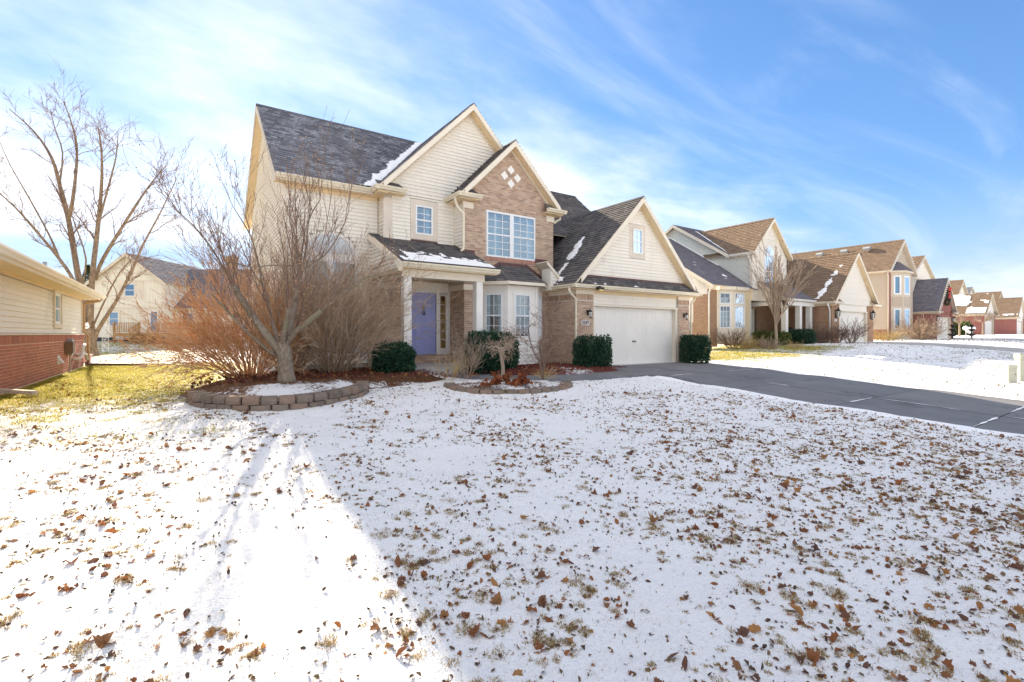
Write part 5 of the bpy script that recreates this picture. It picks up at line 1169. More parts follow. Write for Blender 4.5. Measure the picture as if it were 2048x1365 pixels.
for xx in (-34.0, -32.4):
    MB(Fb).prism([(xx, 3.05, 0.62), (xx, 4.2, 0.0), (xx, 4.2, 0.2), (xx, 3.05, 0.82)], (0.05, 0, 0)).build('stringer', 'wood', dk); MB(Fb).prism([(xx, 3.05, 1.58), (xx, 4.2, 0.95), (xx, 4.2, 1.02), (xx, 3.05, 1.65)], (0.06, 0, 0)).build('handrail', 'wood', dk); MB(Fb).box(xx, xx + .08, 4.14, 4.22, -0.1, 1.02).build('post', 'wood', dk)
    for k in range(6): y = 3.2 + k * 0.17; MB(Fb).box(xx + .01, xx + .05, y, y + 0.04, 0.62 - (y - 3.05) * .54, 1.56 - (y - 3.05) * .54).build('baluster', 'wood', dk)
ac = thing('air_conditioner', Fb(-37.4, 0.6, 0), 'grey air conditioner unit against the rear house', 'air conditioner'); MB(Fb).box(-37.8, -37.0, 0.3, 1.1, 0.0, 0.62).build('case', 'trim_taupe', ac); MB(Fb).lathe((-37.4, 0.7, 0.62), [(0.35, 0), (0.33, 0.05)], 14).build('fan_grille', 'black_metal', ac)
for k in range(5): MB(Fb).box(-37.78, -37.02, 1.1, 1.115, 0.08 + k * 0.11, 0.12 + k * 0.11).build('louvre', 'galv', ac)

# ================================================================== HOUSE NEXT DOOR ON THE RIGHT
def fz(v, z): return frame((0, v, z), (1, 0), (0, -1))
def lz(u, z): return frame((u, 0, z), (0, 1), (-1, 0))
def gable_front(P, u0, u1, v, ze, up, zp, z0, back, roofmat, wallmat, board_='trim_light', over=0.3, w=0.2, joined=True, holes=(), h=0.115, clap=True, rakes_=True, zb=None):
    """front gable: wall from zb up, roof slopes back to v = back"""
    F = fz(v, z0); zb = 0.0 if zb is None else zb
    wl_ = wall_sheet(F, u0, u1, zb, ze, holes, parent=P, mat=wallmat, name='front_wall') if ze > zb + .05 else None
    s1 = (zp - ze) / (up - u0)
    g_ = MB(F).prism([(u0, 0, ze), (u1, 0, ze), (up, 0, zp - 0.12)], (0, -0.1, 0)).build('gable_wall', wallmat, P)
    if clap: clapboards(g_, F, u0, u1, zb, zp, holes, wallmat, h, lambda z, a, b: (a, b) if z < ze else (max(a, up - (zp - .1 - z) / s1), min(b, up + (zp - .1 - z) / s1)), 0.03, joined)
    el, er = u0 - over, u1 + over; zl = z0 + ze - 0.02
    roof_slope(P, [(el, back, zl - over * s1 * .0), (el, v - over, zl), (up, v - over, z0 + zp), (up, back, z0 + zp)], roofmat, expo=0.2); roof_slope(P, [(er, v - over, zl), (er, back, zl), (up, back, z0 + zp), (up, v - over, z0 + zp)], roofmat, expo=0.2)
    mb = MB(); n = int((back - v + over) / 0.3)
    for k in range(n): y = v - over + k * 0.3; mb.prism([(up - .13, y, z0 + zp - .07), (up, y, z0 + zp + .05), (up + .13, y, z0 + zp - .07)], (0, 0.27, 0))
    mb.build('ridge_caps', roofmat, P, kind='stuff')
    if rakes_:
        board(P, (el + .05, v - over, zl + .02), (up, v - over, z0 + zp - .02), w, 0.04, (0, -1), mat=board_); board(P, (up, v - over - .001, z0 + zp - .02), (er - .05, v - over - .001, zl + .02), w, 0.04, (0, -1), mat=board_)
        for a in (el, er): MB().prism([(a, v - over, zl - w + .04), (up, v - over, z0 + zp - w), (up, v, z0 + zp - w), (a, v, zl - w + .04)], (0, 0, -0.02)).build('rake_soffit', 'soffit' if board_ != 'trim' else 'trim', P)
    return wl_ or g_
def garage_wing(P, u0, u1, d0, d1, v, z0, up, zp, back, brick, roofmat, wallmat, board_='trim_light', ze=2.8, side_back=None, doorh=2.15, doormat='garage_white', gable_brick=False, brown_soffit='soffit'):
    F = fz(v, z0)
    for (a, b) in ((u0, d0), (d1, u1)): wall_sheet(F, a, b, -0.2, 2.65, (), parent=P, mat=brick, name='pier_wall')
    wall_sheet(lz(u0, z0), v + .125, side_back or back, -0.2, 2.65, (), parent=P, mat=brick, name='side_wall'); wall_sheet(frame((u1, 0, z0), (0, 1), (1, 0)), v + .125, back, -0.2, 2.65, (), parent=P, mat=brick, name='side_wall')
    MB(lz(u0, z0)).box(v - .03, side_back or back, 0.0, 0.03, 2.5, 2.66).build('frieze_board', board_, P)
    hw = wall_sheet(fz(v + .06, z0), d0, d1, doorh + .06, 2.66, (), parent=P, mat=wallmat if not gable_brick else brick, name='header_wall')
    for a, b in ((d0, d0 + .1), (d1 - .12, d1)): MB(F).box(a, b, -0.28, -0.02, 0, doorh).build('garage_jamb', board_, P)
    MB(F).box(d0, d1, -0.2, -0.0, doorh, doorh + .07).build('door_head', board_, P)
    gd_ = MB(fz(v + .22, z0)).box(d0 + .1, d1 - .12, -0.05, 0, 0, doorh).build('garage_door', doormat, P)
    for r in range(4):
        MB(fz(v + .22, z0)).box(d0 + .1, d1 - .12, 0, 0.015, r * doorh / 4 + .01, (r + 1) * doorh / 4 - .01).build('door_section', doormat, gd_)
    g_ = gable_front(P, u0, u1, v, ze - 0.1, up, zp, z0, back, roofmat, brick if gable_brick else wallmat, board_, 0.3, 0.2, zb=2.66, clap=not gable_brick)
    gutter(P, (u0 - .3, v - .4, z0 + ze - .16), (u0 - .3, back, z0 + ze - .16), (-1, 0), mat=board_); MB().box(u0 - .3, u0 + .02, v - .3, back, z0 + ze - .2, z0 + ze - .17).build('soffit', brown_soffit, P)
    for a, b in ((u0 - .42, u0 + .9), (u1 - .9, u1 + .42)):
        gutter(P, (a, v - .3, z0 + ze - .16), (b, v - .3, z0 + ze - .16), (0, -1), mat=board_)
        roof_slope(P, [(a + .1, v - .31, z0 + ze - .03), (b - .05, v - .31, z0 + ze - .03), (b - .3, v - .02, z0 + ze + .27), (a + .3, v - .02, z0 + ze + .27)], roofmat, 0.03, name='return_roof')
    return F
def lantern2(P_, u, v, z, label, s=1.0):
    t_ = thing('wall_lantern', (u, v, z), label, 'lantern', None); F = fz(v, 0)
    MB(F).lathe((u, 0.16, z), [(0.03 * s, -0.2 * s), (0.07 * s, -0.16 * s), (0.11 * s, 0.12 * s), (0.12 * s, 0.14 * s)], 8).build('glass_shade', 'frosted_lamp', t_); MB(F).lathe((u, 0.16, z), [(0.14 * s, 0.14 * s), (0.06 * s, 0.24 * s), (0.02 * s, 0.34 * s)], 8).build('cap', 'black_metal', t_)
    mb = MB(F); mb.tube([(u, 0.0, z - .1 * s), (u, 0.1, z - .25 * s), (u, 0.16, z - .2 * s)], 0.02 * s, 6)
    for a in range(6): c_, s_ = math.cos(a * 1.047), math.sin(a * 1.047); mb.tube([(u + .07 * s * c_, .16 + .07 * s * s_, z - .16 * s), (u + .115 * s * c_, .16 + .115 * s * s_, z + .13 * s)], 0.012 * s, 4)
    mb.build('scroll_arm', 'black_metal', t_); MB(F).box(u - .05 * s, u + .05 * s, 0.0, 0.02, z - .22 * s, z + .02).build('back_plate', 'black_metal', t_)

Z2 = 0.57
A2 = thing('neighbour_house', (35, 18, Z2), 'beige two-storey house with brown brick piers next door', 'house')
garage_wing(A2, 36.05, 43.0, 37.16, 41.95, 14.5, Z2, 39.5, 6.35, 20.5, 'brick_far_brown', 'shingle_sun_brown', 'siding', side_back=18.5)
MB(fz(14.5, Z2)).box(36.35, 36.75, 0.0, 0.03, 1.4, 1.62).build('number_plate', 'plaque', A2)
downspout(A2, [(35.65, 14.6, Z2 + 2.6), (35.9, 14.62, Z2 + 2.35), (36.0, 14.62, Z2 + 2.2), (36.0, 14.62, Z2)], 0.05, 'white_paint')
lantern2(A2, 36.6, 14.5, Z2 + 1.95, 'large black lantern left of the neighbour garage door', 1.25); lantern2(A2, 42.5, 14.5, Z2 + 1.95, 'large black lantern right of the neighbour garage door', 1.25)
# two-storey front gable
h2 = [(32.75, 33.85, 3.75, 6.0)]
gable_front(A2, 31.2, 35.7, 17.3, 6.0, 33.45, 8.5, Z2, 23.2, 'shingle_sun_brown', 'siding', zb=2.8, holes=h2)
for a in (32.1, 34.25): MB(fz(17.3, Z2)).box(a, a + .28, 0.001, 0.045, 3.4, 7.3).build('pilaster', 'trim_light', A2)
window(A2, fz(17.3, Z2), *h2[0], 4, 3, 2, 0.07); ar_ = MB(fz(17.3, Z2)).prism([(33.3 + .62 * math.cos(a), 0.005, 6.0 + .62 * math.sin(a)) for a in [math.pi * i / 16 for i in range(17)]], (0, 0.04, 0)).build('arched_window', 'white_vinyl', A2)
MB(fz(17.3, Z2)).prism([(33.3 + .5 * math.cos(a), 0.05, 6.04 + .5 * math.sin(a)) for a in [math.pi * i / 16 for i in range(17)]], (0, 0.004, 0)).build('pane', 'glass', ar_)
mb = MB(fz(17.3, Z2))
for a in (40, 65, 90, 115, 140): c_, s_ = math.cos(R_(a)), math.sin(R_(a)); mb.tube([(33.3, 0.058, 6.04), (33.3 + .5 * c_, 0.058, 6.04 + .5 * s_)], 0.012, 4)
mb.build('muntin', 'white_vinyl', ar_)
MB(fz(17.3, Z2)).box(32.7, 33.9, 0, 0.06, 3.6, 3.75).build('window_sill', 'trim_light', A2)
gutter(A2, (30.9, 17.0, Z2 + 5.86), (30.9, 19.0, Z2 + 5.86), (-1, 0), mat='white_paint'); MB().box(30.9, 31.22, 17.0, 19.1, Z2 + 5.82, Z2 + 5.85).build('soffit', 'trim_light', A2)
downspout(A2, [(30.85, 17.4, Z2 + 5.85), (31.05, 17.42, Z2 + 5.6), (31.13, 17.42, Z2 + 5.4), (31.13, 17.42, Z2 + 3.6)], 0.05, 'white_paint')
# long side wall with gable end, main roof
sw2 = wall_sheet(lz(31.2, Z2), 17.425, 28.0, 0, 6.0, (), parent=A2, mat='siding_cool', name='side_wall')
MB(lz(31.2, Z2)).prism([(18.9, 0, 6.0), (27.9, 0, 6.0), (23.3, 0, 8.75)], (0, -0.1, 0)).build('gable_wall', 'siding_cool', A2)
clapboards(sw2, lz(31.2, Z2), 17.4, 27.9, 3.4, 8.7, (), 'siding_cool', 0.12, lambda z, a, b: (a, b) if z < 6 else (max(a, 23.3 - (8.72 - z) / .61), min(b, 23.3 + (8.72 - z) / .61)), 0.03, True)
roof_slope(A2, [(30.9, 18.75, Z2 + 6.0), (42.5, 18.75, Z2 + 6.0), (42.5, 23.3, Z2 + 8.9), (30.9, 23.3, Z2 + 8.9)], 'shingle_shade_navy', expo=0.2); roof_slope(A2, [(42.5, 27.9, Z2 + 6.0), (30.9, 27.9, Z2 + 6.0), (30.9, 23.3, Z2 + 8.9), (42.5, 23.3, Z2 + 8.9)], 'shingle_shade_navy', expo=0.4)
board(A2, (30.88, 18.75, Z2 + 5.98), (30.88, 23.3, Z2 + 8.88), 0.22, 0.04, (-1, 0)); board(A2, (30.88, 27.9, Z2 + 5.98), (30.88, 23.3, Z2 + 8.88), 0.22, 0.04, (-1, 0))
MB().box(31.3, 43, 27.9, 28.0, Z2, Z2 + 6).build('back_wall', 'siding', A2); MB().box(42.9, 43, 20.5, 28.0, Z2, Z2 + 6).build('side_wall', 'siding', A2)
# one-storey wing with bay
roof_slope(A2, [(26.0, 16.8, Z2 + 3.53), (29.7, 16.8, Z2 + 3.53), (31.2, 19.7, Z2 + 5.39), (31.2, 24.0, Z2 + 8.14), (26.0, 24.0, Z2 + 8.14)], 'shingle_shade_navy', expo=0.2)
roof_slope(A2, [(29.7, 16.8, Z2 + 3.53), (31.9, 17.29, Z2 + 3.53), (31.2, 19.7, Z2 + 5.39)], 'shingle_shade_navy', 0.03, expo=0.2)
board(A2, (25.98, 16.75, Z2 + 3.5), (25.98, 24.0, Z2 + 8.1), 0.2, 0.04, (-1, 0))
ww = wall_sheet(lz(26.3, Z2), 17.425, 27.5, -0.2, 3.3, (), parent=A2, mat='siding', name='side_wall'); MB(lz(26.3, Z2)).prism([(17.3, 0, 3.3), (27.5, 0, 3.3), (27.5, 0, 8.0), (24.1, 0, 7.85)], (0, -0.1, 0)).build('gable_wall', 'siding', A2)
clapboards(ww, lz(26.3, Z2), 17.35, 27.4, 1.3, 8.0, (), 'siding', 0.12, lambda z, a, b: (max(a, 16.8 + (z - 3.4) / .64), b), 0.03, True)
MB(lz(26.3, Z2)).box(17.3, 18.3, 0.03, 0.05, -0.1, 3.0).build('brick_veneer', 'brick_far_brown', A2); MB(lz(26.3, Z2)).box(18.3, 27.4, 0.03, 0.05, -0.1, 1.3).build('brick_veneer', 'brick_far_brown', A2)
wall_sheet(fz(17.3, Z2), 26.3, 27.25, -0.2, 3.3, (), parent=A2, mat='brick_far_brown', name='pier_wall')
downspout(A2, [(26.0, 16.95, Z2 + 3.45), (26.2, 17.1, Z2 + 3.25), (26.25, 17.22, Z2 + 3.1), (26.25, 17.22, Z2)], 0.05, 'white_paint')
b2 = [Vector((27.2, 17.3, 0)), Vector((28.2, 16.85, 0)), Vector((29.6, 16.85, 0)), Vector((30.2, 17.6, 0))]
for i in range(3):
    r = b2[i + 1] - b2[i]; n = Vector((r.y, -r.x, 0)); F = frame((b2[i].x, b2[i].y, Z2), (r.x, r.y), (n.x, n.y)); ln = r.length; m_ = 0.16 if ln > 0.97 else 0.25
    ho = [(m_, ln - m_, 0.95, 2.35), (m_, ln - m_, 2.45, 3.15)] if i < 2 else []
    wall_sheet(F, 0, ln, 0, 3.4, ho, parent=A2, mat='trim_light', name='bay_wall', th=0.06)
    for h in ho: window(A2, F, *h, 2 if h[2] > 2 else 3, 2 if h[2] > 2 else 4, 1, 0.07, glass='glass_soft', curtain=[(h[0] + .05, h[1] - .05, 'curtain', h[2] + .1, h[3] - .3)], deep=0.4)
    MB(F).box(0, ln, 0.0, 0.28, 3.3, 3.5).build('bay_fascia', 'trim_light', A2)
# porch and entry
wall_sheet(fz(18.4, Z2), 29.9, 36.0, -0.2, 3.3, [(32.3, 33.3, 0.2, 2.35)], parent=A2, mat='brick_far_brown', name='entry_wall')
d2 = MB(fz(18.4, Z2)).box(32.3, 33.3, -0.08, -0.02, 0.2, 2.35).build('front_door', 'white_paint', A2); MB(fz(18.4, Z2)).box(33.35, 33.7, 0.0, 0.03, 0.2, 2.35).build('sidelight', 'glass', A2); MB(fz(18.4, Z2)).box(32.4, 32.45, -0.02, 0.04, 1.2, 1.3).build('door_handle', 'black_metal', d2); MB(fz(18.4, Z2)).box(32.18, 32.3, 0, 0.05, 0.2, 2.45).box(33.3, 33.37, 0, 0.05, 0.2, 2.45).build('door_jamb', 'white_paint', A2)
roof_slope(A2, [(31.9, 15.4, Z2 + 2.85), (36.0, 15.4, Z2 + 2.85), (36.0, 17.28, Z2 + 4.08), (31.9, 17.28, Z2 + 4.08)], 'shingle_shade_navy', expo=0.2, name='porch_roof')
MB(lz(32.0, Z2)).prism([(15.5, 0, 2.7), (17.3, 0, 2.7), (17.3, 0, 4.0), (15.5, 0, 2.8)], (0, -0.08, 0)).build('porch_gable', 'siding', A2); board(A2, (31.88, 15.4, Z2 + 2.83), (31.88, 17.28, Z2 + 4.06), 0.18, 0.03, (-1, 0))
MB(fz(15.5, Z2)).box(32.0, 36.0, -0.25, 0.0, 2.45, 2.72).build('porch_beam', 'white_paint', A2); MB(lz(32.0, Z2)).box(15.5, 18.4, -0.2, 0.0, 2.45, 2.72).build('porch_beam', 'white_paint', A2)
gutter(A2, (31.85, 15.4, Z2 + 2.74), (35.7, 15.4, Z2 + 2.74), (0, -1), mat='white_paint'); MB().box(32.0, 36.0, 15.6, 18.4, Z2 + 2.72, Z2 + 2.75).build('porch_ceiling', 'soffit', A2)
for u in (32.05, 33.9, 35.35): MB().box(u, u + .3, 15.55, 15.85, Z2, Z2 + 2.46).build('porch_column', 'white_paint', A2)
MB().box(31.9, 36.0, 15.4, 18.4, Z2 - .2, Z2 + .12).build('porch_slab', 'concrete', A2)
ex3 = thing('electric_meter', (26.2, 18.6, Z2 + 1.0), 'pale electric meter box on the neighbour side wall', 'meter'); MB(lz(26.25, Z2)).box(18.45, 18.75, 0.0, 0.15, 0.85, 1.35).build('box', 'galv', ex3); MB(lz(26.25, Z2)).lathe((18.6, 0.16, 1.15), [(0.1, -0.08), (0.1, 0.08)], 12).build('dial', 'frosted_lamp', ex3); MB(lz(26.25, Z2)).tube([(18.55, 0.07, 0.85), (18.55, 0.07, 0.0)], 0.03, 6).build('conduit', 'galv', ex3)
bb = thing('barbecue_grill', (34.5, 16.5, Z2), 'black covered kettle grill on the neighbour porch', 'grill'); MB().lathe((34.5, 16.5, Z2 + .6), [(0.1, 0), (0.26, 0.12), (0.28, 0.25), (0.2, 0.4), (0.05, 0.46)], 12).build('kettle', 'black_metal', bb, True)
for k in range(3): a = k * 2.09; MB().tube([(34.5 + .1 * math.cos(a), 16.5 + .1 * math.sin(a), Z2 + .65), (34.5 + .25 * math.cos(a), 16.5 + .25 * math.sin(a), Z2 + .12)], 0.015, 5).build('leg', 'black_metal', bb)
# snow left in its valleys
gl = Vector((1, 0, (6.35 - 2.7) / 3.8)).normalized()
snow_sheet(A2, (36.0, 14.6, Z2 + 2.98), (0, 1, 0), gl, 1.9, 3.6, lambda x, y: 0.20 - 0.05 * y + 0.24 * nn(x, y, 2, 31) - abs(x - 0.75 + 0.12 * y), 0.07, 0.04)
snow_sheet(A2, (30.4, 16.9, Z2 + 3.62), (1, 0, 0), (0, 1, .64), 0.78, 8.2, lambda x, y: -0.02 + 0.25 * nn(x, y, 1.3, 33) + (0.22 if x > 0.5 else -0.1) - (3 if y < 3.2 else 0), 0.07, 0.04)
snow_sheet(A2, (27.5, 16.9, Z2 + 3.62), (1, 0, 0), (0, 1, .64), 2.6, 3.4, lambda x, y: 0.42 * nn(x, y * .6, 1.8, 35) - 0.22, 0.07, 0.03)
snow_sheet(A2, (31.0, 18.8, Z2 + 6.06), (1, 0, 0), (0, 1, .637), 1.8, 4.6, lambda x, y: 0.12 + 0.06 * nn(x, y, 2, 37) - abs(x - 0.1 - y * .38), 0.07, 0.04)

# ================================================================== THIRD HOUSE (tan, red brick, wreath)
Z3 = 0.66
A3 = thing('wreath_house', (60, 18, Z3), 'tan house with two-storey bay and red brick garage wearing a wreath', 'house')
garage_wing(A3, 62.5, 68.2, 62.95, 67.5, 15.8, Z3, 65.35, 6.25, 22, 'brick_far_red', 'shingle_shade_navy', 'siding_tan', 'trim', gable_brick=True, side_back=18.2)
gable_front(A3, 54.3, 60.9, 17.2, 6.4, 57.6, 9.6, Z3, 28, 'shingle_sun_brown', 'siding_tan', 'trim', h=0.2)
s3 = wall_sheet(lz(54.3, Z3), 17.325, 28, 0, 6.4, (), parent=A3, mat='siding_tan', name='side_wall'); clapboards(s3, lz(54.3, Z3), 17.2, 28, 0.9, 6.2, (), 'siding_tan', 0.2, None, 0.03, True)
MB(lz(54.3, Z3)).box(17.2, 28, 0.0, 0.05, -0.2, 0.9).build('brick_veneer', 'brick_far_red', A3); MB(fz(17.2, Z3)).box(54.3, 54.95, 0.0, 0.06, -0.2, 6.2).build('brick_pier', 'brick_far_red', A3)
gutter(A3, (54.0, 16.8, Z3 + 6.25), (54.0, 28, Z3 + 6.25), (-1, 0), mat='trim'); MB().box(54.0, 54.3, 16.9, 28, Z3 + 6.2, Z3 + 6.23).build('soffit', 'trim', A3)
downspout(A3, [(53.95, 17.1, Z3 + 6.2), (54.2, 17.12, Z3 + 5.9), (54.2, 17.12, Z3)], 0.07, 'trim')
b3 = [Vector((55.2, 17.2, 0)), Vector((56.0, 16.5, 0)), Vector((57.8, 16.5, 0)), Vector((58.6, 17.2, 0))]
for i in range(3):
    r = b3[i + 1] - b3[i]; n = Vector((r.y, -r.x, 0)); F = frame((b3[i].x, b3[i].y, Z3), (r.x, r.y), (n.x, n.y)); ln = r.length; m_ = 0.2
    ho = [(m_, ln - m_, 0.9, 2.9), (m_, ln - m_, 4.2, 6.0)]
    wall_sheet(F, 0, ln, 0, 6.3, ho, parent=A3, mat='trim', name='bay_wall', th=0.06)
    for h in ho: window(A3, F, *h, 1, 1, 1, 0.14, sub=False, curtain=[(h[0] + .1, h[1] - .1, 'curtain', h[2], h[3])])
    MB(F).box(0.1, ln - .1, 0.001, 0.03, 3.1, 4.0).build('bay_panel', 'siding_tan', A3); MB(F).box(-.1, ln + .1, 0.0, 0.25, 6.25, 6.42).build('bay_fascia', 'trim', A3)
roof_slope(A3, [(54.9, 17.2, Z3 + 6.45), (55.85, 16.25, Z3 + 6.45), (56.5, 17.15, Z3 + 7.4)], 'shingle_shade_navy', 0.03); roof_slope(A3, [(55.85, 16.25, Z3 + 6.45), (57.95, 16.25, Z3 + 6.45), (57.3, 17.15, Z3 + 7.4), (56.5, 17.15, Z3 + 7.4)], 'shingle_shade_navy', 0.03); roof_slope(A3, [(57.95, 16.25, Z3 + 6.45), (58.9, 17.2, Z3 + 6.45), (57.3, 17.15, Z3 + 7.4)], 'shingle_shade_navy', 0.03)
wall_sheet(lz(63.0, Z3), 18.325, 26, 2.5, 6.4, (), parent=A3, mat='siding_tan', name='side_wall')
gable_front(A3, 63.0, 70.6, 18.1, 6.4, 66.8, 9.0, Z3, 26, 'shingle_sun_brown', 'siding', 'trim', zb=2.6, h=0.2)
wall_sheet(fz(18.2, Z3), 60.9, 63.0, 0, 6.4, [(61.2, 62.6, 3.9, 5.7)], parent=A3, mat='siding_tan', name='front_wall'); window(A3, fz(18.2, Z3), 61.2, 62.6, 3.9, 5.7, 4, 4, 1, 0.1); 
roof_slope(A3, [(60.6, 17.9, Z3 + 6.35), (63.2, 17.9, Z3 + 6.35), (63.2, 22, Z3 + 8.6), (60.6, 22, Z3 + 8.6)], 'shingle_shade_navy', expo=0.2); gutter(A3, (60.8, 17.9, Z3 + 6.25), (71, 17.8, Z3 + 6.25), (0, -1), mat='trim')
MB().box(54.4, 70.5, 27.9, 28.0, Z3, Z3 + 6.4).build('back_wall', 'siding_tan', A3)
for k, y in enumerate((19.3, 21.3, 23.6)): MB().prism([(56.4, y, Z3 + 8.75), (56.9, y, Z3 + 9.2), (56.5, y, Z3 + 9.2), (56.2, y, Z3 + 9.0)], (0, 0.6, 0)).build('roof_vent', 'galv', A3)
lantern2(A3, 62.72, 15.8, Z3 + 2.0, 'dark lantern left of the wreath garage door', 1.2); lantern2(A3, 67.85, 15.8, Z3 + 2.0, 'dark lantern right of the wreath garage door', 1.2)
wr = thing('wreath', (65.35, 15.7, Z3 + 4.6), 'green wreath with red bow on red brick garage gable', 'wreath')
mb = MB()
for k in range(700):
    a = random.uniform(0, 6.283); b = random.uniform(0, 6.283); rr = 0.62 + 0.2 * math.cos(b); c_ = Vector((65.35 + rr * math.cos(a), 15.62 + 0.14 * math.sin(b), Z3 + 4.5 + rr * 1.25 * math.sin(a))); d = wob(Vector((math.cos(a) * math.cos(b), -.5, math.sin(a) * math.cos(b))), .5) * .13; e = d.orthogonal().normalized() * .04; mb.poly([c_ - e, c_ + d, c_ + e])
mb.build('ring', 'yew', wr)
mb = MB()
for s_ in (-1, 1):
    mb.prism([(65.6, 15.4, Z3 + 5.0), (65.6 + s_ * .45, 15.4, Z3 + 5.35), (65.6 + s_ * .5, 15.4, Z3 + 4.95)], (0, 0.12, 0)); mb.prism([(65.6, 15.42, Z3 + 5.0), (65.6 + s_ * .3, 15.42, Z3 + 4.2), (65.6 + s_ * .1, 15.42, Z3 + 4.2)], (0, 0.06, 0))
mb.build('bow', 'red_ribbon', wr)
mb = MB()
for (a, b) in (((54.0, 16.85, Z3 + 6.4), (57.6, 16.85, Z3 + 9.6)), ((57.6, 16.85, Z3 + 9.6), (61.2, 16.85, Z3 + 6.4)), ((62.7, 17.75, Z3 + 6.4), (66.8, 17.75, Z3 + 9.0)), ((62.2, 15.45, Z3 + 2.7), (65.35, 15.45, Z3 + 6.25))):
    a, b = Vector(a), Vector(b)
    for k in range(16): c_ = a.lerp(b, k / 16); mb.lathe((c_.x, c_.y - .06, c_.z - .12), [(0.02, -.07), (.055, 0), (.02, .06)], 6)
mb.build('string_lights', 'bulb', A3, kind='stuff')
def tier_planter(u, v, z, label):
    t_ = thing('tiered_urn', (u, v, z), label, 'urn')
    for k, (zz, r) in enumerate(((0.35, 0.42), (0.85, 0.32), (1.25, 0.24))): MB().lathe((u, v, z + zz), [(0.05, -0.1), (r * .5, -0.04), (r, 0.16), (r * .9, 0.17)], 12).build('bowl', 'black_metal', t_, True)
    MB().lathe((u, v, z), [(0.25, 0), (0.22, 0.06), (0.07, 0.12), (0.06, 1.2)], 10).build('stem', 'black_metal', t_)
tier_planter(62.9, 14.6, Z3 - .02, 'black tiered urn in front of the wreath garage door'); tier_planter(68.6, 14.4, Z3, 'black tiered urn right of the wreath garage door')
for k, px in enumerate((1932, 1939, 1945)):
    c_ = at(px, 672, 58 - k); c_.z = zg(c_.x, c_.y); t_ = thing('yard_ornament', c_, ('white round lollipop ornament nearest the bare sapling', 'small low white round ornament between two taller ones', 'white round lollipop ornament farthest from the sapling')[k], 'ornament'); MB().tube([c_, c_ + Vector((0, 0, .75 - .3 * (k == 1)))], 0.025, 5).build('stick', 'white_vinyl', t_); MB().lathe((c_.x, c_.y, c_.z + .95 - .3 * (k == 1)), [(0.05, -.3), (.3, -.1), (.3, .1), (.05, .3)], 10).build('ball', 'bulb', t_, True)

# ================================================================== FARTHER HOUSES
A4 = thing('pink_brick_house', (91, 20, 1.05), 'pink brick house with white garage gable past the wreath house', 'house')
garage_wing(A4, 88.0, 94.0, 88.6, 93.4, 17.3, 1.05, 91.0, 5.6, 24, 'brick_far_red', 'shingle_sun_brown', 'white_paint', 'trim')
gable_front(A4, 91.5, 97.5, 21, 5.2, 94.5, 8.0, 1.05, 28, 'shingle_sun_brown', 'siding', 'trim', h=0.3); wall_sheet(lz(91.5, 1.05), 21.125, 28, 2, 5.2, (), parent=A4, mat='siding_tan', name='side_wall'); MB().box(88, 97.5, 27.9, 28, 1, 6.2).build('back_wall', 'siding', A4)
gs4 = Vector((1, 0, (5.6 - 2.7) / 3.3)).normalized(); snow_sheet(A4, (87.8, 17.1, 1.05 + 2.85), (0, 1, 0), gs4, 6.6, 4.3, lambda x, y: 0.25 * nn(x, y, .8, 41) + 0.9 - abs(y - 2.6 - .1 * x) * 1.0 * (0.2 + .35 * (6.6 - x) * .4) if x > 2 else 0.3 * nn(x, y, 1, 43) - (0.1 if y > 1.2 else -0.2), 0.15, 0.04)
A5 = thing('red_brick_house', (116, 20, 1.1), 'far red brick house with snow on its dark roof at right edge', 'house')
garage_wing(A5, 114.0, 120.0, 114.6, 119.4, 18.5, 1.1, 117.0, 6.2, 25, 'brick_far_red', 'shingle_sun_brown', 'white_paint', 'trim'); MB().box(114, 120, 24.9, 25, 1, 4).build('back_wall', 'siding', A5)
snow_sheet(A5, (113.8, 18.3, 1.1 + 2.85), (0, 1, 0), Vector((1, 0, 1.06)), 6, 2.5, lambda x, y: 0.3 * nn(x, y, .9, 47) + 0.1 - abs(y - .6), 0.15, 0.04)
A6 = thing('grey_gabled_house', (128, 30, 1.1), 'distant two-storey house with broad grey gable behind the brick garages', 'house')
gable_front(A6, 122, 134, 27, 5.4, 128, 9.2, 1.1, 40, 'shingle_shade_navy', 'siding_cool', 'trim', h=0.35); wall_sheet(lz(122, 1.1), 27.125, 40, 0, 5.4, (), parent=A6, mat='siding_cool', name='side_wall'); roof_slope(A6, [(110, 29.5, 6.0), (122.5, 29.5, 6.0), (122.5, 34, 8.3), (110, 34, 8.3)], 'shingle_sun_brown', expo=0.3); roof_slope(A6, [(122.5, 38.5, 6.0), (110, 38.5, 6.0), (110, 34, 8.3), (122.5, 34, 8.3)], 'shingle_sun_brown', expo=0.5); wall_sheet(fz(30, 1.1), 110.5, 122, 0, 5, (), parent=A6, mat='siding_cool', name='front_wall'); wall_sheet(lz(110.5, 1.1), 30.125, 38, 0, 5, (), parent=A6, mat='siding_cool', name='side_wall'); MB(lz(110.5, 1.1)).prism([(30, 0, 5), (38, 0, 5), (34, 0, 7.1)], (0, -.1, 0)).build('gable_wall', 'siding_cool', A6)
for (u, v, lab) in ((142.0, 20.5, 'last brick house at the right edge with grey roof'), (170.0, 24.0, 'faint farthest house of the row at the right edge')):
    o = thing('far_house', (u, v, 1.1), lab, 'house'); garage_wing(o, u - 3, u + 3, u - 2.4, u + 2.4, v, 1.1, u, 6.2, v + 8, 'brick_far_red', 'shingle_sun_brown', 'siding', 'trim'); gable_front(o, u - 9, u - 2, v + 4, 5.6, u - 5.5, 8.6, 1.1, v + 12, 'shingle_sun_brown', 'siding_tan', 'trim', h=0.35)
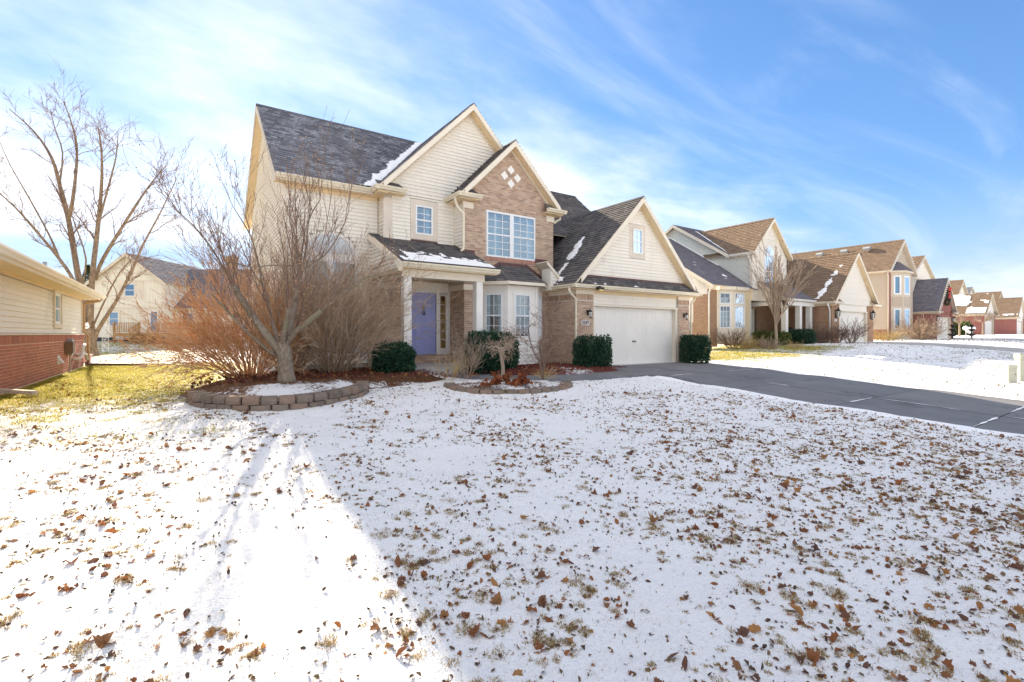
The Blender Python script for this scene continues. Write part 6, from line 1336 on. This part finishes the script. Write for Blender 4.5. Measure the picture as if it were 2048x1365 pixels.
# pedestals beside the driveway
def pedestal(c, w, h, label):
    t_ = thing('utility_pedestal', c, label, 'utility box'); x, y, z = c
    prof = [(-w / 2, 0), (w / 2, 0), (w / 2, h * .86), (w * .36, h), (-w * .36, h), (-w / 2, h * .86)]
    F = frame(c, (RT.x, RT.y), (-FW.x, -FW.y))
    MB(F).prism([(-w / 2, -w * .4, 0), (w / 2, -w * .4, 0), (w / 2, w * .4, 0), (-w / 2, w * .4, 0)], (0, 0, h * .93)).build('cabinet', 'pedestal', t_)
    MB(F).prism([(-w * .54, w * .45, h * .82), (-w * .54, w * .45, h * .96), (-w * .54, w * .3, h), (-w * .54, -w * .3, h), (-w * .54, -w * .45, h * .96), (-w * .54, -w * .45, h * .82)], (w * 1.08, 0, 0)).build('hood', 'pedestal', t_)
    MB(F).box(-w * .44, w * .44, w * .4, w * .42, h * .12, h * .76).build('door', 'pedestal', t_); MB(F).lathe((w * .3, w * .43, h * .5), [(.012, -.012), (.012, .012)], 6).build('latch', 'black_metal', t_)
c = Vector((22.0, 3.72, 0)); c.z = zg(c.x, c.y) - .02; pedestal(c, 0.27, 0.58, 'short olive-beige utility pedestal beside the driveway')
c = Vector((22.75, 3.58, 0)); c.z = zg(c.x, c.y) - .02; pedestal(c, 0.24, 0.92, 'tall olive-beige utility pedestal behind the short one')
# ================================================================== TREES AND SHRUBS
def tree_thing(name, base, label, cat='tree', group=None): return thing(name, base, label, cat, group)
def px_limb(mb, pts, r0, r1, t, jit=0.25, sides=8, depth=0.0, sub=3):
    n = len(pts); out = []
    for i, p in enumerate(pts): out.append(at(p[0], p[1], t + depth * i / max(1, n - 1) + (random.uniform(-jit, jit) if 0 < i else 0)))
    return limb(mb, out, r0, r1, sides, sub)
def shoots(mb, path, n, L0, L1, r, lvl=2, lean=None, up=0.12, spread=0.55, kids=4, lo=0.2, buds=0.5, budmb=None, jit=0.07, shrink=0.5, rmin=0.003):
    for k in range(n):
        i = int(len(path) * random.uniform(lo, 0.999)); p = path[i]; d = (path[min(i + 1, len(path) - 1)] - path[max(i - 1, 0)]).normalized()
        d = wob(d * 0.5 + Vector((0, 0, 0.9)) + (lean or Vector((0, 0, 0))), 0.28)
        grow(mb, p, d, random.uniform(L0, L1), r * random.uniform(0.7, 1.2), lvl, spread, up, kids, jit, shrink, None, buds, rmin, budmb, 0.2)

random.seed(21)
# ---- pear tree in the planter
TB = 9.65; base = at(573, 759, TB)
pt = tree_thing('pear_tree', base, 'large bare tree with mossy trunk and cut limbs in the block planter')
tk = MB(); limbs = []
tk.tube([at(573, 768, TB), at(573, 757, TB), at(572, 745, TB), at(570, 720, TB), at(567, 700, TB), at(566, 684, TB)], [0.20, 0.168, 0.145, 0.138, 0.142, 0.11], 14)
tk.build('trunk', 'bark_pear', pt, True)
lm = MB()
def L_(pts, r0, r1, depth=0.0): q = px_limb(lm, pts, r0 * .86, r1 * .9, TB, 0.06, 8, depth); limbs.append(q); return q
l1 = L_([(563, 708), (535, 672), (510, 640), (490, 608), (476, 588), (467, 572)], 0.095, 0.06, -0.35)
l1c = L_([(467, 574), (452, 545), (425, 500), (390, 455), (352, 420)], 0.028, 0.009, -0.3)
l1b = L_([(552, 712), (520, 688), (480, 650), (440, 606), (422, 588)], 0.036, 0.014, -0.6)
l2 = L_([(570, 695), (578, 655), (588, 610), (596, 565), (599, 540), (592, 508)], 0.09, 0.05, 0.3)
l2b = L_([(598, 545), (620, 528), (648, 512), (672, 480), (690, 445)], 0.03, 0.010, 0.2)
l3 = L_([(563, 702), (568, 668), (574, 640), (577, 620)], 0.068, 0.05, -0.5)
l4 = L_([(572, 690), (590, 664), (615, 645), (642, 622)], 0.066, 0.052, -0.4)
l4b = L_([(640, 624), (680, 592), (715, 565), (745, 553), (768, 572), (776, 604)], 0.024, 0.008, -0.5)
l5 = L_([(560, 698), (548, 655), (538, 610), (525, 570)], 0.05, 0.03, 0.6)
l5b = L_([(525, 570), (515, 520), (500, 470), (470, 420)], 0.026, 0.01, 0.5)
l6 = L_([(592, 532), (545, 531), (500, 534), (462, 525), (440, 540), (428, 558)], 0.018, 0.008, -0.4)
l7 = L_([(590, 600), (600, 560), (612, 500), (618, 440), (640, 400)], 0.035, 0.010, 0.5)
lm.build('limbs', 'bark_pear', pt, True)
tw = MB(); bd = MB()
Lf = RT * -0.35; Rg = RT * 0.25
shoots(tw, l1, 7, 1.0, 1.9, 0.013, 2, Lf, budmb=bd); shoots(tw, l1c, 9, 0.6, 1.2, 0.008, 2, Lf, budmb=bd); shoots(tw, l1b, 8, 0.5, 1.3, 0.009, 2, Lf * 1.4, budmb=bd)
shoots(tw, l2, 9, 1.0, 2.1, 0.014, 2, budmb=bd); shoots(tw, l2b, 7, 0.7, 1.5, 0.009, 2, Rg, budmb=bd); shoots(tw, l3, 7, 0.8, 1.8, 0.012, 2, budmb=bd); shoots(tw, l4, 7, 0.7, 1.6, 0.012, 2, Rg, budmb=bd)
shoots(tw, l4b, 9, 0.3, 0.8, 0.006, 2, Rg, budmb=bd); shoots(tw, l5, 6, 0.9, 1.9, 0.012, 2, Lf, budmb=bd); shoots(tw, l5b, 7, 0.6, 1.3, 0.008, 2, Lf * .5, budmb=bd); shoots(tw, l6, 6, 0.4, 0.9, 0.006, 2, budmb=bd); shoots(tw, l7, 8, 0.7, 1.4, 0.009, 2, budmb=bd)
tw.build('twigs', 'twig', pt); bd.build('buds', 'twig_red_lit', pt, kind='stuff')

# ---- maple in the back yard
TM = 24.5; base = at(182, 716, TM); base.z = zg(base.x, base.y)
mt_ = tree_thing('maple_tree', base, 'tall bare spreading tree in the back yard by the left house')
tk = MB(); tk.tube([at(182, 722, TM), at(181, 714, TM), at(178, 695, TM), at(176, 670, TM), at(175, 645, TM)], [0.52, 0.38, 0.32, 0.34, 0.26], 14); tk.build('trunk', 'bark_maple', mt_, True)
lm = MB(); tw = MB(); bd = MB()
ML = [([(173, 668), (166, 605), (154, 540), (137, 440), (119, 370), (103, 312), (68, 247), (18, 190)], .25, .02, 1.0), ([(137, 440), (145, 402), (153, 330), (152, 270), (140, 215), (127, 172)], .12, .015, -0.6),
      ([(170, 650), (150, 570), (120, 520), (70, 460), (30, 415), (-15, 375)], .14, .02, -1.2), ([(120, 520), (98, 470), (60, 400), (20, 330), (-5, 260)], .07, .012, 1.2),
      ([(180, 665), (184, 560), (196, 450), (203, 370), (203, 300), (196, 235)], .20, .02, -0.8), ([(190, 560), (205, 520), (246, 452), (283, 394), (312, 355), (335, 330)], .14, .015, 0.8),
      ([(186, 690), (196, 660), (232, 603), (262, 545), (287, 488), (320, 427), (352, 360)], .15, .015, -1.5), ([(185, 655), (215, 590), (240, 545), (262, 520)], .07, .02, 1.0), ([(160, 590), (172, 520), (150, 450), (140, 420)], .06, .02, 1.5),
      ([(196, 450), (215, 380), (232, 310), (236, 250)], .08, .012, -1.0), ([(119, 370), (125, 300), (110, 240), (100, 190)], .06, .012, 0.5), ([(246, 452), (262, 440), (300, 420), (340, 415)], .05, .01, -.5)]
for pts, r0, r1, dp in ML:
    q = px_limb(lm, [(x_, y_ + max(0, (330 - y_)) * .2) for x_, y_ in pts], r0 * .72, r1, TM, 0.35, 8, dp); n = 16 if r0 > .1 else 11
    for k in range(n):
        i = int(len(q) * random.uniform(0.3, 0.999)); d = (q[min(i + 1, len(q) - 1)] - q[max(i - 1, 0)]).normalized(); ax = d.orthogonal().normalized(); ax.rotate(Matrix.Rotation(random.uniform(0, 6.283), 3, d))
        rr = r0 + (r1 - r0) * i / len(q); grow(tw, q[i], (d + ax * 0.75).normalized(), random.uniform(0.6, 1.7), max(0.010, rr * 0.24), 2, 0.6, 0.06, 4, 0.16, 0.52, None, 0.75, 0.005, bd, 0.3)
lm.build('limbs', 'bark_maple', mt_, True); tw.build('twigs', 'twig', mt_); bd.v = [tuple(v) for v in bd.v]
bd.build('buds', 'twig_red_lit', mt_, kind='stuff')
# ---- spruce beyond, against the left house roof
c = at(176, 668, 44); c.z = zg(c.x, c.y); sp = tree_thing('spruce_tree', c, 'dark spruce peeking over the left house roof'); tk = MB().tube([c, c + Vector((0, 0, 6.6))], [0.2, 0.03], 8); tk.build('trunk', 'bark_maple', sp); mb = MB()
for k in range(3600):
    h = random.uniform(0.05, 1) ** 0.8; a = random.uniform(0, 6.283); r = (1 - h) * 2.7 * random.uniform(0.35, 1); p = c + Vector((r * math.cos(a), r * math.sin(a), h * 6.8 - r * .25)); d = wob(Vector((math.cos(a), math.sin(a), -.2)), .4) * .2; e = d.orthogonal().normalized() * .05; mb.poly([p - e, p + d, p + e])
mb.build('crown', 'hedge_leaf', sp)

# ---- big many-stemmed shrubs
def stem_shrub(name, c, n, L0, L1, tilt, label, mat, rbase=0.3, r=0.011, lvl=3, kids=4, up=0.05, cat='shrub', group=None, bias=None, shrink=0.55, jit=0.09, spread=0.42, rmin=0.0022):
    c = Vector(c); th = thing(name, c, label, cat, group); mb = MB()
    for k in range(n):
        a = random.uniform(0, 6.283); q = c + Vector((math.cos(a), math.sin(a), 0)) * rbase * random.random() - Vector((0, 0, 0.03)); tl = tilt * random.random() ** 0.6
        d = Vector((math.cos(a) * math.sin(tl), math.sin(a) * math.sin(tl), math.cos(tl)))
        if bias: d = (d + bias).normalized()
        grow(mb, q, d, random.uniform(L0, L1), r * random.uniform(0.6, 1.3), lvl, spread, up, kids, jit, shrink, None, 0, rmin, None, 0.22)
    mb.build('stems', mat, th); return th
stem_shrub('burning_bush', (1.35, 12.9, 0.12), 98, 1.2, 2.1, 1.05, 'big rust-coloured bare shrub left of the tree trunk', 'twig_red_lit', 0.45, 0.013, 3, 4, -0.01, bias=RT * -0.16, shrink=0.50, rmin=0.0042)
stem_shrub('burning_bush', (2.35, 13.6, 0.14), 46, 1.9, 2.9, 0.7, 'tall bare shrub directly behind the tree trunk', 'twig_grey', 0.35, 0.014, 3, 4, 0.02, shrink=0.52, rmin=0.0036)
stem_shrub('burning_bush', (3.35, 13.0, 0.14), 86, 1.5, 2.6, 0.95, 'big grey-brown bare shrub between tree and porch', 'twig_grey', 0.4, 0.014, 3, 4, 0.0, bias=RT * 0.05, shrink=0.52, rmin=0.0036)
# evergreens
evergreen('yew_bush', (4.6, 12.15, 0.0), 0.48, 0.44, 0.9, 5500, 'dark spreading evergreen bush left of the porch column', box=0.25, sprigs=40)
evergreen('yew_bush', (7.3, 12.0, 0.0), 0.52, 0.48, 1.2, 6500, 'tall dark evergreen bush at the right porch column', box=0.25, sprigs=60)
evergreen('yew_bush', (7.95, 12.2, 0.03), 0.48, 0.44, 1.12, 6000, 'evergreen bush under the bay window behind the weeping tree', box=0.25, sprigs=60)
evergreen('yew_bush', (11.25, 11.65, -0.04), 0.49, 0.45, 1.1, 7000, 'clipped round evergreen left of the garage door', box=0.75, sprigs=30)
evergreen('yew_bush', (17.05, 11.8, -0.04), 0.43, 0.42, 1.14, 6500, 'clipped boxy evergreen right of the garage door', box=1.0, sprigs=20)
# weeping dwarf tree in the low planter
c = Vector((6.3, 9.55, 0.06)); wp = tree_thing('weeping_dwarf_tree', c, 'small bare weeping tree with pale trunk in the low planter', 'tree')
MB().tube([c - Vector((0, 0, .05)), c + Vector((0.01, 0, .3)), c + Vector((-.02, .02, .62)), c + Vector((0, 0, .8))], [0.055, 0.045, 0.042, 0.05], 9).build('trunk', 'bark_light', wp, True)
mb = MB()
for k in range(15):
    a = random.uniform(0, 6.283); d = Vector((math.cos(a), math.sin(a), random.uniform(-.3, 0.9))).normalized(); grow(mb, c + Vector((0, 0, random.uniform(.55, .8))), d, random.uniform(0.2, 0.55), 0.015, 3, 0.85, -0.12, 3, 0.42, 0.64, None, 0, 0.0032)
mb.build('crown', 'twig_pale', wp)
# airy dwarf maple
c = Vector((7.62, 9.7, 0.02)); jm = tree_thing('dwarf_maple', c, 'thin dark bare tree with zigzag branches before the bay window', 'tree'); tk = MB(); q1 = limb(tk, [c, c + Vector((.02, 0, .4)), c + Vector((-.05, .05, .8)), c + Vector((.06, 0, 1.2)), c + Vector((.0, 0, 1.75))], 0.032, 0.012, 7); q2 = limb(tk, [c, c + Vector((.1, .02, .4)), c + Vector((.35, .05, .8)), c + Vector((.6, .0, 1.05))], 0.026, 0.01, 6); q3 = limb(tk, [c, c + Vector((-.1, -.02, .4)), c + Vector((-.3, .05, .8)), c + Vector((-.45, .0, 1.3))], 0.026, 0.01, 6)
tk.build('trunk', 'twig', jm, True); mb = MB()
for q in (q1, q2, q3):
    for k in range(10):
        i = int(len(q) * random.uniform(.3, .999)); a = random.uniform(0, 6.283); grow(mb, q[i], Vector((math.cos(a), math.sin(a), random.uniform(-.1, .5))).normalized(), random.uniform(.35, .8), 0.009, 2, 0.85, 0.02, 4, 0.25, 0.55, None, 0, 0.0028)
mb.build('crown', 'twig', jm)
stem_shrub('twiggy_shrub', (6.1, 11.0, 0.02), 26, 0.5, 0.95, 0.85, 'small tan twiggy shrub in front of the porch step', 'twig_pale', 0.15, 0.005, 2, 4, 0.02)
stem_shrub('twiggy_shrub', (5.6, 10.9, 0.02), 14, 0.3, 0.6, 0.9, 'low straw-coloured shrub beside the walk', 'straw', 0.12, 0.004, 2, 4, 0.02)
stem_shrub('twiggy_shrub', (7.66, 9.68, 0.05), 40, 0.15, 0.4, 1.2, 'straw tuft at the foot of the thin dark tree', 'straw', 0.12, 0.003, 1, 3, -0.05)
# oak seedlings holding red leaves, in the low planter
LEAF_OUT = [(0, -0.5), (0.14, -0.38), (0.34, -0.33), (0.36, -0.12), (0.5, 0.04), (0.36, 0.16), (0.32, 0.36), (0.17, 0.36), (0, 0.55), (-0.17, 0.36), (-0.32, 0.36), (-0.36, 0.16), (-0.5, 0.04), (-0.36, -0.12), (-0.34, -0.33), (-0.14, -0.38)]
OVAL_OUT = [(0, -0.5), (0.17, -0.3), (0.26, 0.0), (0.17, 0.3), (0, 0.55), (-0.17, 0.3), (-0.26, 0.0), (-0.17, -0.3)]
def leaf_geo(mb, c, s_, out, curl=0.5, tilt=0.5, F=None):
    X = Vector((1, 0, 0)); rot = Matrix.Rotation(random.uniform(0, 6.283), 3, 'Z') @ Matrix.Rotation(random.gauss(0, tilt), 3, 'X') @ Matrix.Rotation(random.gauss(0, tilt), 3, 'Y')
    k = len(mb.v); cu = curl * random.uniform(0.2, 1.6); cv = random.uniform(-0.5, 0.9) * curl; fold = random.uniform(-.2, .9)
    pts = [(0, 0)] + [(a * random.uniform(.85, 1.15), b * random.uniform(.85, 1.15)) for a, b in out]; zs = []
    for (a, b) in pts: v = rot @ Vector((a * s_, b * s_, s_ * (cu * a * a * 2.6 + cv * b * b * 1.8 + fold * abs(a) + random.uniform(-.05, .05)))); mb.v.append(Vector(v) + c)
    n = len(out)
    lowest = min(v.z for v in mb.v[k:]) - c.z
    mb.v[k:] = [tuple(v + Vector((0, 0, -lowest * 0.8))) for v in mb.v[k:]]
    for i in range(n): mb.f.append((k, k + 1 + i, k + 1 + (i + 1) % n))
ok = thing('oak_seedlings', (6.1, 8.95, 0.0), 'clump of rusty red oak leaves spilling over the low planter', 'plant'); mb = MB(); st = MB()
for k in range(16):
    b0 = Vector((6.15 + random.gauss(0, .33), 9.0 + random.gauss(0, .13), zg(6.1, 9) + .1)); tip = b0 + Vector((random.gauss(0, .06), random.gauss(0, .06), random.uniform(.04, .22))); st.tube([b0, tip], 0.005, 4)
    for j in range(9): leaf_geo(mb, b0.lerp(tip, random.uniform(.3, 1.05)) + Vector((random.gauss(0, .05), random.gauss(0, .05), 0)), random.uniform(.07, .13), LEAF_OUT, .5, 1.0)
mb.build('leaves', 'oak_leaf', ok); st.build('stems', 'twig', ok)

# ---- planting by the house next door and beyond
c = Vector((30.1, 15.2, 0)); c.z = zg(c.x, c.y); yt = tree_thing('young_tree', c, 'vase-shaped bare young tree in front of the house next door'); tk = MB(); q = limb(tk, [c - Vector((0, 0, .1)), c + Vector((.02, 0, .7)), c + Vector((-.03, 0, 1.3))], 0.11, 0.085, 9); tk.build('trunk', 'bark_light', yt, True); mb = MB()
for k in range(17):
    a = random.uniform(0, 6.283); tl = random.uniform(.1, .55); grow(mb, c + Vector((0, 0, random.uniform(1.0, 1.35))), Vector((math.cos(a) * math.sin(tl), math.sin(a) * math.sin(tl), math.cos(tl))), random.uniform(2.3, 3.6), 0.04, 3, 0.38, 0.06, 4, 0.07, 0.45, None, 0, 0.009)
mb.build('crown', 'twig_pale', yt)
def gpt(px, t): p = at(px, 668, t); p.z = zg(p.x, p.y) - .02; return p
evergreen('hedge_bush', gpt(1543, 30.6), 1.35, 0.6, 0.85, 5200, 'yellow-green clipped hedge behind the bare young tree', 'hedge_leaf', 0.8, 'hedge', 0.09, sprigs=0)
evergreen('yew_bush', gpt(1604, 31.2), 0.75, 0.6, 0.9, 3200, 'dark evergreen bush by the neighbour porch columns', 'yew', 0.4, leaf=0.09, sprigs=0)
stem_shrub('ornamental_grass', gpt(1497, 28.6), 90, 0.4, 0.75, 1.1, 'golden dry grass clump nearest the neighbour bay', 'straw', 0.25, 0.008, 1, 3, 0.0, 'plant', rmin=0.005)
stem_shrub('ornamental_grass', gpt(1538, 28.0), 90, 0.35, 0.7, 1.1, 'pale dry grass clump in front of the bare young tree', 'twig_pale', 0.28, 0.008, 1, 3, 0.0, 'plant', rmin=0.005)
stem_shrub('ornamental_grass', gpt(1592, 27.5), 50, 0.2, 0.45, 1.2, 'low straw tuft right of the young tree on the snow edge', 'straw', 0.3, 0.007, 1, 3, 0.0, 'plant', rmin=0.005)
for px, t, lab, n, L0 in ((1466, 29.0, 'brown bare shrub at the foot of the neighbour bay', 36, .8), (1645, 31.8, 'dark bare shrub against the neighbour garage side', 40, .8), (1672, 31.4, 'low bare shrub at the neighbour garage corner', 30, .7), (1702, 31.0, 'spiky bare shrub before the neighbour garage door', 36, 1.0)):
    stem_shrub('bare_shrub', gpt(px, t), n, L0 * .8, L0 * 1.3, 0.8, lab, 'twig', 0.3, 0.012, 2, 4, 0.0, rmin=0.006)
stem_shrub('ornamental_grass', gpt(1768, 40.0), 110, 0.5, 1.0, 0.9, 'golden dry shrubs at the corner of the tan bay house', 'straw', 0.9, 0.012, 1, 3, 0.0, 'plant', rmin=0.008)
stem_shrub('bare_shrub', gpt(1838, 43.0), 90, 0.9, 1.7, 1.0, 'wide grey-green bare shrub before the red brick garage side', 'twig_grey', 0.8, 0.016, 2, 4, 0.0, rmin=0.009)
for px, t, hh, lab in ((1919, 58, 3.0, 'pale bare sapling beside the wreath garage'), (1966, 62, 3.2, 'pale bare sapling before the pink brick wall')):
    c = gpt(px, t); tt = tree_thing('sapling', c, lab); MB().tube([c, c + Vector((0, 0, hh * .5))], [0.1, 0.07], 7).build('trunk', 'bark_light', tt); mb = MB()
    for k in range(16): a = random.uniform(0, 6.283); grow(mb, c + Vector((0, 0, hh * .48)), Vector((math.cos(a) * .8, math.sin(a) * .8, .8)).normalized(), hh * .38, 0.03, 2, .5, .02, 4, .1, .55, None, 0, 0.012)
    mb.build('crown', 'twig_pale', tt)
evergreen('yew_bush', gpt(1920, 62), 1.5, 1.0, 1.7, 2200, 'dark evergreen mass behind the pale sapling', 'hedge_leaf', 0.4, leaf=0.2, sprigs=0)
for k, px in enumerate((1999, 2012, 2026, 2041)): evergreen('foundation_shrub', gpt(px, 84 + k), 1.3, .8, 1.1, 500, ('first', 'second', 'third', 'fourth')[k] + ' low shrub along the far dark red brick wall', 'hedge_leaf', 0.4, 'bush', 0.2, 'shrubs along the far brick wall', 0)
# distant bare trees on the skyline
for k, (px, t, hh) in enumerate(((1912, 210, 17), (1922, 230, 16), (1990, 250, 19))):
    c = gpt(px, t); tt = tree_thing('distant_tree', c, ('faint bare treetop above the wreath garage ridge', 'second faint bare treetop right of the wreath garage ridge', 'thin distant treetop above the pink brick roof')[k]); MB().tube([c, c + Vector((0, 0, hh * .6))], [0.3, 0.12], 6).build('trunk', 'twig_grey', tt); mb = MB()
    for j in range(12): a = random.uniform(0, 6.283); grow(mb, c + Vector((0, 0, hh * random.uniform(.3, .6))), Vector((math.cos(a) * .6, math.sin(a) * .6, .8)).normalized(), hh * .33, 0.08, 2, .5, .05, 4, .1, .5, None, 0, 0.03)
    mb.build('crown', 'twig_grey', tt)

# ================================================================== LAWN LITTER
random.seed(5)
def blocked(u, v):
    if DRIVE[0] - .05 < u < DRIVE[1] + .05: return True
    if v > 10.3 and u > 4.8: return True
    if (u - 1.7) ** 2 + (v - 10.6) ** 2 < 2.9 or (u - 6.5) ** 2 / 2.4 + (v - 9.7) ** 2 / 1.2 < 1: return True
    if v > 10.6 and 0.0 < u < 5: return True
    if u < LU + .15 and v > 8: return True
    return v < 0.4
def pick(tmin, tmax, pw=1.0):
    while True:
        t = tmin + (tmax - tmin) * random.random() ** pw; px = random.uniform(-60, 2110); p = FW * t + RT * ((px - 1024) / 965 * t)
        if not blocked(p.x, p.y): return p, t, px
def gz(p):
    z = zg(p.x, p.y)
    if -3 < p.x < 12 and 0 < p.y < 10: z += micro(p.x, p.y)
    return z
def blade(mb, p, h, w, lean=0.5):
    a = random.uniform(0, 6.283); s_ = Vector((math.cos(a), math.sin(a), 0)) * w; d = Vector((random.gauss(0, lean), random.gauss(0, lean), 1)).normalized(); e = Vector((random.gauss(0, lean), random.gauss(0, lean), -random.uniform(0, .6)))
    m = p + d * h * .6; mb.v += [tuple(p - s_), tuple(p + s_), tuple(m + s_ * .7), tuple(m - s_ * .7), tuple(m + (d + e).normalized() * h * .5)]
    k = len(mb.v) - 5; mb.f += [(k, k + 1, k + 2, k + 3), (k + 3, k + 2, k + 4)]
tuft = MB(); n_t = 0; TUFTS = []
def clump(u, v): return noise.noise(Vector((u * .9, v * .9, 11))) + .6 * noise.noise(Vector((u * 2.6, v * 2.6, 3)))
while n_t < 5600:
    p, t, px = pick(1.7, 11.5, 0.72)
    dens = 0.22 + 0.42 * sstep(700, 1900, px) + 0.75 * clump(p.x, p.y)
    if random.random() > dens: n_t += 0.2; continue
    p.z = gz(p) - 0.006; R0 = min(.085, random.lognormvariate(math.log(.026), .55)); TUFTS.append((t, p.copy(), R0)); el = random.uniform(.45, 1.0); an = random.uniform(0, 3.14)
    for k in range(int(min(150, 16 + 42000 * R0 * R0 + 500 * R0) * (1 if t < 5 else .5 if t < 8 else .35))):
        a = random.uniform(0, 6.283); r = R0 * random.random() ** .6; x_, y_ = math.cos(a) * r, math.sin(a) * r * el
        q = p + Vector((x_ * math.cos(an) - y_ * math.sin(an), x_ * math.sin(an) + y_ * math.cos(an), 0)); blade(tuft, q, random.uniform(.012, .020 + .35 * R0), random.uniform(.0016, .0034) * (1 if t < 5 else 1.6), 1.2)
    n_t += 1
tuft.build('grass_tufts', 'grass_dry', None, kind='stuff', label='dry grass tufts poking through the snow')
fine = MB(); fine2 = MB()
for k in range(42000):
    p, t, px = pick(1.7, 9.5, 0.8)
    if random.random() > 0.5 + 0.5 * clump(p.x, p.y): continue
    p.z = gz(p) - .002; blade(fine2, p, random.uniform(.010, .032), .0016, .9)
# melted strips: short living grass
for k in range(90000):
    u = random.uniform(-2.78, 2.6); v = random.uniform(8.0, 23.5)
    if (u > -0.15 + max(0, v - 10.9) * 0.42 and 9.0 < v < 15.3) or u < LU + .15 or random.random() > sstep(0.40, 0.56, melt(u, v) + 0.11 * clump(u * 1.6, v * 1.6)): continue
    p = Vector((u, v, zg(u, v))); blade(fine, p, random.uniform(.02, .05), random.uniform(.003, .006), .7)
for k in range(14000):
    u = random.uniform(20, 33); v = random.uniform(11, 18)
    if random.random() > sstep(0.40, 0.54, melt(u, v) + 0.11 * clump(u * 1.6, v * 1.6)): continue
    p = Vector((u, v, zg(u, v))); blade(fine, p, random.uniform(.02, .06), random.uniform(.006, .010), .7)
fine2.build('grass_tips', 'grass_dry', None, kind='stuff', label='fine dry grass tips through the snow')
fine.build('grass_blades', 'grass_live', None, kind='stuff', label='short yellow-green grass on the melted strips')
sk = MB()
for k in range(17000):
    p, t, px = pick(1.8, 13.5, 0.8)
    if random.random() > 0.35 + 0.35 * sstep(600, 1900, px) + .6 * clump(p.x, p.y): continue
    p.z = gz(p) + .003; s_ = random.uniform(.006, .02); leaf_geo(sk, p, s_ * 2, [(0, -.5), (.3, -.1), (.15, .45), (-.2, .4), (-.3, -.2)], .6, .5)
for k in range(5200):                                      # leaves on the lawns across the driveway
    u = random.uniform(17.5, 36); v = random.uniform(0.5, 15)
    if random.random() > 0.5 + .5 * clump(u * .6, v * .6): continue
    leaf_geo(sk, Vector((u, v, zg(u, v) + .004)), random.uniform(.03, .075), OVAL_OUT, .6, .6)
for k in range(1800):
    u = random.uniform(43, 62); v = random.uniform(0.5, 16); leaf_geo(sk, Vector((u, v, zg(u, v) + .004)), random.uniform(.05, .11), OVAL_OUT, .6, .6)
for k in range(3500):
    u = random.uniform(-9, 12); v = random.uniform(24, 46)
    if 2 < u < 17 and v < 23: continue
    leaf_geo(sk, Vector((u, v, zg(u, v) + .004)), random.uniform(.04, .09), OVAL_OUT, .6, .6)
sk.build('leaf_crumbs', 'speck', None, kind='stuff', label='crumbled leaf bits scattered over the snow')
# fallen leaves: the nearest three hundred are single things, the rest one scatter
spots = []
while len(spots) < 6800:
    p, t, px = pick(1.75, 12.5, 0.85)
    w = 0.10 + 0.8 * sstep(850, 1900, px) * (1 - 0.5 * sstep(6, 12, t)) + 0.55 * clump(p.x, p.y) + .1 * sstep(1.0, 0.2, t - 2.2)
    if random.random() < w:
        if random.random() < .55: t, q_, R0 = random.choice(TUFTS); p = q_ + Vector((random.gauss(0, .03 + R0 * .5), random.gauss(0, .03 + R0 * .5), 0))
        spots.append((t, p.copy()))
spots.sort(key=lambda q: q[0]); lvs = []
for v_ in range(14):
    m = MB(); leaf_geo(m, Vector((0, 0, 0)), 1.0, LEAF_OUT if v_ % 2 else OVAL_OUT, .4, .28); me = bpy.data.meshes.new('fallen_leaf'); me.from_pydata(m.v, [], m.f); me.materials.append(MATS['dead_leaf']); me.update(); lvs.append(me)
rest = MB()
for i, (t, p) in enumerate(spots):
    s_ = min(.095, random.lognormvariate(math.log(.036), .42)); p.z = gz(p) - .003
    if i < 300:
        o = link('fallen_leaf', lvs[i % 14], None, p, random.uniform(0, 6.283), label='curled brown fallen leaf lying on the snowy lawn', category='leaf', group='fallen leaves on the front lawn'); o.scale = (s_, s_, s_)
    else: leaf_geo(rest, p, s_, LEAF_OUT if random.random() < .45 else OVAL_OUT, .45, .35)
for k in range(700):                                       # litter in the beds
    a = random.random()
    if a < .6: p = Vector((random.uniform(0.2, 5.0), random.uniform(10.7, 13.5), 0)); p.z = zg(p.x, p.y) + .19
    else: p = Vector((random.uniform(5.3, 11.4), random.uniform(10.7, 12.4), 0)); p.z = zg(p.x, p.y) + .1
    leaf_geo(rest, p, random.uniform(.04, .09), LEAF_OUT, .6, .6)
rest.build('leaf_litter', 'dead_leaf', None, kind='stuff', label='brown fallen leaves scattered over lawn and beds')
ch = MB()
for k in range(5000):
    p = Vector((random.uniform(7.3, 12.0), random.uniform(10.75, 13.6), 0)) if random.random() < .6 else Vector((random.uniform(0.8, 5.6), random.uniform(10.9, 13.8), 0))
    if p.x > 11.25 and p.y > 12.4: continue
    p.z = zg(p.x, p.y) + (.115 if p.x > 6 else .17); leaf_geo(ch, p, random.uniform(.03, .07), [(-.5, -.12), (.5, -.15), (.5, .12), (-.5, .15)], .3, .5)
ch.build('mulch_chips', 'mulch_chip', None, kind='stuff', label='red mulch chips along the house front')
